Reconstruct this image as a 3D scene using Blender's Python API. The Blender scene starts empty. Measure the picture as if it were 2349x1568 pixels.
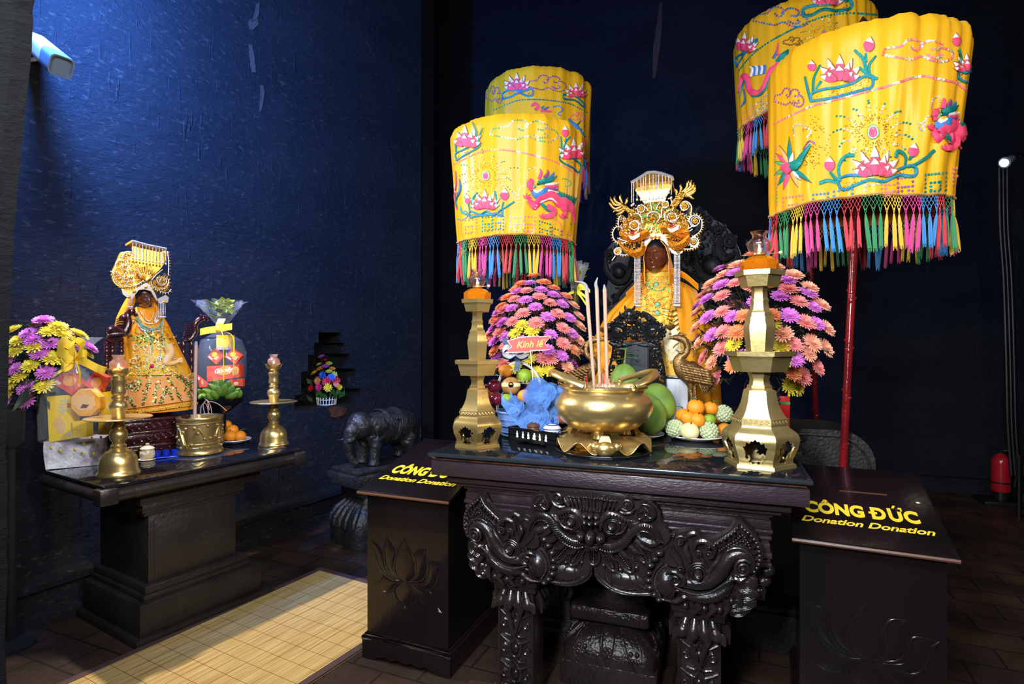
import bpy, bmesh, math, random
from math import pi, sin, cos, tan, atan2, sqrt, radians
from mathutils import Vector as V, Matrix, noise
from mathutils.bvhtree import BVHTree
random.seed(7)
S = bpy.context.scene
COL = S.collection
# ---------------------------------------------------------------- camera geometry (2349 x 1568 frame)
FPX, CX, CY = 1300.0,1174.5,784.0
PSI = radians(19.6)
CAM = V((0,0,1.55))
FW = V((-sin(PSI), cos(PSI),0)); RT = V((cos(PSI), sin(PSI),0)); UP = V((0,0,1))
def ray(px, py): return FW + RT * ((px - CX) / FPX) + UP * ((CY - py) / FPX)
def at(px, py, d): return CAM + ray(px, py) * d
def onz(px, py, z):
 r = ray(px, py); return CAM + r * ((z - CAM.z) / r.z)
def onp(px, py, p, n):
 r = ray(px, py); return CAM + r * ((V(p) - CAM).dot(V(n)) / r.dot(V(n)))
def ony(px, py, y): return onp(px, py, (0, y, 0),(0,1,0))
def dep(p): return (V(p) - CAM).dot(FW)
# ---------------------------------------------------------------- materials
MATS = {}
def mk(name, col, rough=.5, metal=0., col2=None, ns=6., bump=0., bs=40., trans=0., alpha=1., emit=None, es=1., coat=0., sheen=0., ior=1.45, stretch=None, det=4., sub=0., thr=None, spec=None):
 m = bpy.data.materials.new(name); m.use_nodes = True
 nt = m.node_tree; b = nt.nodes['Principled BSDF']; N = nt.nodes.new; L = nt.links.new
 def c4(c): return (c[0], c[1], c[2],1)
 b.inputs['Base Color'].default_value = c4(col); b.inputs['Roughness'].default_value = rough
 b.inputs['Metallic'].default_value = metal; b.inputs['IOR'].default_value = ior
 b.inputs['Transmission Weight'].default_value = trans; b.inputs['Alpha'].default_value = alpha
 b.inputs['Coat Weight'].default_value = coat; b.inputs['Sheen Weight'].default_value = sheen
 b.inputs['Subsurface Weight'].default_value = sub
 if spec is not None: b.inputs['Specular IOR Level'].default_value = spec
 if sub: b.inputs['Subsurface Radius'].default_value = (.02,.012,.008)
 if emit: b.inputs['Emission Color'].default_value = c4(emit); b.inputs['Emission Strength'].default_value = es
 if col2 or bump:
  tc = N('ShaderNodeTexCoord'); mp = N('ShaderNodeMapping'); L(tc.outputs['Object'], mp.inputs['Vector'])
  if stretch: mp.inputs['Scale'].default_value = stretch
 if col2:
  n = N('ShaderNodeTexNoise'); n.inputs['Scale'].default_value = ns; n.inputs['Detail'].default_value = det; L(mp.outputs[0], n.inputs['Vector'])
  r = N('ShaderNodeValToRGB'); r.color_ramp.elements[0].color = c4(col); r.color_ramp.elements[1].color = c4(col2)
  t = thr or (.35,.65); r.color_ramp.elements[0].position = t[0]; r.color_ramp.elements[1].position = t[1]
  L(n.outputs['Fac'], r.inputs['Fac']); L(r.outputs['Color'], b.inputs['Base Color'])
 if bump:
  n = N('ShaderNodeTexNoise'); n.inputs['Scale'].default_value = bs; n.inputs['Detail'].default_value = 5; L(mp.outputs[0], n.inputs['Vector'])
  bp = N('ShaderNodeBump'); bp.inputs['Strength'].default_value = bump; bp.inputs['Distance'].default_value = .01
  L(n.outputs['Fac'], bp.inputs['Height']); L(bp.outputs['Normal'], b.inputs['Normal'])
 MATS[name] = m
 return m
# ---------------------------------------------------------------- mesh builder
def bez(pts, n=6, closed=False):
 """smooth (Catmull-Rom) path through the points"""
 P = [V(p) for p in pts]; out = []
 k = len(P)
 if k < 3: return P
 rng = range(k if closed else k - 1)
 for i in rng:
  p0 = P[(i - 1) % k] if closed or i > 0 else P[0] * 2 - P[1]
  p1 = P[i]; p2 = P[(i + 1) % k]
  p3 = P[(i + 2) % k] if closed or i + 2 < k else P[-1] * 2 - P[-2]
  for j in range(n):
   t = j / n
   out.append(.5 * ((2 * p1) + (p2 - p0) * t + (2 * p0 - 5 * p1 + 4 * p2 - p3) * t * t + (3 * p1 - p0 - 3 * p2 + p3) * t ** 3))
 if not closed: out.append(P[-1])
 return out
def basis(n):
 n = n.normalized(); a = V((0,0,1)) if abs(n.z) < .9 else V((1,0,0))
 u = a.cross(n).normalized(); return u, n.cross(u), n
class MB:
 def __init__(s): s.v = []; s.f = []; s.m = []
 def add(s, vs, fs, m=0, xf=None):
  b = len(s.v)
  s.v += [(xf @ V(p)) if xf else V(p) for p in vs]
  s.f += [tuple(b + i for i in f) for f in fs]; s.m += [m] * len(fs)
  return s
 def box(s, c, d, m=0, rz=0, bev=0, xf=None, rx=0, ry=0, taper=1):
  x, y, z = d[0] / 2, d[1] / 2, d[2] / 2
  T = Matrix.Translation(V(c)) @ Matrix.Rotation(rz, 4, 'Z') @ Matrix.Rotation(ry, 4, 'Y') @ Matrix.Rotation(rx, 4, 'X')
  if xf: T = xf @ T
  if bev:
   bm = bmesh.new(); bmesh.ops.create_cube(bm, size=1)
   for v in bm.verts:
    k = taper if v.co.z > 0 else 1
    v.co = V((v.co.x * d[0] * k, v.co.y * d[1] * k, v.co.z * d[2]))
   bmesh.ops.bevel(bm, geom=bm.edges[:], offset=bev, segments=2, profile=.5, affect='EDGES')
   bm.verts.index_update()
   s.add([v.co.copy() for v in bm.verts],[[q.index for q in f.verts] for f in bm.faces], m, T); bm.free()
  else:
   k = taper
   s.add([(-x, -y, -z),(x, -y, -z),(x, y, -z),(-x, y, -z),(-x * k, -y * k, z),(x * k, -y * k, z),(x * k, y * k, z),(-x * k, y * k, z)],
                  [(3,2,1,0),(4,5,6,7),(0,1,5,4),(1,2,6,5),(2,3,7,6),(3,0,4,7)], m, T)
  return s
 def loft(s, rings, m=0, caps=True, closed=True, loop=False):
  n = len(rings[0]); vs = [p for r in rings for p in r]; fs = []
  R = len(rings)
  for i in range(R if loop else R - 1):
   a, b = i * n, ((i + 1) % R) * n
   for j in range(n if closed else n - 1):
    k = (j + 1) % n
    fs.append((a + j, a + k, b + k, b + j))
  if caps and closed and not loop:
   fs.append(tuple(range(n))[::-1]); fs.append(tuple((R - 1) * n + j for j in range(n)))
  return s.add(vs, fs, m)
 def lathe(s, prof, seg=32, c=(0,0,0), m=0, xf=None, wob=None, caps=True, a0=0.):
  """prof: (radius, z) from bottom up"""
  T = Matrix.Translation(V(c)); T = T @ xf if xf else T
  rings = []
  for i, (r, z) in enumerate(prof):
   ring = []
   for j in range(seg):
    a = a0 + 2 * pi * j / seg
    q = r * (wob(a, i) if wob else 1)
    ring.append(T @ V((q * cos(a), q * sin(a), z)))
   rings.append(ring)
  return s.loft(rings, m, caps)
 def tube(s, pts, r=.01, seg=6, m=0, closed=False, caps=True, flat=1., nrm=None):
  """tube along pts; r number or list; flat squashes along nrm"""
  P = [V(p) for p in pts]; n = len(P)
  if n < 2: return s
  rings = []; pu = None
  for i in range(n):
   a = P[(i - 1) % n] if closed or i else P[0]; b = P[(i + 1) % n] if closed or i < n - 1 else P[-1]
   t = b - a
   if t.length < 1e-9: t = V((0,0,1))
   t.normalize()
   if nrm is not None:
    w = (V(nrm) - t * V(nrm).dot(t)); w = w.normalized() if w.length > 1e-6 else basis(t)[0]; u = t.cross(w)
   else:
    if pu is None: u, _, _ = basis(t)
    else:
     u = pu - t * pu.dot(t); u = u.normalized() if u.length > 1e-6 else basis(t)[0]
    pu = u; w = t.cross(u)
   q = r if isinstance(r, (int, float)) else (r[i] if len(r) == n else r[0] + (r[-1] - r[0]) * i / (n - 1) if len(r) == 2 else lerpl(r, i / (n - 1)))
   rings.append([P[i] + u * (q * cos(2 * pi * j / seg)) + w * (q * flat * sin(2 * pi * j / seg)) for j in range(seg)])
  return s.loft(rings, m, caps, True, closed)
 def ell(s, c, r, m=0, seg=12, rng=8, rot=None, half=False):
  if isinstance(r, (int, float)): r = (r, r, r)
  T = Matrix.Translation(V(c)) @ (rot.to_4x4() if rot is not None else Matrix.Identity(4))
  vs = []; fs = []
  lo = 0 if half else -pi / 2
  for i in range(rng + 1):
   ph = lo + (pi / 2 - lo) * i / rng
   for j in range(seg):
    a = 2 * pi * j / seg
    vs.append((r[0] * cos(ph) * cos(a), r[1] * cos(ph) * sin(a), r[2] * sin(ph)))
  for i in range(rng):
   for j in range(seg):
    k = (j + 1) % seg
    fs.append((i * seg + j, i * seg + k, (i + 1) * seg + k, (i + 1) * seg + j))
  return s.add(vs, fs, m, T)
 def prism(s, poly, f0, f1, m=0, taper=0.):
  """poly list of 2D, f0/f1 map (u,v)->3D for back and front"""
  a = [V(f0(*p)) for p in poly]; b = [V(f1(*p)) for p in poly]
  if taper:
   c = sum(b, V()) / len(b); b = [q + (c - q) * taper for q in b]
  n = len(poly)
  fs = [tuple(range(n))[::-1], tuple(range(n, 2 * n))] + [(i, (i + 1) % n, n + (i + 1) % n, n + i) for i in range(n)]
  return s.add(a + b, fs, m)
 def grid(s, fn, nu, nv, m=0, closed=False):
  vs = [fn(i / (nu if closed else nu), j / nv) for j in range(nv + 1) for i in range(nu + (0 if closed else 1))]
  w = nu if closed else nu + 1; fs = []
  for j in range(nv):
   for i in range(nu):
    k = (i + 1) % w if closed else i + 1
    fs.append((j * w + i, j * w + k, (j + 1) * w + k, (j + 1) * w + i))
  return s.add(vs, fs, m)
 def solid(s, fn, nu, nv, t, m=0):
  """open sheet with thickness t (offset along its normals)"""
  w = nu + 1
  A = [V(fn(i / nu, j / nv)) for j in range(nv + 1) for i in range(w)]
  Nn = []
  for j in range(nv + 1):
   for i in range(w):
    du = A[j * w + min(i + 1, nu)] - A[j * w + max(i - 1,0)]; dv = A[min(j + 1, nv) * w + i] - A[max(j - 1,0) * w + i]
    q = du.cross(dv); Nn.append(q.normalized() if q.length > 1e-12 else V((0,0,1)))
  B = [a - n * t for a, n in zip(A, Nn)]; k = len(A); fs = []
  for j in range(nv):
   for i in range(nu):
    a, b, c, d = j * w + i, j * w + i + 1,(j + 1) * w + i + 1,(j + 1) * w + i
    fs += [(a, b, c, d),(k + d, k + c, k + b, k + a)]
  per = [i for i in range(w)] + [j * w + nu for j in range(1, nv + 1)] + [nv * w + i for i in range(nu - 1,-1,-1)] + [j * w for j in range(nv - 1,0,-1)]
  for x in range(len(per)):
   a, b = per[x], per[(x + 1) % len(per)]; fs.append((b, a, k + a, k + b))
  return s.add(A + B, fs, m)
 def merge(s, o, xf=None, m=None):
  b = len(s.v); s.v += [(xf @ p) if xf else p.copy() for p in o.v]
  s.f += [tuple(b + i for i in f) for f in o.f]; s.m += o.m if m is None else [m] * len(o.f); return s
 def bvh(s): return BVHTree.FromPolygons([tuple(p) for p in s.v], s.f)
 def build(s, name, mats, parent=None, sharp=42, loc=None, world=True):
  """world=True: vertices are in world space (made relative to parent / loc)"""
  org = V((0,0,0))
  if world:
   if parent is not None:
    q = parent
    while q is not None: org = org + q.location; q = q.parent
   elif loc is not None: org = V(loc)
  me = bpy.data.meshes.new(name)
  me.from_pydata([tuple(p - org) for p in s.v],[], s.f)
  if not isinstance(mats, (list, tuple)): mats = [mats]
  for x in mats: me.materials.append(MATS[x] if isinstance(x, str) else x)
  if len(mats) > 1: me.polygons.foreach_set('material_index', s.m)
  me.polygons.foreach_set('use_smooth', [True] * len(me.polygons))
  me.update()
  if sharp < 180: me.set_sharp_from_angle(angle=radians(sharp))
  bm = bmesh.new(); bm.from_mesh(me); bmesh.ops.recalc_face_normals(bm, faces=bm.faces[:]); bm.to_mesh(me); bm.free()
  o = bpy.data.objects.new(name, me); COL.objects.link(o)
  if parent is not None: o.parent = parent
  elif loc is not None: o.location = V(loc)
  return o
def lerpl(l, t):
 x = t * (len(l) - 1); i = min(int(x), len(l) - 2); return l[i] + (l[i + 1] - l[i]) * (x - i)
def tag(o, label, cat, group=None, kind=None):
 if label: o['label'] = label
 if cat: o['category'] = cat
 if group: o['group'] = group
 if kind: o['kind'] = kind
 return o
def thing(name, label, cat, loc, group=None, rz=0.):
 o = bpy.data.objects.new(name, None); COL.objects.link(o); o.empty_display_size = .05
 o.location = V(loc); o.rotation_euler = (0,0, rz)
 return tag(o, label, cat, group)
def struct(o): o['kind'] = 'structure'; return o
def dup(root, loc, rz=None, label=None, group=None, scale=None, rot=None):
 """copy of a thing together with copies of its parts and sub-parts (mesh data shared)"""
 r = root.copy(); COL.objects.link(r); r.location = V(loc)
 if rz is not None: r.rotation_euler = (0,0, rz)
 if rot is not None: r.rotation_euler = rot
 if scale: r.scale = (scale,) * 3 if isinstance(scale, (int, float)) else scale
 if label: r['label'] = label
 if group: r['group'] = group
 for ch in list(root.children):
  c = ch.copy(); COL.objects.link(c); c.parent = r
  for g in list(ch.children):
   d = g.copy(); COL.objects.link(d); d.parent = c
 return r
def text_geo(txt, size=1., bold=0., shear=0., space=1.):
 """flat letter outlines of the built-in font: (verts2d, faces), centred on the baseline"""
 cu = bpy.data.curves.new('lettering', 'FONT'); cu.body = txt; cu.size = size; cu.offset = bold; cu.shear = shear
 cu.space_character = space; cu.align_x = 'CENTER'; cu.resolution_u = 4
 o = bpy.data.objects.new('lettering', cu); COL.objects.link(o)
 bpy.context.view_layer.update()
 me = bpy.data.meshes.new_from_object(o.evaluated_get(bpy.context.evaluated_depsgraph_get()))
 vs = [v.co.copy() for v in me.vertices]; fs = [tuple(p.vertices) for p in me.polygons]
 bpy.data.objects.remove(o); bpy.data.curves.remove(cu); bpy.data.meshes.remove(me)
 return vs, fs
def letters(mb, txt, fn, m=0, thick=.0008, nrm=None, **k):
 """raised lettering: fn maps (u,v)->3D on the surface, nrm outward"""
 vs, fs = text_geo(txt, **k)
 if not vs: return
 n = V(nrm)
 top = [V(fn(p.x, p.y)) + n * thick for p in vs]
 mb.add(top, fs, m)
 e = {}
 for f in fs:
  for i in range(len(f)):
   a, b = f[i], f[(i + 1) % len(f)]; kx = (min(a, b), max(a, b)); e[kx] = e.get(kx, 0) + 1
 bot = [V(fn(p.x, p.y)) for p in vs]; k0 = len(vs)
 mb.add(top + bot, [(a, b, k0 + b, k0 + a) for (a, b), c in e.items() if c == 1], m)
def frame(o, u, v, w):
 """matrix taking local x,y,z to axes u,v,w at o"""
 return Matrix(((u[0], v[0], w[0], o[0]),(u[1], v[1], w[1], o[1]),(u[2], v[2], w[2], o[2]),(0,0,0,1)))
# ---------------------------------------------------------------- materials
def wall_mat(name, c1, c2, c3, bump=.9, rough=.62):
 m = mk(name, c1, rough); nt = m.node_tree; b = nt.nodes['Principled BSDF']; N = nt.nodes.new; L = nt.links.new
 tc = N('ShaderNodeTexCoord'); mp = N('ShaderNodeMapping'); L(tc.outputs['Object'], mp.inputs[0]); mp.inputs['Scale'].default_value = (.8,.8,1.6)
 n1 = N('ShaderNodeTexNoise'); n1.inputs['Scale'].default_value = 1.6; n1.inputs['Detail'].default_value = 8; L(mp.outputs[0], n1.inputs['Vector'])
 r1 = N('ShaderNodeValToRGB'); e = r1.color_ramp.elements; e[0].color = (*c1,1); e[1].color = (*c2,1); e[0].position = .38; e[1].position = .66
 L(n1.outputs['Fac'], r1.inputs['Fac'])
 n2 = N('ShaderNodeTexNoise'); n2.inputs['Scale'].default_value = 26; n2.inputs['Detail'].default_value = 9; n2.inputs['Roughness'].default_value = .65; L(mp.outputs[0], n2.inputs['Vector'])
 r2 = N('ShaderNodeValToRGB'); e = r2.color_ramp.elements; e[0].position = .56; e[1].position = .68; L(n2.outputs['Fac'], r2.inputs['Fac'])
 mx = N('ShaderNodeMix'); mx.data_type = 'RGBA'; L(r2.outputs['Color'], mx.inputs['Factor']); L(r1.outputs['Color'], mx.inputs[6]); mx.inputs[7].default_value = (*c3,1)
 L(mx.outputs[2], b.inputs['Base Color'])
 def nz(sc, det, ro, dist=0.):
  a = N('ShaderNodeMapping'); L(tc.outputs['Object'], a.inputs[0]); a.inputs['Scale'].default_value = sc
  n = N('ShaderNodeTexNoise'); n.inputs['Scale'].default_value = 1; n.inputs['Detail'].default_value = det; n.inputs['Roughness'].default_value = ro; n.inputs['Distortion'].default_value = dist; L(a.outputs[0], n.inputs['Vector']); return n.outputs['Fac']
 def ramp(f, a, b_):
  r = N('ShaderNodeMapRange'); r.inputs['From Min'].default_value = a; r.inputs['From Max'].default_value = b_; L(f, r.inputs['Value']); return r.outputs[0]
 def mad(a, k, c):
  m_ = N('ShaderNodeMath'); m_.operation = 'MULTIPLY_ADD'; L(a, m_.inputs[0]); m_.inputs[1].default_value = k; L(c, m_.inputs[2]); return m_.outputs[0]
 h = mad(ramp(nz((5,5,9),12,.74),.25,.75),1.0, ramp(nz((36,36,3.4),3,.5),.64,.80))
 h = mad(ramp(nz((16,16,30),8,.7),.50,.66),.45, h)
 bp = N('ShaderNodeBump'); bp.inputs['Strength'].default_value = bump; bp.inputs['Distance'].default_value = .13
 L(h, bp.inputs['Height']); L(bp.outputs['Normal'], b.inputs['Normal'])
 return m
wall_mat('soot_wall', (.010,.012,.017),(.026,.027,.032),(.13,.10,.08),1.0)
wall_mat('soot_haze_wall', (.007,.010,.020),(.014,.018,.030),(.035,.028,.024),.7,.6)  # sooty base with the blue of the smoky haze tinted into its colours
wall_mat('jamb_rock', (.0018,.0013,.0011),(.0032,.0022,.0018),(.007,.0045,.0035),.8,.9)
mk('bare_brick', (.16,.05,.025),.8, col2=(.03,.02,.016), ns=9, bump=.8, bs=30)
mk('lacquer', (.0045,.0038,.004),.22, col2=(.011,.0055,.007), ns=3, bump=.10, bs=60, stretch=(1,1,.15), coat=.3)
mk('lacquer_trim', (.010,.006,.006),.22, bump=.1, bs=40, coat=.3)
mk('worn_edge', (.10,.04,.022),.35)
mk('carved_wood', (.010,.0075,.0078),.25, col2=(.017,.011,.0105), ns=14, bump=.16, bs=120, coat=.25)
mk('cornice_wood', (.014,.010,.012),.33, col2=(.03,.017,.022), ns=5, bump=.35, bs=90, stretch=(.6,1,2.2), coat=.15)
mk('table_granite', (.006,.007,.009),.06, col2=(.012,.013,.016), ns=90)
mk('table_edge', (.04,.05,.06),.16, metal=.6)
mk('rail_orange', (.22,.07,.02),.5, col2=(.05,.02,.01), ns=20)
mk('old_stone', (.008,.0075,.0075),.5, col2=(.016,.014,.013), ns=12, bump=.5, bs=60)
mk('lotus_stone', (.009,.007,.008),.22, col2=(.02,.012,.011), ns=10, bump=.55, bs=70)
mk('dark_stone_table', (.013,.011,.010),.38, col2=(.022,.017,.015), ns=6, bump=.3, bs=35)
mk('yellow_paint', (.82,.60,.03),.45)
mk('gap', (.003,.003,.003),.9)
def brick_floor():
 m = mk('brick_floor', (.05,.03,.02),.45); nt = m.node_tree; b = nt.nodes['Principled BSDF']; N = nt.nodes.new; L = nt.links.new
 tc = N('ShaderNodeTexCoord'); mp = N('ShaderNodeMapping'); L(tc.outputs['Object'], mp.inputs[0]); mp.inputs['Rotation'].default_value = (0,0, radians(4))
 br = N('ShaderNodeTexBrick'); br.offset = .5; br.inputs['Scale'].default_value = 1; br.inputs['Brick Width'].default_value = .36; br.inputs['Row Height'].default_value = .2
 br.inputs['Mortar Size'].default_value = .006; br.inputs['Color1'].default_value = (.064,.032,.019,1); br.inputs['Color2'].default_value = (.045,.027,.019,1); br.inputs['Mortar'].default_value = (.018,.012,.010,1)
 L(mp.outputs[0], br.inputs['Vector'])
 n = N('ShaderNodeTexNoise'); n.inputs['Scale'].default_value = 3; n.inputs['Detail'].default_value = 8; L(tc.outputs['Object'], n.inputs['Vector'])
 r = N('ShaderNodeValToRGB'); r.color_ramp.elements[0].position = .35; r.color_ramp.elements[1].position = .7; r.color_ramp.elements[0].color = (.35,.35,.38,1); L(n.outputs['Fac'], r.inputs['Fac'])
 mx = N('ShaderNodeMix'); mx.data_type = 'RGBA'; mx.blend_type = 'MULTIPLY'; mx.inputs['Factor'].default_value = 1; L(br.outputs['Color'], mx.inputs[6]); L(r.outputs['Color'], mx.inputs[7])
 L(mx.outputs[2], b.inputs['Base Color'])
 bp = N('ShaderNodeBump'); bp.inputs['Strength'].default_value = .5; bp.inputs['Distance'].default_value = .008; L(br.outputs['Fac'], bp.inputs['Height']); bp.invert = True
 n2 = N('ShaderNodeTexNoise'); n2.inputs['Scale'].default_value = 30; n2.inputs['Detail'].default_value = 6; L(tc.outputs['Object'], n2.inputs['Vector'])
 b2 = N('ShaderNodeBump'); b2.inputs['Strength'].default_value = .35; b2.inputs['Distance'].default_value = .01; L(n2.outputs['Fac'], b2.inputs['Height']); L(bp.outputs[0], b2.inputs['Normal']); L(b2.outputs[0], b.inputs['Normal'])
brick_floor()
# ---------------------------------------------------------------- room shell
WD = V((.14,.99,0)).normalized(); WN = V((WD.y, -WD.x, 0))           # left wall: along / into the room
W0 = V((-3.47,3.28,0))
def wl(s, z, out=0.): return W0 + WD * s + WN * out + V((0,0, z))
def wpx(px, py, out=0.): return onp(px, py, W0 + WN * out, WN)
def ws(p): return (p - W0).dot(WD)
SEND = (5.71 - 3.28) / WD.y
mb = MB(); mb.box((-.5,2.6,-.05),(9.5,11,.1)); struct(mb.build('floor', 'brick_floor'))
mb = MB(); mb.box((-.5,2.6,8.05),(9.5,11,.1)); struct(mb.build('ceiling', 'soot_haze_wall'))
sill = wpx(730,931).z
rows = [(931,897,828),(897,848,816),(848,812,803),(812,786,791),(786,762,782)]
sc = ws(wpx(757,931))
NROW = []
for (y0, y1, xr) in rows:
 s1 = ws(wpx(xr, 900)); z0 = wpx(757, y0).z; z1 = wpx(757, y1).z; NROW.append((z0, z1,2 * sc - s1, s1))
mb = MB()
def wbox(m, s0, s1, z0, z1, d0=-.35, d1=0.):
 a = [wl(s0, z0, d0), wl(s1, z0, d0), wl(s1, z0, d1), wl(s0, z0, d1)]; b = [p + V((0,0, z1 - z0)) for p in a]
 m.add(a + b, [(3,2,1,0),(4,5,6,7),(0,1,5,4),(1,2,6,5),(2,3,7,6),(3,0,4,7)])
nz0, nz1 = NROW[0][0], NROW[-1][1]
wbox(mb, -6, SEND, -.05, nz0); wbox(mb, -6, SEND, nz1,8)
sl = min(r[2] for r in NROW); sr = max(r[3] for r in NROW)
wbox(mb, -6, sl, nz0, nz1); wbox(mb, sr, SEND, nz0, nz1)
for (z0, z1, a, b) in NROW:
 if a > sl: wbox(mb, sl, a, z0, z1)
 if b < sr: wbox(mb, b, sr, z0, z1)
wbox(mb, sl, sr, nz0, nz1,-.35,-.26)
struct(mb.build('wall_left', 'soot_wall'))
mb = MB(); a = wl(SEND, 0); mb.box((a.x - .85, a.y + .2,4),(1.6,.4,8)); struct(mb.build('wall_left_return', 'soot_haze_wall'))
mb = MB(); mb.box((-.5,7.32,4),(9.5,.3,8)); struct(mb.build('wall_back', 'soot_haze_wall'))
mb = MB(); mb.box((2.95,3.9,4),(.3,6.9,8)); struct(mb.build('wall_right', 'soot_haze_wall'))
mb = MB(); wbox(mb, -3.5, SEND, 0,.06,-.02,.20); wbox(mb, -3.5, SEND, .06,.19,-.02,.15); wbox(mb, -3.5, SEND, .19,.225,-.02,.175)
struct(mb.build('baseboard_left', 'soot_wall'))
mb = MB(); mb.box((-.3,7.11,.07),(6.2,.14,.14)); mb.box((-.3,7.13,.18),(6.2,.10,.06)); struct(mb.build('baseboard_back', 'soot_haze_wall'))
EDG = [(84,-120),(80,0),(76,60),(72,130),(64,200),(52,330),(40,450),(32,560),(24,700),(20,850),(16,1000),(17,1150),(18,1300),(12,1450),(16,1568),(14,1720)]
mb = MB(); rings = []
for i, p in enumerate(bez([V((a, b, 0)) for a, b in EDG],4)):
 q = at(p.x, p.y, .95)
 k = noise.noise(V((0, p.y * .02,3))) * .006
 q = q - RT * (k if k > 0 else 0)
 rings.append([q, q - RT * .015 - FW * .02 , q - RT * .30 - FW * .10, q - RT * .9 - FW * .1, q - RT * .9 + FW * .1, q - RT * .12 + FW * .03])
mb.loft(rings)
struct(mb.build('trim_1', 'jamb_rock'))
mb = MB()
def brickpatch(u, v):
 p = wpx(762 + u * 38,934 + v * 24 + 3 * sin(u * 9),.004); return p
poly = [(752,938),(760,932),(778,931),(796,935),(795,944),(786,951),(770,957),(758,955),(760,947)]
mb.prism(poly, lambda x, y: wpx(x, y, -.01), lambda x, y: wpx(x, y, .006)); struct(mb.build('wall_left_patch', 'bare_brick'))
# ---------------------------------------------------------------- camera
cam = bpy.data.cameras.new('camera'); co = bpy.data.objects.new('camera', cam); COL.objects.link(co)
cam.sensor_width = 36; cam.lens = 36 * FPX / 2349; cam.clip_start = .02
co.location = CAM; co.rotation_euler = (radians(90),0, PSI); S.camera = co
# ---------------------------------------------------------------- light
def spot(name, loc, tgt, power, col, size=60, blend=.5, rad=.05):
 l = bpy.data.lights.new(name, 'SPOT'); l.energy = power; l.color = col; l.spot_size = radians(size); l.spot_blend = blend; l.shadow_soft_size = rad
 o = bpy.data.objects.new(name, l); COL.objects.link(o); o.location = V(loc); o.rotation_euler = (V(tgt) - V(loc)).to_track_quat('-Z', 'Y').to_euler(); return o
def point(name, loc, power, col, rad=.05):
 l = bpy.data.lights.new(name, 'POINT'); l.energy = power; l.color = col; l.shadow_soft_size = rad
 o = bpy.data.objects.new(name, l); COL.objects.link(o); o.location = V(loc); return o
def area(name, loc, tgt, power, col, sx, sy):
 l = bpy.data.lights.new(name, 'AREA'); l.shape = 'RECTANGLE'; l.energy = power; l.color = col; l.size = sx; l.size_y = sy
 o = bpy.data.objects.new(name, l); COL.objects.link(o); o.location = V(loc); o.rotation_euler = (V(tgt) - V(loc)).to_track_quat('-Z', 'Y').to_euler(); return o
LB = wpx(20,-70) + WN * .55
spot('blue_lamp', LB, wpx(420,200),760,(.07,.24,1.0),168,.6,.16)
spot('left_floodlight', at(152,190,3.18),(-.6,2.3,.4),330,(1,.90,.74),120,.6,.04)
RL = at(2297,378,4.50)
spot('right_floodlight', RL, (-2.2,3.0,.9),90,(1,.95,.88),50,.6,.04)
spot('altar_spot', (-.45,-.35,2.05),(-.25,3.0,1.45),380,(.94,.97,1.0),80,.7,.16)
spot('side_altar_spot', (1.2,.6,2.7),(-3.15,2.75,1.2),430,(1,.97,.93),32,.7,.08)
point('right_floor_fill', (2.2,1.6,2.9),80,(1,.78,.55),.1)  # unseen warm fill, added to lift the dark right-hand floor
area('overhead_fill', (-.4,.1,3.3),(-.4,2.5,.9),150,(.74,.85,1.0),2.2,1.0)  # soft fill added overhead for floors and carving sheen; no real fixture
w = bpy.data.worlds.new('world'); S.world = w; w.use_nodes = True
w.node_tree.nodes['Background'].inputs[0].default_value = (.25,.4,.8,1); w.node_tree.nodes['Background'].inputs[1].default_value = .03
S.view_settings.view_transform = 'Standard'; S.view_settings.look = 'None'; S.view_settings.exposure = 0; S.view_settings.gamma = 1; S.view_settings.use_curve_mapping = False
# ---------------------------------------------------------------- main altar table
AX0, AX1, AY0, AZ = -1.14,.313,2.157,1.08
AXC = -.4135
altar = thing('altar_table', 'black carved wooden altar table with demon face apron and polished top', 'altar table', (AXC, 2.6,0))
W = AX1 - AX0; AD = 1.06
mb = MB(); mb.box((AXC, AY0 + AD / 2, AZ - .009),(W, AD, .018), bev=.004); mb.build('table_top', 'table_granite', altar)
mb = MB()
mb.tube([(AX0, AY0 + AD, AZ - .009),(AX0, AY0, AZ - .009),(AX1, AY0, AZ - .009),(AX1, AY0 + AD, AZ - .009)],.0095,8); mb.build('metal_edge', 'table_edge', altar)
mb = MB(); mb.box((AXC, AY0 + .02 + AD / 2, AZ - .026),(W - .02, AD - .03,.016)); mb.build('orange_rail', 'rail_orange', altar)
mb = MB()
def layer(z1, z0, ins, bev=.003): mb.box((AXC, AY0 + ins + (AD - ins) / 2,(z0 + z1) / 2),(W - 2 * ins, AD - ins, z1 - z0), bev=bev)
layer(1.046,.984,.004)
layer(.984,.946,.055)
layer(.946,.925,.085)
for i, (z1, z0, ins, bv) in enumerate([(.925,.908,.108,.007),(.908,.896,.12,.002),(.896,.862,.115,.003),(.862,.846,.108,.007),(.846,.838,.12,.002),(.838,.822,.112,.006),(.822,.81,.122,.002),(.81,.775,.118,.003),(.775,.755,.112,.003),(.755,.738,.118,.003),(.738,.722,.112,.004)]):
 layer(z1, z0, ins, bv)
mb.build('cornice', 'cornice_wood', altar)
for sx in (-1,1):
 mb = MB(); xs = AX0 + .13 if sx < 0 else AX1 - .13
 for k in range(9):
  yy = AY0 + .16 + k * .08
  for r, (z, ins) in enumerate([(.70,0),(.66,.012),(.62,.028)]):
   mb.ell((xs - sx * ins, yy, z),(.034,.042,.026), seg=10, rng=6)
 mb.box((xs - sx * .03, AY0 + .5,.66),(.05,.74,.13)); mb.build('petal_moulding', 'carved_wood', altar)
YA = AY0 + .035                                  # carving plane
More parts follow.
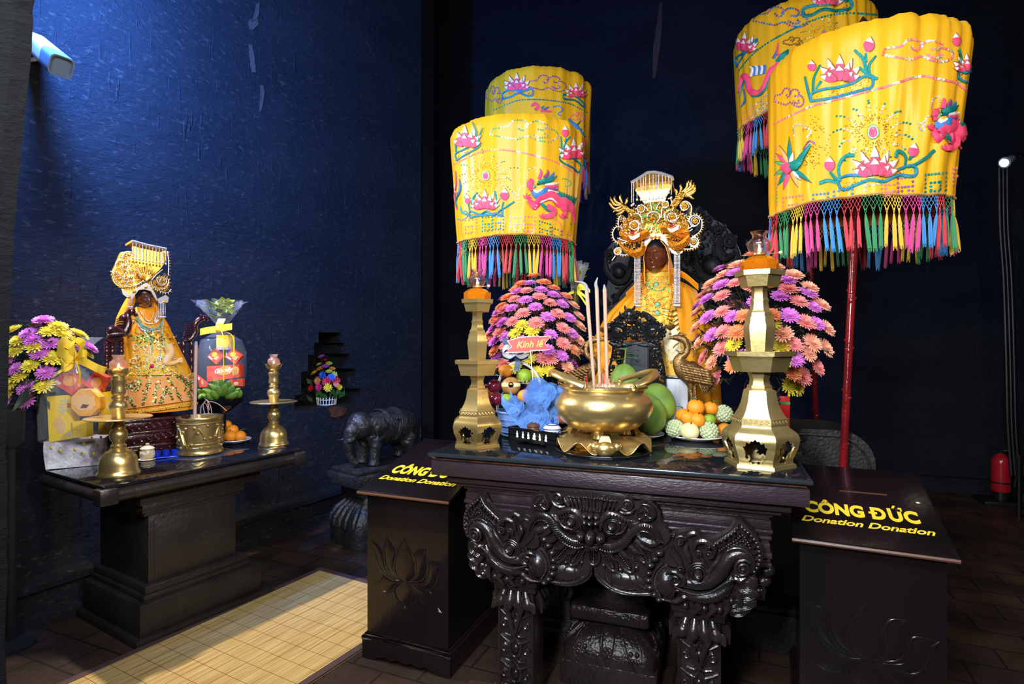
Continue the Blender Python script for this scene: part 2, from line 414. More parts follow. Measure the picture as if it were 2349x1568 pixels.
def cp(z, ox, oy, s=6.031):
 """zoomed drawing coordinates -> (x, z) on the carving plane"""
 def f(x, y):
  p = ony(ox + x / s, oy + y / s, YA); return p.x, p.z
 return f
class Carve(MB):
 def __init__(s, f, mir, k): super().__init__(); s.fx = f; s.mir = mir; s.k = k
 def P(s, x, y, h=0.):
  a, z = s.fx(x, y)
  if s.mir: a = 2 * AXC - a
  return V((a, YA - h, z))
 def ct(s, pts, r, h=.02, n=5, seg=8, sm=True):
  q = [V((x, y, 0)) for x, y in pts]; q = bez(q, n) if sm else q
  s.tube([s.P(p.x, p.y, h) for p in q],[t * s.k for t in r] if isinstance(r, (list, tuple)) else r * s.k, seg)
 def blob(s, x, y, rx, ry, h=.02, d=.02, ang=0.):
  R = Matrix.Rotation((-ang if s.mir else ang),3, 'Y')
  s.ell(s.P(x, y, h),(rx * s.k, d, ry * s.k), seg=14, rng=8, rot=R)
 def spi(s, x, y, r, turns=1.7, a0=0., dr=1, h=.03, w=.28):
  pts = []; n = int(14 * turns)
  for i in range(n + 1):
   t = i / n; a = a0 + dr * t * turns * 2 * pi; q = r * (1 - .82 * t)
   pts.append(s.P(x + q * cos(a), y + q * sin(a), h + .012 * t))
  s.tube(pts, [r * w * s.k, r * w * .6 * s.k],6); s.ell(s.P(x, y, h + .01),(r * .25 * s.k, .012, r * .25 * s.k), seg=8, rng=6)
 def ring(s, x, y, rx, ry, w, h=.03, n=20):
  s.tube([s.P(x + rx * cos(2 * pi * i / n), y + ry * sin(2 * pi * i / n), h) for i in range(n)], w * s.k, 6, closed=True)
 def beads(s, pts, r, h=.03, step=1.7):
  q = bez([V((x, y, 0)) for x, y in pts],12); acc = 1e9; last = None
  for p in q:
   if last is not None: acc += (p - last).length
   last = p
   if acc >= r * step: s.ell(s.P(p.x, p.y, h),(r * s.k, r * s.k * .9, r * s.k), seg=7, rng=5); acc = 0
 def plate(s, pts, h0=-.02, h1=.012, sm=4, tp=.03):
  q = bez([V((x, y, 0)) for x, y in pts], sm, True)
  s.prism([(p.x, p.y) for p in q], lambda x, y: s.P(x, y, h0), lambda x, y: s.P(x, y, h1), taper=tp)
def makara(mir):
 f = cp(0,1480,1160); k = abs(f(400,800)[0] - f(0,800)[0]) / 400
 c = Carve(f, mir, k)
 c.plate([(1290,150),(1420,250),(1550,400),(1605,600),(1590,780),(1530,900),(1560,1060),(1560,1300),(1530,1400),(1400,1500),(1200,1500),(900,1450),(500,1400),(250,1290),(80,1200),(0,1100),(0,780),(60,640),(230,560),(380,470),(440,350),(700,320),(800,420),(960,430),(1180,310)],-.03,.008,3)
 for (x, y, rx, ry) in [(1410,1060,140,120),(1400,1200,160,90),(1370,1330,160,90),(1280,1440,130,70),(1230,1380,90,60)]:
  c.blob(x, y, rx, ry, .006,.016)
  for t in (.85,.6,.36): c.ring(x, y, rx * t, ry * t, 7,.018 + .006 * (1 - t),18)
 c.blob(300,1010,185,215,.014,.05,.12)
 c.ct([(250,745),(150,850),(112,980),(140,1110),(210,1220),(270,1250)],20,.03)
 c.beads([(275,770),(185,860),(150,980),(172,1090),(235,1185)],11,.046)
 for (x, y, r) in [(200,620,62),(140,695,58),(80,785,60),(58,885,52),(55,985,55),(75,1085,58),(135,1180,55),(200,1250,50)]: c.blob(x, y, r * 1.15, r * .86,.018,.024)
 for i in range(6):
  for j in range(3): c.ct([(285 + j * 32,985 + i * 34 + j * 22),(318 + j * 32,1012 + i * 34 + j * 22)],[10,12,4],.062 - j * .004,2,5)
 c.spi(430,930,75,1.6,.2,1,.06); c.ct([(300,880),(350,840),(420,840),(480,880),(540,930),(545,990),(490,1020),(410,990)],[14,34,38,34,14],.05)
 c.ct([(470,1010),(600,1025),(760,1035),(900,995),(1010,905),(1085,790),(1160,690),(1260,640),(1370,650),(1440,720),(1460,810),(1400,885),(1300,880)],[60,78,88,96,104,108,100,92,84,72,60,46,30],.022,5,12)
 c.spi(1340,790,118,2.1,-.6,-1,.05,.2); c.blob(1340,790,110,110,.02,.03)
 c.ct([(1130,560),(1220,525),(1330,535),(1430,600),(1490,700),(1490,800)],[12,16,14],.045)
 c.ct([(450,1110),(570,1175),(750,1230),(950,1215),(1090,1140),(1170,1010),(1195,940)],[46,70,84,90,84,60,36],.02,5,12)
 c.ct([(390,1180),(420,1100),(500,1090),(570,1130)],[10,20,16],.05); c.ct([(280,1255),(430,1262),(540,1210),(600,1190)],[14,44,50,30],.03)
 c.ct([(420,1010),(560,1075),(700,1115),(860,1100),(990,1040),(1100,965),(1215,905)],17,.07); c.beads([(440,1000),(560,1060),(700,1098),(860,1085),(980,1025),(1100,950),(1200,895)],12,.082)
 c.ct([(1230,960),(1310,985),(1400,930),(1450,850)],[40,62,46,10],.02); c.ct([(1240,900),(1330,910),(1430,890)],[26,22,8],.04)
 c.blob(735,880,62,66,.045,.04)
 for t, w in ((88,12),(118,12),(148,12)): c.ring(735,885, t, t * .92, w, .045 - t * .0001)
 c.ct([(870,880),(920,800),(990,720),(1040,640)],[22,34,20],.036); c.ct([(600,940),(680,1000),(800,990),(880,920),(890,840)],[8,14,10],.045)
 c.plate([(375,480),(290,560),(250,680),(290,790),(420,830),(540,815),(510,680),(430,580)],0,.03,4,.2); c.ct([(370,500),(370,590),(430,680),(500,760),(530,830)],[8,24,22,18],.036); c.spi(490,822,52,1.5,1.2,-1,.04)
 c.ct([(580,495),(565,580),(600,660),(620,740)],[24,44,46,24],.03)
 c.ct([(550,450),(600,370),(700,345),(770,420)],[20,40,40,18],.022); c.spi(490,445,70,1.6,-.4,-1,.03)
 c.ct([(670,590),(700,480),(800,445),(900,480),(960,560),(950,630)],[18,40,46,40,20],.028); c.spi(740,605,52,1.7,2,1,.04); c.spi(885,612,62,1.7,0,1,.04); c.spi(870,490,40,1.4,1,1,.05)
 c.ct([(760,640),(800,720),(860,800)],[20,26,10],.036)
 c.ct([(950,500),(1100,405),(1220,315),(1295,200)],[26,30,24,10],.022); c.ct([(1300,210),(1440,330),(1545,470),(1590,620),(1580,770),(1510,870)],[10,24,30,30,28,16],.022)
 c.beads([(950,505),(1100,410),(1225,320),(1290,230)],24,.035,2.1); c.beads([(1330,255),(1450,365),(1535,480),(1570,620),(1560,760),(1500,860)],26,.035,2.1)
 c.beads([(1030,580),(1150,500),(1260,430),(1335,370),(1400,450),(1450,560)],17,.03,2)
 c.beads([(1150,540),(1260,480),(1340,450),(1400,520)],17,.03,2.4)
 for (a, b) in [((1000,480),(1020,560)),((1070,435),(1090,520)),((1140,390),(1160,470)),((1205,340),(1225,430)),((1265,280),(1280,390)),((1400,310),(1390,410)),((1470,390),(1430,480)),((1525,470),(1470,560)),((1560,560),(1490,640)),((1572,650),(1500,720)),((1555,750),(1490,790))]:
  c.ct([a, ((a[0] + b[0]) / 2 + 14,(a[1] + b[1]) / 2 + 4), b],[22,26,6],.026,3,6)
 for p in ([(700,1280),(750,1340),(700,1410),(640,1425)],[(900,1300),(950,1370),(890,1440),(840,1465)],[(1110,1230),(1140,1330),(1110,1420),(1080,1470)],[(1230,1110),(1290,1190),(1325,1270),(1325,1340)]):
  c.ct(p, [44,42,24,4],.034,4)
 for (x, y) in [(560,1340),(820,1380),(1030,1400),(1190,1280)]: c.blob(x, y, 50,60,.014,.02)
 return c
for mir in (False, True): makara(mir).build('makara_carving', 'carved_wood', altar)
f = cp(0,1220,1100); k = abs(f(1600,800)[0] - f(800,800)[0]) / 800
x0 = f(850,740)[0]; AXK = x0
def kala():
 out = MB()
 for mir in (False, True):
  g = (lambda x, y: f(x, y)) if not mir else (lambda x, y: (2 * AXK - f(x, y)[0], f(x, y)[1]))
  c = Carve(g, False, k)
  c.prism([(p.x, p.y) for p in bez([V(q) for q in [(855,190,0),(1230,240,0),(1430,300,0),(1640,290,0),(1760,430,0),(1780,560,0),(1900,740,0),(1880,870,0),(1700,1000,0),(1640,1200,0),(1660,1570,0),(1400,1590,0),(1120,1530,0),(960,1420,0),(880,1300,0),(855,1200,0)]],3)] + [], lambda x, y: c.P(x, y, -.04), lambda x, y: c.P(x, y, .002))
  c.blob(1120,640,260,190,-.005,.035); c.blob(1500,720,260,170,-.01,.03)
  c.blob(985,750,66,70,.05,.035)
  if not mir: c.blob(850,740,74,105,.055,.04); c.blob(855,880,115,48,.035,.022); [c.ct([(855 + d * .6,860),(855 + d, 915)],[8,10],.058,2,5) for d in (-80,-50,-20,20,50,80)]
  for (x, y) in [(930,465),(925,545)]: c.blob(x, y, 46,46,.04,.03)
  if not mir: c.blob(845,455,44,44,.045,.03); c.blob(845,545,44,44,.045,.03)
  for (a, b, r) in [((835 + 8,225),(838,400),15),((880,225),(880,395),17),((930,225),(925,400),22),((985,232),(960,400),30),((1060,250),(1005,410),26),((1125,258),(1060,415),24),((1185,262),(1120,410),24),((1225,280),(1170,400),18)]:
   c.ct([a, ((a[0] + b[0]) / 2 - 8,(a[1] + b[1]) / 2), b],[r * .6, r * 1.1, r * .7],.02,4,8); c.beads([a, b], r * .4,.035,3)
  c.beads([(850,235),(960,238),(1060,262),(1180,268)],16,.03,1.9)
  c.spi(1330,310,84,1.9,2.6,-1,.03); c.blob(1335,320,90,80,.005,.02)
  c.ct([(1230,420),(1290,440),(1380,430),(1430,380)],[20,34,20],.02); c.ct([(1180,400),(1230,350),(1250,300)],[26,30,16],.02)
  c.plate([(1540,275),(1640,310),(1735,410),(1725,510),(1610,560),(1490,530),(1440,440),(1490,360)],0,.034,4,.12)
  c.ct([(1540,300),(1500,370),(1470,440),(1500,500),(1560,480),(1590,450),(1650,490),(1700,460),(1690,390),(1630,320),(1550,300)],13,.038); c.ct([(1560,330),(1620,400),(1650,460)],[10,20,12],.038); c.spi(1520,385,36,1.4,0,1,.04)
  c.blob(1130,605,66,66,.035,.04)
  for t in (84,108): c.ring(1130,605, t, t * .92,10,.04)
  c.ct([(985,610),(1000,510),(1080,440),(1200,455),(1320,520),(1440,535)],[36,46,48,42,30,8],.035)
  for i in range(13):
   t = i / 12; p = lerpl([V((990,590,0)), V((1010,500,0)), V((1090,440,0)), V((1200,458,0)), V((1300,505,0)), V((1400,535,0))], t)
   c.ct([(p.x - 14, p.y + 40),(p.x + 8, p.y - 6),(p.x + 26, p.y - 36)],[6,11,6],.06,2,5)
  c.ct([(1060,680),(1160,715),(1270,690),(1330,600)],[8,20,18,6],.03); c.ct([(1190,530),(1250,560),(1320,590)],[12,14,5],.036)
  B = [(960,850),(1080,885),(1200,860),(1310,795),(1390,690),(1470,620),(1570,600),(1680,640),(1750,730),(1790,830)]
  c.ct(B, [40,56,58,54,48,46,48,46,40,16],.028)
  q = bez([V((a, b, 0)) for a, b in B],4)
  for i in range(1, len(q) - 1):
   t = (q[i + 1] - q[i - 1]).normalized(); nn = V((-t.y, t.x, 0))
   c.ct([(q[i].x - nn.x * 48 - t.x * 16, q[i].y - nn.y * 48 - t.y * 16),(q[i].x, q[i].y),(q[i].x + nn.x * 44 + t.x * 16, q[i].y + nn.y * 44 + t.y * 16)],[6,12,6],.053,2,5)
  c.ct([(960,915),(1080,950),(1210,930),(1330,850),(1410,740),(1490,685),(1570,670),(1660,710),(1720,800),(1740,860)],[16,26,26,24,22,20,18,16,14,8],.035)
  c.ct([(1450,735),(1540,800),(1660,850),(1760,850),(1830,860)],[24,64,66,40,10],.014)
  for p, r in (([(1080,960),(1120,1030),(1210,1090)],44),([(1240,940),(1310,1010),(1440,1080)],44),([(1360,870),(1450,950),(1580,1000)],46),([(1440,800),(1560,900),(1700,960)],30)): c.ct(p, [r, r * .95,5],.028)
  L = [((1000,950),(1140,1190),62),((1210,990),(1370,1210),66),((1420,900),(1555,1085),46)]
  if not mir: L.append(((868,940),(868,1120),74))
  for (a, b, r) in L:
   d = V((b[0] - a[0], b[1] - a[1],0)); dn = d.normalized(); nn = V((-dn.y, dn.x, 0))
   def PT(u, w): return (a[0] + d.x * u + nn.x * w * r, a[1] + d.y * u + nn.y * w * r)
   c.ct([PT(0,.8), PT(.5,1), PT(.85,.95), PT(1.1,.55), PT(1.18,0), PT(1.1,-.55), PT(.85,-.95), PT(.5,-1), PT(0,-.8)],[16,22,24,24,24,24,22,16],.014)
   c.ct([PT(.1,.4), PT(.7,.5), PT(.98,0), PT(.7,-.5), PT(.1,-.4)],9,.016); c.beads([PT(0,0), PT(.5,0), PT(.9,0)],12,.02,1.9)
  for (a, b) in [((960,950),(1010,1170)),((1160,1000),(1240,1230)),((1380,1060),(1460,1200)),((1470,920),(1520,1060))]:
   c.beads([a, ((a[0] + b[0]) / 2,(a[1] + b[1]) / 2), b],11,.014,1.9); c.beads([(a[0] + 22, a[1]),((a[0] + b[0]) / 2 + 22,(a[1] + b[1]) / 2),(b[0] + 20, b[1] - 20)],11,.014,1.9); c.ct([(b[0] - 20, b[1] - 10), b, (b[0] + 6, b[1] + 46)],[18,20,3],.012)
  c.blob(1290,1400,330,150,-.012,.028,-.2 if False else 0)
  c.ct([(885,1190),(905,1280),(980,1380),(1100,1470),(1250,1530),(1420,1560),(1640,1560)],[10,22,24,24,22,20,14],.008)
  c.ct([(868,1290),(930,1390),(1060,1490),(1220,1560),(1400,1585),(1640,1590)],[12,22,24,24,22,16],.0)
  for p in ([(1040,1190),(1100,1260),(1095,1370),(1110,1470)],[(1170,1240),(1240,1310),(1245,1420),(1330,1530)],[(1300,1240),(1360,1320),(1380,1430),(1500,1530)],[(1400,1240),(1440,1300),(1480,1420),(1600,1500)],[(1480,1210),(1530,1290),(1570,1380),(1640,1430)]):
   c.ct(p, [6,12,12,6],.012,5,6)
  out.merge(c)
 return out
kala().build('demon_face_carving', 'carved_wood', altar)
def leg(mb, cx, y0, w, ztop, d=.15):
 mb.box((cx, y0 + d / 2, ztop / 2),(w, d, ztop), bev=.006)
 def P(u, v, h=0): return V((cx + u * w, y0 - h, v))
 mb.box((cx, y0 + d / 2 - .008, ztop - .03),(w + .05, d + .05,.045), bev=.008); mb.box((cx, y0 + d / 2 - .004, ztop - .065),(w + .03, d + .03,.03), bev=.004)
 for s in (-1,1): mb.tube([P(s * .47,0,.002), P(s * .47, ztop - .15,.002)],.006,6)
 for u, du, l in ((-.42,-.24,.10),(-.14,-.1,.12),(.14,.1,.12),(.42,.24,.10)):
  pts = [P(u * .7, ztop - .075,.02), P(u * .9, ztop - .12,.035), P(u + du * .4, ztop - .072 - l * .6,.03), P(u + du * .75, ztop - .075 - l * .75,.04)]
  mb.tube(bez(pts, 4),[.012,.022,.02,.004],8, flat=.6, nrm=(0,-1,0))
 mb.tube([P(-.30, ztop - .09,.03), P(0, ztop - .26,.022)],[.014,.006],6); mb.tube([P(.30, ztop - .09,.03), P(0, ztop - .26,.022)],[.014,.006],6)
 for s in (-1,1):
  for q in range(3):
   a = -.5 + q * .8
   mb.tube([V((cx + s * w / 2, y0 + .03 + q * .04, ztop - .08)), V((cx + s * (w / 2 + .02), y0 + .03 + q * .04, ztop - .12)), V((cx + s * (w / 2 + .03), y0 + .02 + q * .04, ztop - .17))],[.014,.02,.004],6)
 z = ztop - .22; n = 0
 while z > .04:
  for s in (-1,1):
   pts = []
   for i in range(15):
    t = i / 14; a = pi / 2 + s * t * 2.9 * pi; q = .125 * (1 - .75 * t)
    pts.append(P(s * .32 + q * cos(a), z + q * w * sin(a) * .9,.004 + .004 * t))
   mb.tube(pts, [.0065,.004],6)
   mb.tube(bez([P(s * .44, z + .05,.002), P(s * .25, z + .034,.006), P(s * .08, z + .03,.008), P(0, z + .058,.006)],4),.005,6)
   mb.tube(bez([P(0, z + .05,.006), P(s * .16, z + .02,.008), P(s * .12, z - .018,.01), P(0, z - .03,.008)],4),.0055,6)
   mb.tube(bez([P(0, z - .03,.006), P(s * .1, z - .05,.006), P(s * .3, z - .045,.006)],3),.005,6)
  mb.ell(P(0, z, .002),(.014,.01,.02), seg=8, rng=6)
  z -= .105; n += 1
 for u, du in ((-.4,-.16),(-.12,-.04),(.12,.04),(.4,.16)):
  mb.tube([P(u, .0,.02), P(u + du * .5,.06,.03), P(u + du, .13,.016)],[.026,.022,.004],8)
pl = ony(1182,1330, AY0 + .05); pr = ony(1606,1420, AY0 + .05)
LW = .152
LXS = [AXC - (pr.x - pl.x) / 2, AXC + (pr.x - pl.x) / 2]
zt = ony(1182,1328, AY0 + .05).z
for x in LXS:
 mb = MB(); leg(mb, x, AY0 + .07, LW, .60); mb.build('leg', 'carved_wood', altar)
for x in LXS:
 mb = MB(); xx = AXC + (x - AXC) * .96
 mb.box((xx, 2.92,.36),(.13,.13,.72), bev=.005); mb.box((xx, 2.92,.04),(.19,.19,.08), bev=.008); mb.box((xx, 2.92,.10),(.17,.17,.05), bev=.008)
 for q in range(3):
  mb.ell((xx - .03,2.79,.30 + q * .09),(.03,.02,.035), seg=8, rng=6); mb.ell((xx + .035,2.79,.33 + q * .09),(.025,.02,.03), seg=8, rng=6)
 for s in (-1,1): mb.tube([(xx + s * .06,2.8,.25),(xx + s * .085,2.79,.3),(xx + s * .07,2.79,.36)],[.02,.024,.004],6)
 mb.build('leg', 'carved_wood', altar)
# ---------------------------------------------------------------- lotus stone pedestal under the altar
pc = ony(1400,1500,2.62)
px0 = onz(1293,1545,0).x; lx = px0 + .215; ly = 2.72
ped = thing('lotus_pedestal', 'square stone lotus pedestal standing on the floor under the altar', 'pedestal', (lx, ly, 0))
mb = MB()
mb.box((lx, ly, .055),(.43,.43,.11), bev=.006)
rings = []
def sq(r, z, p, n=40):
 o = []
 for j in range(n):
  a = 2 * pi * j / n; c, s_ = cos(a), sin(a)
  q = (abs(c) ** p + abs(s_) ** p) ** (-1 / p); o.append(V((lx + r * q * c, ly + r * q * s_, z)))
 return o
for r, z, p in ((.213,.11,9),(.213,.14,8),(.205,.17,6),(.185,.205,4),(.155,.235,3),(.12,.255,2.4),(.118,.265,2.2)): rings.append(sq(r, z, p))
mb.loft(rings)
mb.build('base', 'lotus_stone', ped)
mb = MB()
def psurf(a, t):
 i = t * 5; r = lerpl([.213,.213,.205,.185,.155,.12], t); z = lerpl([.11,.14,.17,.205,.235,.255], t); p = lerpl([9,8,6,4,3,2.4], t)
 c, s_ = cos(a), sin(a); q = (abs(c) ** p + abs(s_) ** p) ** (-1 / p)
 return V((lx + (r + .002) * q * c, ly + (r + .002) * q * s_, z))
for kq in range(12):
 a0 = -pi / 2 + kq * pi / 6
 for sgn in (-1,1):
  for wd in (.24,.15): mb.tube([psurf(a0 + sgn * wd * (1 - (1 - t) ** 2) if False else a0 + sgn * wd * sin(pi * min(1, t * .5 + .0)) , .02 + (.96 if wd > .2 else .8) * t) for t in [i / 10 for i in range(11)]],.004,5)
 mb.ell(psurf(a0 + .05,.45),.012, seg=7, rng=5); mb.ell(psurf(a0 - .05,.45),.012, seg=7, rng=5); mb.ell(psurf(a0 + .04,.3),.01, seg=7, rng=5); mb.ell(psurf(a0 - .04,.3),.01, seg=7, rng=5)
mb.build('lotus_petal_relief', 'lotus_stone', ped)
mb = MB(); mb.box((lx, ly, .315),(.36,.36,.07), bev=.02); mb.loft([sq(.12,.262,2.2), sq(.135,.27,2.6), sq(.165,.285,5)]); mb.box((lx + .01, ly + .02,.38),(.30,.28,.07), bev=.012); mb.build('upper_slab', 'lotus_stone', ped)
# ---------------------------------------------------------------- donation boxes (one pattern, used twice)
def donation_box(loc, rz, label):
 t = thing('donation_box', label, 'donation box', loc, 'donation boxes beside the altar', rz)
 w, d, h = .45,.58,.815                                       # front face at local y = 0, going back to +y
 mb = MB(); mb.add([(-w / 2,0,.06),(w / 2,0,.06),(w / 2, d, .06),(-w / 2, d, .06),(-w / 2,0, h),(w / 2,0, h),(w / 2, d, h + .14),(-w / 2, d, h + .14)],
                      [(3,2,1,0),(4,5,6,7),(0,1,5,4),(1,2,6,5),(2,3,7,6),(3,0,4,7)])
 mb.build('body', 'lacquer', t, world=False)
 mb = MB(); n = 24
 top = .10
 pts = [(-w / 2 - .018,0.),(-w / 2 + .05,0.)] + [(-w / 2 + .07 + (w - .14) * i / n, .016 + .009 * sin(i / n * pi * 4) ** 2 * (1 if 2 < i < n - 2 else .5)) for i in range(n + 1)] + [(w / 2 - .05,0.),(w / 2 + .018,0.),(w / 2 + .018, top),(-w / 2 - .018, top)]
 mb.prism(pts, lambda x, z: (x, .0, z), lambda x, z: (x, -.018, z))
 for s in (-1,1): mb.box((s * (w / 2 + .009), d / 2, top / 2),(.018, d + .02, top))
 mb.tube([(-w / 2 - .012, d, top),(-w / 2 - .012,-.012, top),(w / 2 + .012,-.012, top),(w / 2 + .012, d, top)],.014,8)
 mb.tube([(-w / 2 - .004, d, top + .015),(-w / 2 - .004,-.004, top + .015),(w / 2 + .004,-.004, top + .015),(w / 2 + .004, d, top + .015)],.009,8)
 mb.build('skirting', 'lacquer_trim', t, world=False)
 sl = atan2(.14, d); LT = Matrix.Translation((0,0, h + .004)) @ Matrix.Rotation(sl, 4, 'X')
 mb = MB(); mb.box((0, d / 2 - .005,.010),(w + .055, d + .075,.020), bev=.006, xf=LT); lid = mb.build('lid', 'lacquer', t, world=False)
 mb = MB(); mb.tube([LT @ V((-w / 2 - .027,-.043,.009)), LT @ V((w / 2 + .027,-.043,.009))],.0075,6); mb.build('worn_edge', 'worn_edge', lid, world=False)
 mb = MB(); mb.box((.02,.37,.0205),(.17,.007,.003), xf=LT, rz=.02); mb.build('slot', 'worn_edge', lid, world=False)
 up = (LT.to_3x3() @ V((0,0,1)))
 mb = MB()
 def big(u, v): return LT @ V((u * .93,.165 + v * 1.65,.0204))
 letters(mb, 'CÔNG', lambda u, v: big(u - .105, v), nrm=up, size=.072, bold=.0035, space=1.02)
 letters(mb, 'D', lambda u, v: big(u + .055, v), nrm=up, size=.072, bold=.0035); mb.prism([(.021,.0215),(.052,.0215),(.052,.0295),(.021,.0295)], lambda u, v: big(u, v), lambda u, v: big(u, v) + up * .0012)
 letters(mb, 'Ư', lambda u, v: big(u + .115, v), nrm=up, size=.072, bold=.0035); mb.prism([(.110,.058),(.119,.058),(.127,.071),(.117,.071)], lambda u, v: big(u, v), lambda u, v: big(u, v) + up * .0009)
 letters(mb, 'C', lambda u, v: big(u + .170, v), nrm=up, size=.072, bold=.0035)
 mb.build('lettering', 'yellow_paint', lid, world=False); mb = MB()
 letters(mb, 'Donation Donation', lambda u, v: LT @ V((u - .005,.088 + v * 1.05,.0204)), nrm=up, size=.055, bold=.0012, shear=.35, space=.98)
 mb.build('lettering', 'yellow_paint', lid, world=False)
 mb = MB()
 def Q(x, y, hh=0): return V((-w / 2 + (x - 78) / 495 * w, -hh, .115 + (1310 - y) / 950 * .70))
 PET = [([(312,915),(262,890),(245,830),(268,735),(315,640)],[(335,915),(372,890),(386,830),(365,735),(315,640)]),
           ([(300,913),(235,890),(196,830),(182,740),(203,645)],[(296,905),(262,880),(248,820),(266,730),(238,680),(203,645)]),
           ([(262,917),(190,890),(150,840),(126,760),(104,680)],[(250,910),(205,870),(188,800),(182,748),(150,700),(104,680)]),
           ([(345,913),(420,890),(452,810),(440,690)],[(350,905),(385,860),(378,745),(400,700),(440,690)]),
           ([(380,932),(455,945),(495,915),(522,830),(549,760)],[(370,920),(440,900),(456,830),(470,765),(549,760)]),
           ([(300,918),(245,925),(185,895),(165,940),(120,975)],[(290,925),(265,950),(235,995),(180,1012),(120,975)]),
           ([(335,922),(400,990),(385,1035),(325,1095)],[(300,925),(252,975),(265,1035),(325,1095)]),
           ([(345,920),(440,950),(480,985),(505,1050),(537,1076)],[(345,922),(390,1000),(440,1055),(537,1076)])]
 for a, b in PET:
  for s_ in (a, b):
   q = bez([V((x, y, 0)) for x, y in s_],5); mb.tube([Q(p.x, p.y, -.001) for p in q],[.0045,.008,.006,.003],7, flat=.7, nrm=(0,-1,0))
  tip = a[-1]
  for k_ in range(4):
   c0 = V((tip[0], tip[1],0)); m_ = V((lerpl([a[2][0], b[2][0]],(k_ + 1) / 5), lerpl([a[2][1], b[2][1]],(k_ + 1) / 5),0)); e = c0 + (m_ - c0) * .42
   mb.tube([Q(c0.x, c0.y, 0), Q((c0.x + e.x) / 2,(c0.y + e.y) / 2 + 4,.001), Q(e.x, e.y, -.002)],[.002,.003,.001],5)
  A = [V((x, y, 0)) for x, y in a]; B = [V((x, y, 0)) for x, y in b]
  def skin(u, v):
   p = lerpl(A, v); q = lerpl(B, v); r = p + (q - p) * u; return Q(r.x, r.y, .0005 + .004 * sin(pi * u) * sin(pi * min(1, v * .9 + .1)))
  mb.grid(skin, 6,10)
 mb.build('lotus_carving', 'lacquer', t, world=False)
 return t
def place_box(pr, pl, label, dx=0., kr=1.):
 w = pr - pl; rz = atan2(w.y, w.x); c = (pr + pl) / 2; u = V((-sin(rz), cos(rz),0))
 return donation_box(V((c.x, c.y, 0)) + u * .018 + V((dx, 0,0)), rz * kr, label)
place_box(onz(1036,1561,0), onz(845,1508,0), 'black donation box with yellow lettering beside the bamboo mat, partly behind the altar', -.022,.55)
a, b = onz(2187,1268,.836), onz(1826,1222,.836)
place_box(V((a.x, a.y, 0)), V((b.x, b.y, 0)), 'black donation box with yellow lettering in front of the red umbrella poles')
# ---------------------------------------------------------------- stone bench the statue sits on
YB = 3.35
bench = thing('stone_bench', 'long dark stone bench with rounded end behind the altar', 'stone bench', (-.4,3.6,0))
xr = ony(2009,1050, YB).x; zt = 1.09; R = .17
mb = MB()
poly = [(-1.02,0),(xr, 0)] + [(xr - R + R * cos(t * pi / 2 / 8), zt - R + R * sin(t * pi / 2 / 8)) for t in range(9)] + [(-1.02, zt)]
mb.prism(poly, lambda x, z: (x, YB + .42, z), lambda x, z: (x, YB, z)); mb.box((-.36, YB + .6, zt / 2 - .01),(1.2,1.1, zt - .02)); mb.build('block', 'old_stone', bench)
mb = MB(); q = poly[1:-1]; q = [(x - .025, z - .03) for x, z in q]
mb.tube([V((x, YB - .002, z)) for x, z in q] + [V((-1.0, YB - .002, zt - .03))],.007,6); mb.build('edge_moulding', 'old_stone', bench)
mb = MB(); mb.box((-.41,3.225,.095),(1.75,.25,.19), bev=.01); mb.box((-.41,3.24,.205),(1.78,.25,.03), bev=.006); mb.build('plinth', 'old_stone', bench)
# ---------------------------------------------------------------- ceremonial umbrellas
def satin(name, c, c2):
 m = mk(name, c, .33, col2=c2, ns=2.2, bump=.3, bs=26, stretch=(1,1,.10), thr=(.3,.7), spec=.3); return m
satin('yellow_satin', (.62,.31,.007),(.76,.42,.016))
mk('satin_lining', (.32,.09,.005),.6)
mk('red_lacquer', (.20,.008,.010),.16, col2=(.12,.006,.008), ns=8, bump=.15, bs=90, coat=.5)
mk('dark_finial', (.035,.012,.008),.3)
for n, c in (('thread_blue', (.02,.22,.55)),('thread_red', (.55,.015,.03)),('thread_green', (.01,.22,.06)),('thread_yellow', (.75,.48,.01)),('thread_pink', (.62,.03,.22)),('thread_gold', (.45,.2,.02))):
 mk(n, c, .55, sheen=.4, bump=.5, bs=300, stretch=(1,1,.1))
EM = ['emb_pink', 'emb_white', 'emb_teal', 'emb_blue', 'emb_brown', 'emb_silver', 'emb_green', 'emb_purple', 'emb_coral', 'emb_black', 'emb_peach']
for n, c, r, me in (('emb_pink', (.85,.06,.16),.45,0),('emb_white', (.78,.68,.68),.4,0),('emb_teal', (.0,.22,.20),.3,.3),('emb_blue', (.03,.18,.5),.35,.1),('emb_brown', (.22,.09,.005),.6,0),
     ('emb_silver', (.75,.75,.8),.18,.8),('emb_green', (.10,.38,.12),.4,0),('emb_purple', (.30,.10,.32),.3,.4),('emb_coral', (.9,.2,.22),.3,.2),('emb_black', (.01,.01,.012),.3,0),('emb_peach', (.85,.35,.1),.4,0)):
 mk(n, c, r, me, bump=.4, bs=220)
PK, WH, TE, BL, BR, SI, GR, PU, CO, BK, PE = range(11)
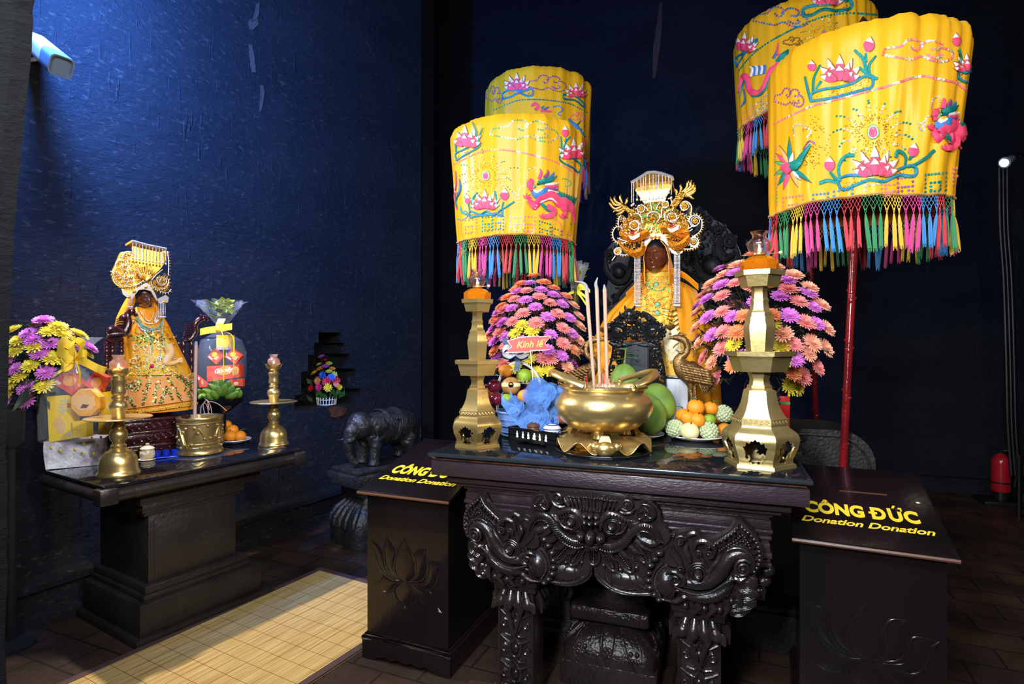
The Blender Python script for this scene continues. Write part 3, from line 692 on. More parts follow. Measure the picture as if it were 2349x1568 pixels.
class Emb(MB):
 """stitched and sequinned motifs laid on a cloth surface, drawn in the coordinates of a study of that surface"""
 def __init__(s, bvh, ox, oy, sc): super().__init__(); s.hs = 0.; s.b = bvh; s.ox = ox; s.oy = oy; s.sc = sc; s.rnd = random.Random(3)
 def cut(s, name):
  if s.v: s.build(name, EM, s.par, 60); s.v, s.f, s.m = [],[],[]
 def hit(s, x, y):
  r = ray(s.ox + x / s.sc, s.oy + y / s.sc).normalized()
  p, n, i, d = s.b.ray_cast(CAM, r)
  if p is None: return None
  if n.dot(r) > 0: n = -n
  return p, n, d / FPX / s.sc
 def P(s, x, y, h=.002):
  q = s.hit(x, y)
  return None if q is None else q[0] + q[1] * h
 def tb(s, pts, w, m, h=.003, sm=True, seg=5):
  q = [V((x, y, 0)) for x, y in pts]; q = bez(q, 5) if sm else q
  run = []; n = len(q)
  for i, p in enumerate(q):
   g = s.hit(p.x, p.y)
   ww = (w if isinstance(w, (int, float)) else lerpl(w, i / (n - 1)))
   if g is None:
    if len(run) > 1: s.tube([a for a, _, _ in run],[b for _, b, _ in run], seg, m, flat=.5, nrm=run[0][2])
    run = []
   else: run.append((g[0] + g[1] * h, ww * g[2], g[1]))
  if len(run) > 1: s.tube([a for a, _, _ in run],[b for _, b, _ in run], seg, m, flat=.5, nrm=run[len(run) // 2][2])
 def seq(s, x, y, r, m):
  g = s.hit(x, y)
  if g is None: return
  p, n, k = g; p = p + n * s.hs; n = (n + V((s.rnd.uniform(-.25,.25), s.rnd.uniform(-.25,.25), s.rnd.uniform(-.25,.25)))).normalized()
  u, v, _ = basis(n); r = r * k
  s.add([p + n * .0035 + (u * cos(a * pi / 3) + v * sin(a * pi / 3)) * r for a in range(6)] + [p - n * .001 + (u * cos(a * pi / 3) + v * sin(a * pi / 3)) * r for a in range(6)],
              [tuple(range(6))] + [(a, (a + 1) % 6,6 + (a + 1) % 6,6 + a) for a in range(6)], m)
 def line(s, pts, m, r=4.2, step=11., sm=True):
  q = bez([V((x, y, 0)) for x, y in pts],16) if sm else [V((x, y, 0)) for x, y in pts]
  acc = 1e9; last = None; ms = m if isinstance(m, (list, tuple)) else [m]; i = 0
  for p in q:
   if last is not None: acc += (p - last).length
   last = p
   if acc >= step: s.seq(p.x, p.y, r, ms[(i // 3) % len(ms)]); acc = 0; i += 1
 def petal(s, x, y, l, w, ang, c1=PK, c2=WH, h=.005, split=.68, b=0.):
  dx, dy = sin(ang),-cos(ang); nx, ny = -dy, dx; N = 8
  L = []
  for i in range(N + 1):
   t = i / N; ww = w * (sin(pi * min(1, t * .94 + .06) ** .85)) * .5 if t < 1 else 0
   row = []
   for q in (-1,-.5,0,.5,1):
    p = s.P(x + dx * l * t + nx * ww * q, y + dy * l * t + ny * ww * q, .002 + b + h * (1 - q * q) * sin(pi * (t * .9 + .05)))
    if p is None: return
    row.append(p)
   L.append(row)
  k = int(N * split)
  s.grid(lambda u, v: L[int(round(v * k))][int(round(u * 4))],4, k, c1)
  s.grid(lambda u, v: L[k + int(round(v * (N - k)))][int(round(u * 4))],4, N - k, c2)
  s.tb([(x + dx * l * t / 8 + nx * w * .5 * sin(pi * min(1, t / 8 * .94 + .06) ** .85) * (t < 8), y + dy * l * t / 8 + ny * w * .5 * sin(pi * min(1, t / 8 * .94 + .06) ** .85) * (t < 8)) for t in range(9)],1.9, BR, .004 + b, False, 4)
 def lotus(s, x, y, z, lean=0.):
  for i, (dx, a, l, w) in enumerate(((-.10,-.42,.92,.30),(.10,.42,.92,.30),(0,0,1.0,.34),(-.16,-.85,.80,.30),(.16,.85,.80,.30),(-.12,-.30,.70,.30),(.12,.30,.70,.30),(-.2,-1.25,.58,.26),(.2,1.25,.58,.26),(0,0,.58,.34),(-.1,-.9,.5,.26),(.1,.9,.5,.26))):
   s.petal(x + dx * z, y, z * l, z * w, a + lean, b=.0006 * i)
 def cloud(s, x, y, a, b, m, r=4.2, st=12):
  for L in ([(-1,.1),(-.92,-.3),(-.5,-.45),(-.3,-.85),(0,-.85),(.12,-.5),(-.05,-.2),(-.22,-.45)],[(.05,-.5),(.35,-.82),(.68,-.6),(.6,-.25),(.38,-.3)],[(.66,-.4),(.95,-.15),(1,.25),(.75,.55),(.4,.45),(.1,.2),(-.2,.4),(-.5,.3),(-1,.1)],[(.3,.1),(.5,.3),(.72,.2),(.6,0)]):
   s.line([(x + p * a, y + q * b) for p, q in L], m, r, st)
 def pearl(s, x, y, h, L=1.):
  for i in range(5):
   t = h * (.30 - i * .045); s.tb([(x + t * .8 * sin(a) * (1 if abs(a) > .01 else 1), y + h * .08 - t * cos(a) * (1.35 if cos(a) > 0 else .85)) for a in [k * pi / 8 - pi for k in range(17)]], h * .03,(GR, SI, PK, PK, CO)[i],.004, False)
  s.petal(x, y + h * .3, h * .62, h * .34,0, PK, CO, .006)
  rn = s.rnd
  for k in range(14):
   a = k / 14 * 2 * pi + .1; r0 = h * (.75 + .3 * rn.random()) * L; r1 = h * (1.35 + .6 * rn.random()) * L
   s.line([(x + cos(a) * (r0 + (r1 - r0) * t / 5) * 1.15, y + sin(a) * (r0 + (r1 - r0) * t / 5) + (t - 2) ** 2 * .02 * h) for t in range(6)],[SI, TE], h * .042, h * .1, False)
  for k in range(220):
   a = rn.random() * 2 * pi; q = h * (.42 + .75 * rn.random() ** 1.3) * L
   s.tb([(x + cos(a) * q * 1.2, y + sin(a) * q),(x + cos(a) * (q + h * .05) * 1.2, y + sin(a) * (q + h * .05))], h * .014, BR, .002, False, 3)
 def stitch(s, pts, n):
  """fill of short stitches inside a leaf outline"""
  xs = [p[0] for p in pts]; ys = [p[1] for p in pts]; rn = s.rnd
  def ins(x, y):
   c = False
   for i in range(len(pts)):
    (x1, y1),(x2, y2) = pts[i], pts[i - 1]
    if (y1 > y) != (y2 > y) and x < (x2 - x1) * (y - y1) / (y2 - y1) + x1: c = not c
   return c
  for _ in range(n):
   x = rn.uniform(min(xs), max(xs)); y = rn.uniform(min(ys), max(ys))
   if ins(x, y): s.tb([(x, y),(x + 6, y - 3)],1.5, BR, .002, False, 3)
 def leaf(s, pts, w=6, n=140):
  s.stitch(pts, n); s.tb(list(pts) + [pts[0]], w, TE, .004); s.tb([(x + 1, y - 2) for x, y in list(pts) + [pts[0]]], w * .4, BL, .007)
 def fret(s, x, y, a, b, m, dy=0., r=4.4):
  for L in ([(-1,-1),(1,-1)],[(-1,-1),(-1,1)],[(1,-1),(1,1)],[(-.45,0),(.45,0)],[(-.45,0),(-.45,1)],[(.45,0),(.45,1)],[(-.45,1),(.45,1)]):
   p0, p1 = L
   s.line([(x + (p0[0] + (p1[0] - p0[0]) * t / 12) * a, y + (p0[1] + (p1[1] - p0[1]) * t / 12) * b + (p0[0] + (p1[0] - p0[0]) * t / 12) * a * dy) for t in range(13)], m, r, r * 3, False)
 def claw(s, x, y, r, m=PK):
  for k in range(4):
   a = -2.6 + k * .75; s.tb([(x, y),(x + cos(a) * r * .6, y + sin(a) * r * .6),(x + cos(a + .3) * r, y + sin(a + .3) * r)],[r * .2, r * .16,1], m, .005)
 def dragon(s, F):
  """coiled dragon; F maps unit motif coordinates"""
  def T(L, w, m, h=.006): s.tb([F(*p) for p in L], w, m, h)
  b = [(.02,.45),(.18,.56),(.32,.42),(.52,.36),(.66,.48),(.80,.50),(.95,.62),(1,.9)]
  T(b, [18,30,30,32,34,34,28,6], PK); T([(x - .02, y + .06) for x, y in b[1:5]],[8,9,9,5], WH, .012)
  for i in range(9):
   t = .58 + i * .05; T([(t, .42 + .14 * (i / 9) ** 2),(t + .035,.30 + .16 * (i / 9)),(t + .07,.26 + .16 * (i / 9))],[12,9,2], TE, .008)
  T([(.42,.58),(.56,.66),(.48,.76),(.36,.78)],[24,24,18,12], PK, .008); T([(.72,.56),(.82,.66),(.76,.76)],[22,20,12], PK, .008); T([(.30,.52),(.42,.62),(.56,.7)],[9,12,5], TE, .01)
  for (x, y) in ((.0,.42),(.34,.8),(.76,.8)): s.claw(*F(x, y),34)
  s.tb([F(.1,.05), F(.06,.15), F(.1,.26)],[14,26,16], PK, .008); s.tb([F(.12,.17), F(.16,.2)],14, GR, .014)
  T([(.1,.28),(.2,.36),(.34,.30),(.40,.22)],[12,20,22,10], BL, .012); T([(.12,.26),(.22,.30),(.32,.24)],[7,8,5], WH, .018)
  T([(.24,.12),(.36,.08),(.5,.06),(.62,-.02)],[14,18,14,3], TE, .01); s.seq(*F(.24,.14),9, BK)
  T([(.26,.04),(.30,-.08),(.28,-.16)],[12,10,2], PK, .008); T([(.36,.02),(.44,-.08),(.42,-.14)],[12,10,2], PU, .008); T([(.44,.04),(.54,-.04),(.56,-.1)],[10,9,2], BL, .008)
  for k in range(5): T([(.38,.16 + k * .03),(.52,.14 + k * .05),(.66,.12 + k * .06)],[8,10,3],(WH, PK, PU, WH, PE)[k],.01)
  s.line([F(-.2,.38), F(-.12,.2), F(.02,.16)], SI, 4,11); s.line([F(.0,.02), F(.04,-.14), F(.18,-.18), F(.2,-.08)], SI, 4,11); s.line([F(-.12,.36), F(-.3,.3), F(-.26,.44), F(-.16,.42)], SI, 4,11)
 def phoenix(s, x, y, z):
  for a, l, c in ((-.02,1.9, TE),(-.45,1.5, PE),(-.8,1.2, PK),(.25,1.0, WH),(-1.25,1.0, GR),(2.75,1.4, PE),(2.45,1.1, WH),(2.2,1.7, TE),(3.4,1.5, PK),(3.7,1.4, TE),(4.2,1.1, GR)):
   s.petal(x - z * .1, y + z * .1, z * l * .75, z * .24, a, c, c, .006)
  s.tb([(x - z * .25, y + z * .1),(x + z * .25, y),(x + z * .6, y - z * .45),(x + z * .9, y - z * .95)],[z * .16, z * .22, z * .14, z * .05], TE, .012)
  s.tb([(x - z * .4, y + z * .1),(x - z * .1, y + z * .15),(x + z * .15, y + z * .05)],[z * .1, z * .26, z * .1], PK, .014)
  s.line([(x + z * .55, y - z * .75),(x + z * .8, y - z * 1.1),(x + z * 1.05, y - z * 1.0)], PU, 6,12); s.line([(x - z * .1, y - z * .1),(x + z * .3, y - z * .2)], SI, 6,12)
TC = ['thread_blue', 'thread_red', 'thread_green', 'thread_yellow', 'thread_pink']
TM = []
for c in TC:
 mb = MB(); mb.ell((0,0,-.006),(.004,.004,.006), seg=8, rng=6)
 mb.lathe([(.001,-.134),(.0072,-.138),(.0074,-.11),(.0072,-.07),(.0066,-.035),(.0055,-.018),(.0042,-.010),(.002,-.006)],14, wob=lambda a, i: 1 + .16 * cos(a * 7) if i < 5 else 1)
 for k in range(6): mb.tube([(.006 * cos(k),.006 * sin(k),-.12),(.0066 * cos(k + .2),.0066 * sin(k),-.14),(.007 * cos(k),.007 * sin(k),-.146 - .004 * (k % 3))],.0016,4)
 o = mb.build('tassel', c, None); TM.append(o.data); bpy.data.objects.remove(o)
def umbrella(label, foot, top, R1, R0, z0, z1, seed, ph=0, fin=True):
 """pole from foot to top; drum of cloth between z0 and z1, radius R0 below and R1 above"""
 foot = V(foot); top = V(top); rn = random.Random(seed)
 t = thing('ceremonial_umbrella', label, 'umbrella', foot, 'yellow satin umbrellas around the altar')
 ax = (top - foot) / (top.z - foot.z)
 def cen(z): return foot + ax * z
 mb = MB(); mb.tube([foot, cen(z1 - .02)],.0185,14); mb.lathe([(.05,0),(.05,.015),(.03,.03),(.02,.06)],16, foot)
 p = mb.build('pole', 'red_lacquer', t)
 for zc in (.55,.8,1.02,1.25,1.5,1.75,2.0):
  mb = MB(); pts = [cen(zc + .05 * i / 14) + V((cos(i * .9) * .0185, sin(i * .9) * .0185,0)) for i in range(15)]; mb.tube(pts, .0025,5)
  for k in range(4): mb.ell(cen(zc + .02 * k) + V((cos(k * 1.7 - 1.9) * .018, sin(k * 1.7 - 1.9) * .018,0)),(.006,.006,.008), seg=6, rng=5)
  mb.build('carved_ring', 'red_lacquer', p)
 c1 = cen(z1)
 mb = MB(); fin and mb.lathe([(.02,-.02),(.03,.02),(.022,.06),(.03,.09),(.036,.12),(.03,.15),(.012,.175),(.003,.19)],16, c1 + V((0,0,.03))); fin and mb.build('finial', 'dark_finial', t)
 NA, NZ = 180,26
 fo = [(rn.choice([9,13,17,23,29,37]), rn.uniform(0,6.28), rn.uniform(.5,1)) for _ in range(7)]
 def surf(a, v, off=0.):
  """v 0 bottom .. 1 top"""
  z = z0 + (z1 - z0) * v
  r = R0 + (R1 - R0) * (v ** .8)
  amp = .0045 + .009 * (.5 + .5 * sin(a * 2 + seed)) * (.4 + .6 * v)
  f = sum(w * sin(n * a + q + 1.2 * sin(v * 2 + q)) for n, q, w in fo) * .4
  nz = noise.noise(V((cos(a) * 2.5, sin(a) * 2.5, v * 1.2 + seed)))
  r += amp * f + .012 * nz
  if v > .93: r -= (v - .93) ** 2 / .07 ** 2 * .022 + .003 * sin(a * 61)
  if v < .04: r += .004 * sin(a * 31)
  z += .012 * noise.noise(V((cos(a) * 1.6, sin(a) * 1.6, seed + 5.))) * (1 - v)
  c = cen(z); return V((c.x + (r + off) * cos(a), c.y + (r + off) * sin(a), z))
 mb = MB(); mb.grid(lambda u, v: surf(u * 2 * pi, v), NA, NZ, closed=True)
 top_rings = [[surf(2 * pi * i / NA, 1) for i in range(NA)]]
 for q, dz in ((.9,.012),(.6,.035),(.2,.05),(.06,.052)):
  top_rings.append([V((cen(z1).x + (p_.x - cen(z1).x) * q, cen(z1).y + (p_.y - cen(z1).y) * q, z1 + dz + .004 * sin(i * 1.3))) for i, p_ in enumerate(top_rings[0])])
 mb.loft(top_rings, 0, False)
 outer = MB(); outer.merge(mb)
 mb.grid(lambda u, v: surf(-u * 2 * pi, v, -.006), NA, 8,1, closed=True)
 mb.grid(lambda u, v: surf(u * 2 * pi, 0,-.006 * v), NA, 1,1, closed=True)
 can = mb.build('canopy', ['yellow_satin', 'satin_lining'], t, 60)
 mb = MB(); mb.tube([surf(2 * pi * i / 160,.008,.003) for i in range(160)],.0045,6, closed=True); mb.build('braid_trim', 'thread_gold', can)
 mb = MB(); mb.tube([surf(2 * pi * i / 60,.93,-.04) for i in range(60)],.005,6, closed=True)
 for k in range(6): mb.tube([cen(z1 - .04), surf(k * pi / 3,.93,-.04)],.004,5)
 mb.build('hoop', 'dark_finial', t)
 n = 90; nm = MB(); h1 = .078
 def NP(i, r): return surf(2 * pi * i / n, 0,-.002 + .004 * r) + V((0,0,-h1 * r))
 fr = None
 cols = [((i // 3) + ph) % 5 for i in range(n)]
 for i in range(n):
  m = cols[i]
  for sgn in (-1,1):
   for q in (-.25,.25):
    nm.tube([NP(i + q + sgn * .25,0), NP(i + q, .2), NP(i + q + sgn * .25,.4), NP(i + q, .6), NP(i + sgn * .12,.8), NP(i, 1)],.0012,3, m)
 fr = nm.build('fringe_net', TC, t)
 for i in range(n):
  p = NP(i, 1); o = bpy.data.objects.new('tassel', TM[cols[i]]); COL.objects.link(o); o.parent = fr; o.location = p - foot
  o.rotation_euler = (rn.uniform(-.1,.1), rn.uniform(-.1,.1), rn.uniform(0,6)); s_ = rn.uniform(.92,1.12); o.scale = (s_ * .95, s_ * .95, s_)
 return t, can, outer.bvh()
def tang(pxl, pxr, d, px=None):
 a, b = math.atan((pxl - CX) / FPX), math.atan((pxr - CX) / FPX); c = (a + b) / 2
 pc = CX + FPX * tan(c); D = d / cos(c); return pc, D * sin((b - a) / 2)
d = 2.85; pc, R = tang(1764,2233, d); pb, Rb = tang(1795,2226, d)
u1 = umbrella('large yellow embroidered umbrella nearest the fire extinguisher, on a red pole behind the donation box', at(1913, CY + 1.55 * FPX / d, d), at(pc, CY - 1.42 * FPX / d, d), R, Rb * .985,2.195,2.965,4,0)
E = Emb(u1[2],1660,0,2.45); E.par = u1[1]
E.leaf([(490,570),(500,525),(570,500),(640,492),(730,465),(790,430),(838,440),(832,490),(760,512),(640,545),(560,560)],7); E.cut('lotus_motif')
E.lotus(655,455,150)
for L in ([(460,430),(475,500),(490,560)],[(545,365),(510,440),(505,530)],[(520,500),(550,455)],[(735,282),(780,330),(810,430)],[(858,315),(820,370),(825,440)],[(800,300),(800,350)],[(760,380),(800,410),(865,445)]): E.tb(L, [5,7,7], TE, .005)
E.petal(497,400,62,52,0, PK, WH); E.petal(808,292,88,66,.25, PK, WH); E.cut('lotus_bud_motif')
E.cloud(1090,300,195,85,[CO, SI],6,15); E.cloud(368,560,82,72, PU, 5,13); E.cut('cloud_motif')
E.line([(285,695),(480,603),(660,553),(900,490),(1100,430),(1220,448),(1320,468)],[CO, CO, SI],6,11); E.cut('sequin_line_motif')
E.pearl(840,740,120,1.0); E.cut('pearl_motif')
E.leaf([(655,1062),(645,1010),(700,985),(800,985),(940,965),(1040,930),(1080,950),(1065,990),(980,985),(900,1020),(820,1012),(740,1042),(690,1062)],8); E.cut('lotus_motif')
E.lotus(850,985,165)
for L in ([(655,1020),(645,940),(680,880),(738,872)],[(650,1030),(590,1015),(540,1030)],[(600,965),(630,1000),(655,1020)],[(1015,950),(1020,880),(975,850),(962,885)],[(1030,940),(1100,910),(1180,845)],[(1040,900),(1050,880)]): E.tb(L, [6,9,9], TE, .005)
E.petal(597,962,84,64,0, PK, WH); E.petal(1058,882,80,60,.2, PK, WH); E.cut('lotus_bud_motif')
E.phoenix(385,925,120); E.cut('phoenix_motif')
for k in range(90):
 a = E.rnd.uniform(-1.4,1.4); q = E.rnd.uniform(60,170); E.tb([(430 + cos(a) * q, 800 + sin(a) * q),(436 + cos(a) * q, 804 + sin(a) * q)],1.8, BR, .002, False, 3)
E.line([(400,760),(395,710),(440,700),(490,740),(470,770)], SI, 5,12); E.cut('sequin_line_motif')
E.dragon(lambda x, y: (1165 + x * 230,600 + y * 300)); E.cut('dragon_motif')
E.leaf([(1315,440),(1320,400),(1360,410),(1392,405),(1390,460),(1350,460)],6,40); E.lotus(1362,400,100); E.petal(1310,260,75,50,-.1); E.tb([(1318,280),(1330,340),(1325,400)],6, TE, .005); E.tb([(1330,300),(1318,350)],5, TE); E.cut('lotus_motif')
E.line([(1320,475),(1360,505),(1400,510)], CO, 6,11); E.cut('sequin_line_motif')
for x, y, a, b, m, sl in ((390,1150,55,45, CO, -.12),(545,1140,42,50, BL, -.1),(672,1120,52,50, BL, -.12),(842,1090,45,52, SI, -.12),(945,1075,35,40, CO, -.12),(1020,1050,42,52, PU, -.1),(1190,1025,58,48, TE, -.1),(1330,990,40,45, CO, 0)): E.fret(x, y, a, b, m, sl, 6); E.cut('fret_motif')
E.line([(300,820),(290,900),(300,1000),(300,1150)],[CO, SI, GR],5,15); E.cut('sequin_line_motif')
E.cut('stitch_motif')
d = 3.65; pc, R = tang(1035,1341, d); pb, Rb = tang(1039,1310, d)
u2 = umbrella('yellow umbrella with pink dragon, front one of the pair beyond the brass lamp stand', at(1187, CY + 1.55 * FPX / d, d), at(pc - 2, CY - 1.3 * FPX / d, d), R, Rb * .99,2.165,2.86,9,3, False)
E = Emb(u2[2],980,120,2.8); E.par = u2[1]
E.leaf([(190,695),(186,650),(240,622),(332,575),(334,606),(280,640),(230,668)],6,60); E.lotus(245,605,140); E.cut('lotus_motif')
for L in ([(205,515),(190,580),(188,650)],[(292,450),(315,510),(325,585)],[(358,485),(340,530),(328,580)],[(180,570),(188,640)]): E.tb(L, [4,6,6], TE, .005)
E.petal(336,470,72,50,.2); E.petal(180,545,60,36,0); E.cut('lotus_bud_motif')
E.cloud(620,520,215,95,[SI, GR, SI],6,14); E.cut('cloud_motif')
E.leaf([(850,655),(880,650),(960,700),(985,730),(970,772),(930,740),(880,715),(850,690)],6,60); E.lotus(938,680,130); E.cut('lotus_motif')
for L in ([(855,540),(860,600),(858,660)],[(890,550),(880,600),(860,650)],[(915,540),(885,580)]): E.tb(L, [4,6,6], TE, .005)
E.petal(885,545,75,46,0); E.cut('lotus_bud_motif')
E.line([(175,720),(250,680),(340,640),(470,625),(640,650),(800,695),(900,745),(975,795)],[CO, CO, CO, SI],5.5,10); E.cut('sequin_line_motif')
E.pearl(378,790,95,1.05); E.cut('pearl_motif')
E.leaf([(275,1062),(280,1020),(340,1040),(385,1020),(430,1046),(478,1008),(480,1050),(440,1035),(380,1045),(330,1048)],7,80); E.lotus(372,1003,125); E.cut('lotus_motif')
for L in ([(275,1045),(230,1030),(215,990)],[(285,1000),(295,940),(325,900)],[(265,970),(275,1020)],[(450,1000),(445,940),(435,890)],[(480,1000),(490,960)],[(480,1010),(520,985),(560,958)]): E.tb(L, [5,7,6], TE, .005)
E.petal(262,975,62,40,0); E.petal(496,950,78,58,.05); E.cut('lotus_bud_motif')
E.dragon(lambda x, y: (640 + x * 300,800 + y * 330)); E.cut('dragon_motif')
for x, y, a, b, m, sl in ((268,1118,48,42, CO, -.1),(385,1102,30,44, TE, -.05),(455,1095,34,42, BL, 0),(575,1100,44,42, SI, .05),(660,1105,32,48, CO, .1),(755,1140,34,46, TE, .3),(830,1180,30,44, TE, .4),(890,1200,24,40, CO, .5)): E.fret(x, y, a, b, m, sl, 5.5); E.cut('fret_motif')
for L, w, c in (([(210,810),(215,880),(195,930)],[4,14,6], BL),([(185,760),(190,840),(180,930),(195,1010)],[5,9,9,3], PK),([(200,900),(190,960),(200,1010)],[8,9,3], TE),([(180,850),(186,900)],7, WH)): E.tb(L, w, c, .006)
E.line([(220,1030),(250,1020),(260,1050),(230,1075),(195,1070)], BL, 5,11); E.line([(870,810),(910,820),(920,850),(880,860)], GR, 5,11); E.line([(800,1060),(850,1090),(860,1140)], CO, 5,12); E.line([(880,1060),(920,1100)], PU, 5,12); E.cut('sequin_line_motif')
E.cut('stitch_motif')
d = 4.68; pc, R = tang(1114,1354, d)
u3 = umbrella('taller yellow umbrella standing behind the front dragon umbrella', at(1225, CY + 1.55 * FPX / d, d), at(pc, CY - 2.0 * FPX / d, d), R, R * .985,3.0,3.63,15,1)
E = Emb(u3[2],980,120,2.8); E.par = u3[1]
E.leaf([(482,300),(490,262),(540,240),(610,250),(670,235),(678,275),(640,280),(590,262),(530,290)],6,80); E.lotus(577,240,110); E.cut('lotus_motif')
E.cloud(430,285,52,75, PU, 5,12); E.cloud(765,212,125,72, PU, 5,12); E.cut('cloud_motif')
E.leaf([(868,270),(920,275),(960,290),(1005,330),(1000,350),(950,310),(880,300)],6,50); E.lotus(955,285,95); E.cut('lotus_motif')
E.line([(430,370),(560,315),(650,303),(740,305),(840,315),(920,332),(1030,388)], TE, 5,11); E.cut('sequin_line_motif')
for L, w, c in (([(670,345),(690,330),(715,350),(690,370)],9, PK),([(735,360),(750,345)],[8,3], TE),([(750,370),(780,350)],[8,3], BL),([(730,375),(800,380)],[10,4], PK)): E.tb(L, w, c, .006)
E.line([(810,350),(850,345),(870,370),(840,395),(865,410)], BL, 5,11); E.cloud(965,420,45,40, CO, 5,12); E.cut('sequin_line_motif')
for L, w, c in (([(905,430),(960,480),(1010,540)],[6,14,4], BL),([(960,470),(985,440)],[7,2], TE),([(985,500),(1010,470)],[7,2], TE),([(1010,560),(1000,640),(1020,700)],8, PK)): E.tb(L, w, c, .006)
E.cut('stitch_motif')
d = 3.95; pc, R = tang(1676,2022, d); R *= .94
u4 = umbrella('taller yellow umbrella standing behind the largest umbrella, its top cut by the frame', at(1883, CY + 1.55 * FPX / d, d), at(pc, CY - 2.15 * FPX / d, d), R, R * .985,3.06,3.73,22,2)
E = Emb(u4[2],1660,0,2.45); E.par = u4[1]
E.leaf([(452,92),(450,50),(520,30),(600,25),(700,0),(716,45),(640,62),(560,55),(500,85)],8,80); E.lotus(585,28,120); E.cut('lotus_motif')
E.leaf([(75,375),(70,330),(120,290),(185,222),(180,250),(130,290),(95,340)],6,40); E.lotus(108,285,110,.15); E.cut('lotus_motif')
E.cloud(320,110,150,78,[PU, BL],5,13); E.cut('cloud_motif')
E.line([(80,405),(150,320),(250,240),(420,150),(560,95),(700,75),(880,85)], TE, 5,11); E.cut('sequin_line_motif')
E.tb([(85,520),(110,430),(135,440),(150,500),(190,525),(230,490),(265,400),(300,365),(320,300)],[4,14,15,16,16,16,15,10,5], PK, .006); E.tb([(95,540),(125,450),(145,510),(190,540),(240,500),(280,410),(310,370)],[3,6,6,6,6,6,3], TE, .01)
E.tb([(100,600),(125,560),(115,500)],[3,10,4], BL, .006)
for k in range(6): E.tb([(160 + k * 14,430 - k * 3),(165 + k * 14,390 - k * 3),(150 + k * 15,372)],[7,7,2],(WH, BL)[k % 2],.008)
E.tb([(300,350),(340,310),(365,280)],[10,15,4], TE, .008); E.tb([(280,330),(310,270)],[9,3], BL, .006); E.tb([(300,310),(310,240)],[9,3], PK, .006)
E.pearl(565,185,55,1.2); E.cloud(390,240,55,35, BR, 4,11); E.cut('pearl_motif')
for x, y, a, b, m in ((140,660,22,40, CO),(190,620,20,40, SI),(235,580,20,40, SI)): E.fret(x, y, a, b, m, -.6,5); E.cut('fret_motif')
E.cut('stitch_motif')
# ---------------------------------------------------------------- things standing on the main altar
from mathutils.geometry import tessellate_polygon
TZ = AZ
mk('brass', (.72,.53,.22),.30,.86, col2=(.52,.36,.12), ns=4, bump=.06, bs=60)
mk('old_brass', (.58,.45,.20),.36,.82, col2=(.36,.27,.10), ns=5, bump=.08, bs=60)
mk('bronze', (.16,.09,.035),.38,.8, col2=(.34,.20,.07), ns=20, bump=.5, bs=120)
mk('amber_glass', (.62,.17,.004),.08, trans=.5, ior=1.45, coat=.6)
mk('clear_glass', (1,.86,.86),.04, trans=1, ior=1.5, alpha=.92)
mk('rosy_glass', (1,.72,.58),.3, trans=.9, ior=1.25)
mk('flame', (1,.6,.2),.5, emit=(1,.62,.25), es=45)
mk('black_lacquer', (.007,.007,.008),.10, bump=.04, bs=30, coat=.6)
mk('pearl_inlay', (.75,.78,.74),.2, col2=(.5,.62,.58), ns=60)
mk('porcelain', (.80,.81,.83),.12, coat=.4)
mk('blue_glaze', (.02,.05,.35),.12)
mk('clay_brown', (.09,.035,.015),.45)
mk('orange_peel', (.85,.27,.012),.38, bump=.25, bs=420, sub=.05)
mk('lime_peel', (.22,.36,.02),.35, bump=.2, bs=420)
mk('custard_apple', (.40,.47,.24),.6, col2=(.55,.60,.36), ns=40)
mk('pale_apple', (.78,.66,.28),.3, col2=(.85,.76,.42), ns=7)
mk('pomelo_peel', (.12,.24,.03),.4, col2=(.22,.33,.06), ns=5, bump=.25, bs=300)
mk('red_apple', (.62,.06,.045),.28, col2=(.75,.32,.12), ns=9)
mk('mango_peel', (.75,.42,.06),.35)
mk('melon_peel', (.30,.13,.035),.4, col2=(.46,.24,.07), ns=25)
mk('plum_peel', (.12,.008,.03),.18)
mk('green_leaf', (.03,.12,.025),.4, col2=(.06,.2,.03), ns=15)
mk('pale_leaf', (.16,.30,.08),.45)
mk('dark_stem', (.018,.022,.010),.6, col2=(.03,.045,.014), ns=20)
mk('incense', (.55,.33,.22),.85, bump=.2, bs=200)
mk('ash', (.30,.29,.28),.95, bump=.6, bs=60)
mk('red_stick', (.55,.02,.05),.6)
mk('blue_mesh', (.12,.30,.72),.6, alpha=.42, sheen=.4)
mk('blue_basket', (.14,.27,.62),.6, bump=.4, bs=60, stretch=(.3,.3,1))
mk('white_cane', (.78,.76,.72),.45)
mk('navy_ribbon', (.004,.035,.11),.3)
mk('sheer_ribbon', (.7,.74,.8),.3, alpha=.55)
mk('banner_red', (.80,.07,.06),.4)
mk('banner_white', (.85,.82,.8),.5)
mk('gold_ink', (.9,.55,.08),.4)
for n, c, c2 in (('bloom_magenta', (.66,.12,.62),(.78,.25,.72)),('bloom_coral', (.85,.20,.20),(.9,.34,.30)),('bloom_peach', (.9,.36,.20),(.92,.48,.32)),('bloom_orange', (.88,.24,.06),(.9,.34,.14)),('bloom_yellow', (.82,.68,.02),(.88,.74,.06))):
 mk(n, c, .6, col2=c2, ns=60, sheen=.2)
def hexring(r, z, a0, c, sub=1):
 o = []
 for k in range(6):
  a = a0 + k * pi / 3; b = a + pi / 3
  p, q = V((cos(a), sin(a),0)), V((cos(b), sin(b),0))
  for j in range(sub): o.append(V(c) + (p + (q - p) * (j / sub)) * r + V((0,0, z)))
 return o
HOLE = [(0,.80),(-.1,.73),(-.2,.75),(-.28,.66),(-.44,.70),(-.50,.58),(-.64,.57),(-.57,.45),(-.56,.33),(-.62,.24),(-.50,.19),(-.42,.25),(-.45,.33),(-.34,.31),(-.30,.21),(-.44,.11),(-.28,.12),(-.18,.06),(0,.12)]
HOLE = HOLE + [(-x, y) for x, y in HOLE[-2:0:-1]]
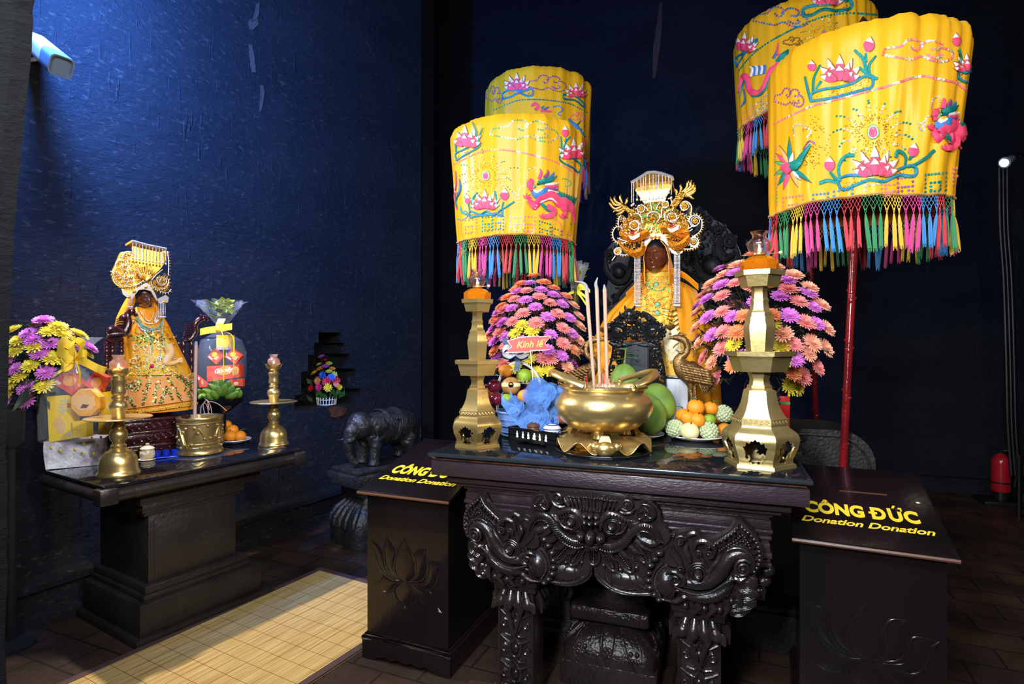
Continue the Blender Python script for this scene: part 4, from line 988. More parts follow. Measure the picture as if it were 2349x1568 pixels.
def lamp_stand(loc, k, a0, mt, label):
 loc = V(loc); t = thing('brass_lamp_stand', label, 'lamp stand', loc, 'six sided brass lamp stands on the altar')
 H = .662 * k
 def hx(mb, prof): mb.loft([hexring(r * k, f * H, a0, loc) for f, r in prof],0, False)
 prof = [(.0,.108),(.016,.105),(.04,.104),(.07,.112),(.105,.122),(.142,.126),(.165,.122),(.185,.108),(.194,.0995)]
 def pr(v):
  f = .194 * v
  for i in range(len(prof) - 1):
   if prof[i][0] <= f <= prof[i + 1][0]: return prof[i][1] + (prof[i + 1][1] - prof[i][1]) * (f - prof[i][0]) / (prof[i + 1][0] - prof[i][0])
  return prof[-1][1]
 mb = MB(); n = 14
 for e in range(6):
  a, b = a0 + e * pi / 3, a0 + (e + 1) * pi / 3
  def S(u, v, off=0.):
   r = (pr(min(1, max(0, v))) - off) * k; p, q = V((cos(a), sin(a),0)), V((cos(b), sin(b),0)); return loc + (p + (q - p) * ((u + 1) / 2)) * r + V((0,0,.194 * v * H))
  out = [(-1, i / n) for i in range(n + 1)] + [(1,1 - i / n) for i in range(n + 1)]
  hole = [(x, .06 + y * .9) for x, y in HOLE]
  tri = tessellate_polygon([[V((x, y, 0)) for x, y in out],[V((x, y, 0)) for x, y in hole]])
  P = out + hole
  mb.add([S(x, y) for x, y in P], tri); mb.add([S(x, y, .006) for x, y in P],[f[::-1] for f in tri])
  h0 = len(hole); mb.add([S(x, y) for x, y in hole] + [S(x, y, .006) for x, y in hole],[(i, (i + 1) % h0, h0 + (i + 1) % h0, h0 + i) for i in range(h0)])
 hx(mb, [(0,.108),(0,.116),(.018,.113),(.018,.104)])
 mb.build('pierced_foot', mt, t, 30)
 mb = MB()
 hx(mb, [(.192,.0998),(.200,.093),(.213,.0885),(.213,.091),(.245,.091),(.245,.086),(.262,.078),(.285,.069),(.32,.060),(.364,.054),(.385,.051),(.387,.046),(.395,.040),(.41,.040),(.412,.034),(.443,.031),(.478,.040)])
 mb.build('waist', mt, t, 30)
 mb = MB(); hx(mb, [(.478,.040),(.482,.086),(.561,.102),(.561,.114),(.585,.116),(.585,.108),(.50,.086),(.50,.03)]); mb.build('drip_tray', mt, t, 30)
 mb = MB(); hx(mb, [(.50,.040),(.585,.0425),(.70,.052),(.722,.051),(.735,.047),(.762,.045),(.764,.041),(.785,.040),(.80,.032),(.835,.028),(.845,.030),(.855,.030),(.858,.026),(.905,.0255),(.918,.031)]); mb.build('column', mt, t, 30)
 mb = MB(); hx(mb, [(.913,.031),(.917,.060),(.974,.0705),(.974,.080),(1.0,.082),(1.0,.075),(.985,.072),(.985,.001)]); mb.build('top_tray', mt, t, 30)
 mb = MB()
 for e in range(6):
  a, b = a0 + e * pi / 3, a0 + (e + 1) * pi / 3; p, q = V((cos(a), sin(a),0)), V((cos(b), sin(b),0)); nn = (p + q).normalized()
  for j in range(5):
   cc = loc + (p + (q - p) * (.14 + .18 * j)) * (.091 * k) + V((0,0,.229 * H)) + nn * .0008; tt = (q - p).normalized()
   mb.tube([cc + tt * (.0075 * k * (1 - i / 12 * .8) * cos(i * .75)) + V((0,0,.0075 * k * (1 - i / 12 * .8) * sin(i * .75))) for i in range(13)],.0011,4)
 mb.build('scroll_relief', mt, t)
 return loc + V((0,0,.985 * H + .001))
def oil_lamp(loc, k, label, group='glass oil lamps', amb=True):
 loc = V(loc); t = thing('oil_lamp', label, 'oil lamp', loc, group)
 mb = MB()
 def fac(a, i): return 1 + .07 * abs(sin(a * 4)) * (1 if 0 < i < 5 else .4)
 if amb:
  mb.lathe([(.050 * k, 0),(.060 * k, .004 * k),(.061 * k, .028 * k),(.054 * k, .046 * k),(.040 * k, .056 * k),(.022 * k, .061 * k),(.012 * k, .063 * k)],10, loc, wob=fac)
  for j in range(8): mb.tube([loc + V((.059 * k * cos(a),.059 * k * sin(a), z * k)) for a, z in ((j * pi / 4,.004),(j * pi / 4 + .4,.040),(j * pi / 4 + .8,.004))],.004 * k, 5)
  mb.build('amber_reservoir', 'amber_glass', t, 12)
 z = .062 * k if amb else 0.
 mb = MB(); mb.lathe([(.016 * k, z),(.022 * k, z + .004),(.022 * k, z + .010),(.010 * k, z + .014),(.004 * k, z + .024)],16, loc)
 mb.tube([loc + V((.018 * k, 0, z + .006)), loc + V((.06 * k, -.02 * k, z + .006))],.0018,6); mb.build('burner', 'brass', t)
 if amb:
  mb = MB(); mb.ell(loc + V((.064 * k, -.021 * k, z + .006)),(.007,.007,.007), seg=10, rng=6); mb.build('wick_knob', 'bloom_peach', t)
 mb = MB(); pf = [(.016,0),(.030,.008),(.039,.022),(.040,.034),(.034,.046),(.024,.054),(.022,.064),(.028,.074),(.030,.078)]
 pf = [(r * k, z + .006 + h * k) for r, h in pf]
 mb.lathe(pf + [(r - .0018, h) for r, h in pf[::-1]],28, loc, caps=False); mb.build('glass_chimney', 'clear_glass' if amb else 'rosy_glass', t)
 mb = MB(); mb.lathe([(.001,0),(.004 * k, .006 * k),(.0045 * k, .010 * k),(.002 * k, .018 * k),(.0004,.025 * k)],12, loc + V((0,0, z + .016))); mb.build('flame', 'flame', t)
 return t
def along(px, py, z): return onz(px, py, z)
pL = onz(1091,1022, TZ); pL = V((pL.x, pL.y, TZ + .0005))
aL = atan2(CAM.y - pL.y, CAM.x - pL.x)
tp = lamp_stand(pL + V((0,.02,0)),1.0, aL, 'brass', 'six sided brass lamp stand beside the blue fruit basket')
oil_lamp(tp, 1.0, 'amber glass oil lamp burning on the lamp stand beside the fruit basket')
pR = onz(1742,1064, TZ); pR = V((pR.x, pR.y, TZ + .0005))
aR = atan2(CAM.y - pR.y, CAM.x - pR.x)
tp = lamp_stand(pR, 1.12, aR + pi / 6 - .12, 'old_brass', 'tall six sided brass lamp stand beside the plate of oranges and custard apples')
oil_lamp(tp, 1.12, 'amber glass oil lamp burning on the lamp stand beside the oranges')
cc = onz(1384,1034, TZ); cx, cy = cc.x, cc.y
t = thing('round_tray', 'round black lacquer tray under the brass censer', 'tray', (cx, cy, TZ))
mb = MB(); mb.lathe([(.18,0),(.198,.002),(.203,.012),(.200,.014),(.19,.008),(0.001,.007)],64,(cx, cy, TZ)); mb.build('plate', 'black_lacquer', t)
mb = MB(); mb.tube([(cx + .203 * cos(i * pi / 32), cy + .203 * sin(i * pi / 32), TZ + .013) for i in range(64)],.0018,6, closed=True); mb.build('rim', 'table_edge', t)
cen = thing('brass_censer', 'wide three legged brass incense censer on a leaf shaped stand', 'incense burner', (cx, cy, TZ + .008))
C0 = V((cx, cy, 0))
mb = MB()
mb.lathe([(.001,1.168),(.09,1.170),(.15,1.19),(.19,1.225),(.208,1.262),(.210,1.28),(.203,1.303),(.185,1.325),(.172,1.335),(.172,1.345),(.182,1.350),(.188,1.356),(.188,1.364),(.178,1.365),(.170,1.355),(.165,1.338),(.001,1.337)],72, C0)
bowl = mb.build('bowl', 'brass', cen)
mb = MB(); mb.lathe([(.166,1.336),(.15,1.345),(.08,1.350),(.001,1.352)],40, C0, wob=lambda a, i: 1 + .01 * sin(a * 9)); mb.build('ash_bed', 'ash', cen)
fw = atan2(FW.y, FW.x)
for s in (-1,1):
 a = fw - s * pi / 2; mb = MB()
 pts = []
 for q, r, h in ((-1.05,.178,1.358),(-.95,.188,1.378),(-.6,.208,1.40),(-.25,.222,1.418),(0,.226,1.422),(.25,.222,1.418),(.6,.208,1.40),(.95,.188,1.378),(1.05,.178,1.358)):
  pts.append(C0 + V((r * cos(a + q), r * sin(a + q), h)))
 mb.tube(bez(pts, 5),.017,10, flat=.38, nrm=V((cos(a), sin(a),.9))); mb.build('handle', 'brass', cen)
for q in (-.35,1.75,3.84):
 a = fw + pi + q; mb = MB()
 mb.lathe([(.030,1.150),(.024,1.152),(.020,1.165),(.024,1.185),(.036,1.205),(.055,1.225)],20, C0 + V((.10 * cos(a),.10 * sin(a),0))); mb.build('leg', 'brass', cen)
st = thing('censer_stand', 'brass lotus leaf stand with cloud feet under the censer', 'stand', (cx, cy, TZ + .008))
mb = MB()
def leafp(u, v):
 a = u * 2 * pi; r = .03 + v * .165; w = max(0, v - .45) / .55
 r *= 1 + .05 * w * cos(a * 3 - 3 * fw + .5); z = 1.150 - .006 * v + w ** 1.5 * (-.022 + .022 * sin(a * 9)); return C0 + V((r * cos(a), r * sin(a), z))
mb.grid(leafp, 108,14, closed=True); k0 = len(mb.v); mb.grid(lambda u, v: leafp(-u, v) - V((0,0,.005)),108,14, closed=True)
mb.tube([leafp(i / 108,1) - V((0,0,.0025)) for i in range(108)],.0035,6, closed=True); mb.build('leaf_plate', 'brass', st, 60)
FT = [(-.014,.085),(-.022,.06),(-.02,.045),(-.035,.055),(-.052,.052),(-.058,.038),(-.05,.024),(-.034,.014),(-.02,.004),(0,-.006),(.02,.004),(.034,.014),(.05,.024),(.058,.038),(.052,.052),(.035,.055),(.02,.045),(.022,.06),(.014,.085)]
for q in (-.12,1.98,4.07):
 a = fw + pi + q; rd = V((cos(a), sin(a),0)); tg = V((-sin(a), cos(a),0)); mb = MB()
 def ff(off): return lambda x, z: C0 + rd * (.155 + off + .02 * (1 - z / .08) + (.016 * max(0,1 - (x / .058) ** 2 * .8 - ((z - .03) / .06) ** 2 * .6) if off > 0 else 0)) + tg * (x * 1.15) + V((0,0, TZ + .0155 + max(z, -.006) * .85 + .004))
 mb.prism([(p.x, p.y) for p in bez([V((x, y, 0)) for x, y in FT],3)], ff(-.012), ff(.006), taper=.03); mb.ell(ff(.004)(0,.028),(.045,.03,.03), seg=18, rng=10, rot=Matrix((tg, rd, UP)).transposed()); mb.ell(ff(.002)(-.04,.036),(.018,.016,.018), seg=12, rng=8); mb.ell(ff(.002)(.04,.036),(.018,.016,.018), seg=12, rng=8); mb.build('cloud_foot', 'brass', st)
def stick(label, b, tp_, ashp, r=.0085):
 b = V(b); t = thing('incense_stick', label, 'incense stick', b, 'large incense sticks in the brass censer')
 mb = MB(); mb.tube([b, V(tp_)],[r * .8, r],10); mb.tube([b - V((0,0,.02)), b + V((0,0,.02))],.003,6); mb.build('incense_rod', 'incense', t)
 mb = MB(); mb.tube(bez([tp_] + ashp, 4),[r * .98, r * .8, r * .25],8); mb.build('ash_tip', 'ash', t)
dS = dep(C0)
stick('large incense stick with curling ash tip, farthest from the shrine tablet', at(1363,884, dS) , at(1346,668, dS - .0),[at(1344,655, dS), at(1335,648, dS), at(1318,645, dS)])
stick('large incense stick with straight ash, middle of the three', at(1376,884, dS + .02), at(1369,664, dS + .02),[at(1367,650, dS + .02), at(1371,636, dS + .02)])
stick('large incense stick closest to the black shrine tablet', at(1393,884, dS - .01), at(1387,664, dS - .01),[at(1386,652, dS - .01)])
rn = random.Random(5)
for i in range(14):
 x = rn.uniform(1340,1405); b = at(x, 892, dS + rn.uniform(-.1,.1)); b.z = 1.35
 mb = MB(); h = rn.uniform(.02,.07); mb.tube([b, b + V((rn.uniform(-.006,.006), rn.uniform(-.006,.006), h))],.0016,5)
 tag(mb.build('burnt_incense_stick', 'red_stick' if i % 2 else 'incense', None, loc=b), 'short burnt down incense stub standing in the ash of the censer', 'incense stub', 'incense stubs in the censer')
a = onz(1166,1014, TZ); b = onz(1277,1032, TZ); ux = (b - a).normalized(); uy = V((-ux.y, ux.x, 0)); Lx = (b - a).length; F_ = frame(a, ux, uy, V((0,0,1)))
t = thing('tea_tray', 'black lacquer box tray with six pale inlaid figures', 'tray', a)
mb = MB(); D = .115; h = .072
for c, d in (((Lx / 2,.004, h * .6),(Lx, .008, h * .8)),((Lx / 2, D - .004, h * .6),(Lx, .008, h * .8)),((.004, D / 2, h * .6),(.008, D, h * .8)),((Lx - .004, D / 2, h * .6),(.008, D, h * .8)),((Lx / 2, D / 2, h * .55),(Lx, D, .006))): mb.box(c, d, xf=F_)
for s0, s1 in ((0,.2),(.8,1)):
 mb.prism([(s0 * Lx, .0),(s1 * Lx, .0),(s1 * Lx, .02),(s0 * Lx, .02)], lambda x, z: F_ @ V((x, .008, z)), lambda x, z: F_ @ V((x, 0, z)))
mb.prism([(.2 * Lx, .02),(.25 * Lx, .010),(.4 * Lx, .016),(.5 * Lx, .012),(.6 * Lx, .016),(.75 * Lx, .010),(.8 * Lx, .02)], lambda x, z: F_ @ V((x, .008, z)), lambda x, z: F_ @ V((x, 0, z)))
mb.tube([F_ @ V((0,0, h)), F_ @ V((Lx, 0, h)), F_ @ V((Lx, D, h)), F_ @ V((0, D, h))],.004,6, closed=True); mb.build('box', 'black_lacquer', t)
FIG = [(-.5,0),(-.35,.35),(-.5,.6),(-.25,.75),(-.3,1),(.1,1),(.15,.7),(.4,.62),(.25,.4),(.5,.2),(.3,0)]
for i in range(6):
 x = Lx * (.2 + .118 * i); w = .016 * (1.25 if i == 3 else .85); mb = MB()
 mb.prism([(x + p * w * (-1 if i % 2 else 1),.030 + q * .030) for p, q in FIG], lambda x, z: F_ @ V((x, .001, z)), lambda x, z: F_ @ V((x, -.0015, z))); mb.build('inlaid_figure', 'pearl_inlay', t)
def pot(name, label, cat, p, r, body, lid, kn):
 p = V(p); t = thing(name, label, cat, p); mb = MB(); mb.lathe([(r * .6,0),(r * .95,.01),(r, .024),(r * .9,.034)],28, p); mb.build('body', body, t)
 mb = MB(); mb.lathe([(r * 1.02,.034),(r * 1.04,.038),(r * .85,.048),(r * .4,.057),(.002,.059)],28, p); o = mb.build('lid', lid, t)
 mb = MB(); mb.lathe([(.004,.056),(.004,.064),(.009,.068),(.009,.074),(.001,.078)],12, p); mb.build('knob', kn, o)
 if body == 'porcelain':
  mb = MB()
  for k in range(14): a_ = k * pi / 7; mb.ell(p + V((r * 1.0 * cos(a_), r * 1.0 * sin(a_),.024)),(.006,.006,.005), seg=8, rng=5)
  mb.tube([p + V((r * 1.045 * cos(k * pi / 16), r * 1.045 * sin(k * pi / 16),.037)) for k in range(32)],.0018,5, closed=True); mb.tube([p + V((r * .6 * cos(k * pi / 16), r * .6 * sin(k * pi / 16),.0535)) for k in range(32)],.003,5, closed=True); mb.build('blue_pattern', 'blue_glaze', o)
pot('tea_caddy', 'small brown clay lidded pot in the inlaid tray', 'pot', F_ @ V((Lx * .36, D * .52,.044)),.034, 'clay_brown', 'clay_brown', 'clay_brown')
pot('porcelain_bowl', 'small blue and white lidded bowl in the inlaid tray', 'bowl', F_ @ V((Lx * .76, D * .48,.044)),.040, 'porcelain', 'porcelain', 'blue_glaze')
def leafblade(mb, p, d, l, w, m=0, droop=.3):
 d = V(d).normalized(); s = d.cross(V((0,0,1))); s = s.normalized() if s.length > .01 else V((1,0,0)); up = s.cross(d)
 def f(u, v): return V(p) + d * (l * v) + s * ((u - .5) * w * sin(pi * (v * .96 + .03)) ** .8) + up * (-droop * l * v * v + .12 * w * abs(u - .5) * 2)
 mb.solid(f, 4,7,.0012, m)
def fruit(name, label, cat, p, r, mt, group, kind='round', leaf=False, sq=(1,1,.92), rot=0):
 p = V(p); t = thing(name, label, cat, p, group); c = p + V((0,0, r * sq[2])); mb = MB(); R = Matrix.Rotation(rot, 3, 'X') @ Matrix.Rotation(rot * .7,3, 'Y')
 if kind == 'round':
  prof = [(r * sin(a) * (1 - .0),-r * sq[2] * cos(a) - (.06 * r if a > 3 else 0)) for a in [i * pi / 14 for i in range(15)]]
  prof[0] = (.0005, prof[0][1]); prof[-1] = (.0005, r * sq[2] * .93); mb.lathe(prof, 24,(0,0,0), caps=False)
  mb2 = MB(); mb2.merge(mb, Matrix.Translation(c) @ R.to_4x4()); mb2.build('peel', mt, t, 80)
 elif kind == 'pear':
  prof = [(r * sin(a) * (1 - .16 * (1 - cos(a)) / 2),-r * cos(a) * (1.0 if a < 1.6 else 1.12)) for a in [i * pi / 16 for i in range(17)]]
  mb.lathe(prof, 32,(0,0,0), caps=False); mb2 = MB(); mb2.merge(mb, Matrix.Translation(c) @ R.to_4x4()); mb2.build('peel', mt, t, 80)
 elif kind == 'custard':
  mb.ell((0,0,0),(r * .9, r * .9, r * .82), seg=16, rng=10); n = 90
  for i in range(n):
   z = 1 - 2 * (i + .5) / n; q = sqrt(1 - z * z); a = i * 2.39996; mb.ell((r * .86 * q * cos(a), r * .86 * q * sin(a), r * .80 * z),(r * .21, r * .21, r * .17), seg=6, rng=4, rot=V((q * cos(a), q * sin(a), z)).to_track_quat('Z', 'X').to_matrix())
  mb2 = MB(); mb2.merge(mb, Matrix.Translation(c) @ R.to_4x4()); mb2.build('skin', mt, t, 80)
 mb = MB(); top = c + R @ V((0,0, r * sq[2] * .9)); nn = R @ V((0,0,1)); mb.tube([top - nn * .004, top + nn * .010],[.0022,.003],6); mb.build('stem', 'dark_stem', t)
 if leaf:
  mb = MB(); leafblade(mb, top + nn * .006,(cos(leaf), sin(leaf),.3), r * 1.3, r * .55); mb.build('leaf', 'green_leaf', t)
 return t
def plate(label, p, r, mt='porcelain', group=None):
 p = V(p); t = tag(MB().lathe([(r * .55,0),(r * .6,.004),(r * .9,.014),(r, .022),(r * .99,.025),(r * .88,.019),(r * .58,.009),(.001,.008)],48, p).build('plate', mt, None, loc=p), label, 'plate', group); return t
pp = onz(1596,1007, TZ); pr_ = .135
plate('white plate of oranges and custard apples on the altar', pp, pr_)
dP = dep(pp)
def fr_at(px, py, dd, r): p = at(px, py, dP + dd); return V((p.x, p.y, max(p.z - r * .92, TZ + .012)))
G = 'fruit heaped on the white plate'
k = .00205
for px, py, dd, r, nm, mt, kd, lf, lb in [
 (1548,982,-.05,.045, 'custard_apple', 'custard_apple', 'custard', 0, 'pale green custard apple at the plate edge beside the pomelos'),
 (1582,990,-.09,.044, 'yellow_apple', 'pale_apple', 'round', 0, 'pale yellow apple between two custard apples at the plate front'),
 (1626,987,-.075,.045, 'custard_apple', 'custard_apple', 'custard', 0, 'pale green custard apple at the plate front beside the yellow apple'),
 (1660,948,.03,.045, 'custard_apple', 'custard_apple', 'custard', 0, 'pale green custard apple high on the heap near the lamp stand'),
 (1662,988,-.0,.036, 'orange', 'orange_peel', 'round', .4, 'orange half hidden behind the lamp stand foot'),
 (1567,952,.0,.036, 'orange', 'orange_peel', 'round', 2.4, 'orange on the outer side of the heap with a dark leaf'),
 (1578,958,-.05,.034, 'orange', 'orange_peel', 'round', 0, 'orange squeezed beside the lowest bright orange'),
 (1600,963,-.07,.036, 'orange', 'orange_peel', 'round', 0, 'bright orange in the middle of the heap above the yellow apple'),
 (1627,963,-.05,.031, 'lime', 'lime_peel', 'round', -.5, 'yellow green lime beside the middle orange'),
 (1596,934,-.02,.042, 'orange', 'orange_peel', 'round', 2.2, 'largest orange crowning the heap'),
 (1630,936,.02,.035, 'orange', 'orange_peel', 'round', .6, 'orange behind the crowning orange with green leaves')]:
 fruit(nm, lb, nm.replace('_', ' '), fr_at(px, py, dd, r), r, mt, G, kd, lf, rot=rn.uniform(-.5,.5))
p2 = onz(1462,1003, TZ); plate('grey plate under the green pomelos', p2,.13, 'porcelain'); d2 = dep(p2)
for px, py, dd, r, rot, lb in [(1487,956,-.14,.090,.15, 'green pomelo at the plate front beside the censer'),(1508,930,.0,.096,-.2, 'green pomelo standing tall behind the front one'),(1420,965,.03,.075,.2, 'green pomelo hidden behind the censer bowl'),(1432,875,.02,.077,.05, 'green pomelo on top with leafy twig before the shrine tablet')]:
 p = at(px, py, d2 + dd); p.z = max(p.z - r * .95, TZ + .012)
 t = fruit('pomelo', lb, 'pomelo', p, r, 'pomelo_peel', 'pomelos on the grey plate', 'pear', 0,(1,1,1), rot)
 if py < 900:
  tp = p + V((0,0, r * 2.05)); mb = MB(); mb.tube(bez([tp - V((0,0,.01)), tp + V((.004,0,.03)), tp + V((.008,0,.075))],4),[.004,.002],6); mb.build('twig', 'pale_leaf', t)
  for a_, z_, l_ in ((0., .03,.065),(3.0,.025,.06),(.4,.05,.06),(1.6,.07,.05)): mb = MB(); leafblade(mb, tp + V((.004,0, z_)),(cos(a_ + PSI), sin(a_ + PSI),.5 if z_ > .06 else .12), l_, .034); mb.build('leaf', 'green_leaf', t)
p3 = onz(1290,975, TZ); plate('dark plate of red apples behind the tea tray', p3,.095, 'black_lacquer'); d3 = dep(p3)
for px, py, dd, r, nm, mt, lb in [(1268,960,-.03,.040, 'mango', 'mango_peel', 'yellow mango on the dark plate behind the tea tray'),(1292,965,-.05,.040, 'red_apple', 'red_apple', 'red apple at the front of the dark plate'),(1313,962,-.0,.040, 'red_apple', 'red_apple', 'red apple partly behind the censer on the dark plate'),(1290,950,.05,.040, 'red_apple', 'red_apple', 'red apple at the back of the dark plate')]:
 p = at(px, py, d3 + dd); p.z = TZ + .012; fruit(nm, lb, nm.replace('red_', ''), p, r, mt, 'fruit on the dark plate', sq=(1.2,1,.9))
bk = onz(1188,1003, TZ); dB = dep(bk); bx = V((bk.x, bk.y + .05, TZ)); kB = dB / FPX
t = thing('fruit_basket', 'blue woven fruit basket with white hoop handle and dark blue bow', 'basket', bx)
mb = MB(); mb.lathe([(.085,0),(.10,.01),(.112,.08),(.122,.125),(.118,.125),(.108,.08),(.09,.012),(.001,.012)],40, bx, wob=lambda a, i: 1 + .012 * sin(a * 20)); mb.build('basket_body', 'blue_basket', t)
mb = MB()
for zz in (.03,.06,.09): mb.tube([bx + V(((.104 + zz * .14) * cos(i * pi / 20),(.104 + zz * .14) * sin(i * pi / 20), zz)) for i in range(40)],.003,5, closed=True)
mb.tube([bx + V((.122 * cos(i * pi / 20),.122 * sin(i * pi / 20),.125)) for i in range(40)],.006,6, closed=True); mb.build('woven_band', 'blue_basket', t)
mb = MB(); mb.tube(bez([bx + RT * -.118 + UP * .12, bx + RT * -.112 + UP * .27, bx + RT * -.05 + UP * .36, bx + RT * .03 + UP * .355, bx + RT * .09 + UP * .28, bx + RT * .112 + UP * .12],6),.007,8); mb.build('handle', 'white_cane', t)
def ribbon(mb, pts, w, wd=V((0,0,1)), th=.001, m=0):
 q = bez(pts, 6); n = len(q) - 1
 mb.solid(lambda u, v: q[int(round(v * n))] + V(wd) * (w * (u - .5)),2, n, th, m)
bt = at(1182,815, dB - .02)
mb = MB()
for s in (-1,1):
 ribbon(mb, [bt, bt + RT * (s * .045) + UP * .028 - FW * .02, bt + RT * (s * .062) + UP * .0 - FW * .03, bt + RT * (s * .03) - UP * .012 - FW * .01, bt],.034, FW * .6 + UP * .5)
ribbon(mb, [bt, bt - UP * .03 + RT * .012 - FW * .01, bt - UP * .075 + RT * .005 - FW * .014],.026, RT); ribbon(mb, [bt, bt - RT * .045 + UP * .05, bt - RT * .05 + UP * .085],.024, RT)
mb.build('navy_bow', 'navy_ribbon', t, 60)
mb = MB(); b2 = bt + UP * .012 - FW * .03
for s in (-1,1): ribbon(mb, [b2, b2 + RT * (s * .04) + UP * .03 - FW * .02, b2 + RT * (s * .062) + UP * .005 - FW * .02, b2 + RT * (s * .03) - UP * .015, b2],.035, UP * .7 + FW * .5)
mb.build('sheer_bow', 'sheer_ribbon', t, 60)
mb = MB()
def rosette(c, R0, n, seed, nrm):
 r_ = random.Random(seed); u_, v_, n_ = basis(V(nrm))
 for k_ in range(n):
  p0 = r_.uniform(0,6.28); rr = R0 * (1 - .16 * k_)
  def f(u, v):
   a = u * 2 * pi; r = rr * v ** .8 * (1 + .10 * sin(a * 4 + p0) * v); return c + (u_ * cos(a) + v_ * sin(a)) * r + n_ * (.4 * rr * v * v + .16 * rr * sin(a * 6 + p0) * v + .004 * k_)
  mb.solid(f, 40,6,.0006)
rosette(at(1236,905, dB - .12),.075,4,1,-FW + UP * .2); rosette(at(1262,905, dB - .06),.06,3,2,-FW + RT * .7); rosette(at(1222,950, dB - .15),.07,4,3,-FW - UP * .1); rosette(at(1183,930, dB - .17),.045,3,4,-FW - RT * .3); rosette(at(1255,955, dB - .10),.055,3,6,-FW + RT * .4)
for L in ([(1150,915),(1185,960),(1225,985),(1265,960)],[(1170,905),(1190,945),(1230,965)]): ribbon(mb, [at(x, y, dB - .17) for x, y in L],.05, UP, .0008)
mb.build('blue_mesh_ruffle', 'blue_mesh', t, 80)
mb = MB(); mb.ell(at(1075,914, dB - .02),(.014,.003,.03), rot=Matrix.Rotation(.3,3, 'Y'), seg=14, rng=8); mb.build('blue_mesh_loop', 'blue_mesh', t, 80)
G = 'fruit in the blue basket'
for px, py, dd, r, nm, mt, lb, kd in [(1172,885,-.03,.048, 'pear', 'melon_peel', 'large golden pear with a dark round sticker, in the basket', 'round'),(1203,862,.03,.040, 'green_apple', 'lime_peel', 'green apple high in the basket under the handle', 'round'),(1134,885,-.02,.036, 'plum', 'plum_peel', 'dark purple plum beside the golden pear', 'round'),
 (1125,900,.0,.032, 'red_apple', 'red_apple', 'red apple at the basket edge beside the purple plum', 'round'),(1138,915,-.06,.034, 'plum', 'plum_peel', 'dark purple plum at the basket rim', 'round'),(1163,915,-.08,.028, 'lime', 'lime_peel', 'small green lime at the basket rim', 'round'),(1203,908,-.09,.034, 'orange', 'orange_peel', 'orange wrapped in blue mesh at the basket rim', 'round'),(1160,850,.04,.036, 'orange', 'orange_peel', 'orange at the back of the basket under the bow', 'round'),(1218,885,.0,.028, 'plum', 'plum_peel', 'dark plum beside the basket handle', 'round')]:
 p = at(px, py, dB + dd); o = fruit(nm, lb, nm.replace('_', ' '), p - V((0,0, r * .92)), r, mt, G, kd)
 if nm == 'pear':
  mb = MB(); c = p; n_ = (CAM - c).normalized(); u_, v_, _ = basis(n_)
  mb.tube([c + (u_ * cos(i * pi / 24) + n_ * sin(i * pi / 24)) * (r * 1.02) + v_ * .006 for i in range(3,22)],.009,6, flat=.12, nrm=n_); mb.build('paper_band', 'pale_apple', o)
  mb = MB(); mb.lathe([(.013,0),(.0132,.0012),(.001,.0016)],20,(0,0,0), xf=frame(c + n_ * r * 1.015 + v_ * .006, u_, v_, n_)); mb.build('sticker', 'black_lacquer', o); mb = MB(); mb.prism([(-.008,.001),(.008,.001),(.005,.007),(0,.009),(-.005,.007)], lambda x, y: c + n_ * (r * 1.015 + .001) + v_ * (.006 + y) + u_ * x, lambda x, y: c + n_ * (r * 1.015 + .0026) + v_ * (.006 + y) + u_ * x); mb.build('sticker_picture', 'orange_peel', o)
mb = MB()
for px, py in [(1145,862),(1120,885),(1150,905),(1195,875),(1205,880),(1180,850)]:
 c = at(px, py, dB - .02)
 for i in range(9): a = i * .7; leafblade(mb, c, (cos(a), sin(a) * .6 - .5,.3),.022,.008,0,.1)
mb.build('filler_leaves', 'custard_apple', t, 60)
bn = dB - .11
t = thing('greeting_banner', 'red ribbon shaped paper banner with gold writing on a stick', 'banner', at(1222,900, bn))
mb = MB(); mb.tube([at(1224,890, bn), at(1216,790, bn)],.0022,6); mb.build('stick', 'white_cane', t)
OUT = [(1168,780),(1188,775),(1186,774),(1235,770),(1238,772),(1264,770),(1250,787),(1262,802),(1216,804),(1213,807),(1160,808),(1174,795),(1163,780)]
mb = MB(); mb.prism(OUT, lambda x, y: at(x, y, bn), lambda x, y: at(x, y, bn - .002)); body = mb.build('paper', 'banner_red', t)
mb = MB(); mb.tube([at(x, y, bn - .001) for x, y in OUT],.0022,5, closed=True); mb.build('white_border', 'banner_white', body)
mb = MB(); kk = bn / FPX; ang = -.03
def bf(u, v): return at(1212 + u * cos(ang) - v * sin(ang) * -1 * 0,796 - v + u * ang, bn - .0025)
def bw(u, v): return at(1214 + u, 796 - v + u * -.05, bn - .0025)
letters(mb, 'Kính lê', bw, nrm=-FW, size=21, bold=.3, shear=.3, thick=.001); letters(mb, '~', lambda u, v: bw(u * .9 + 33, v * .9 + 11), nrm=-FW, size=17, bold=.3, thick=.001); mb.build('lettering', 'gold_ink', body)
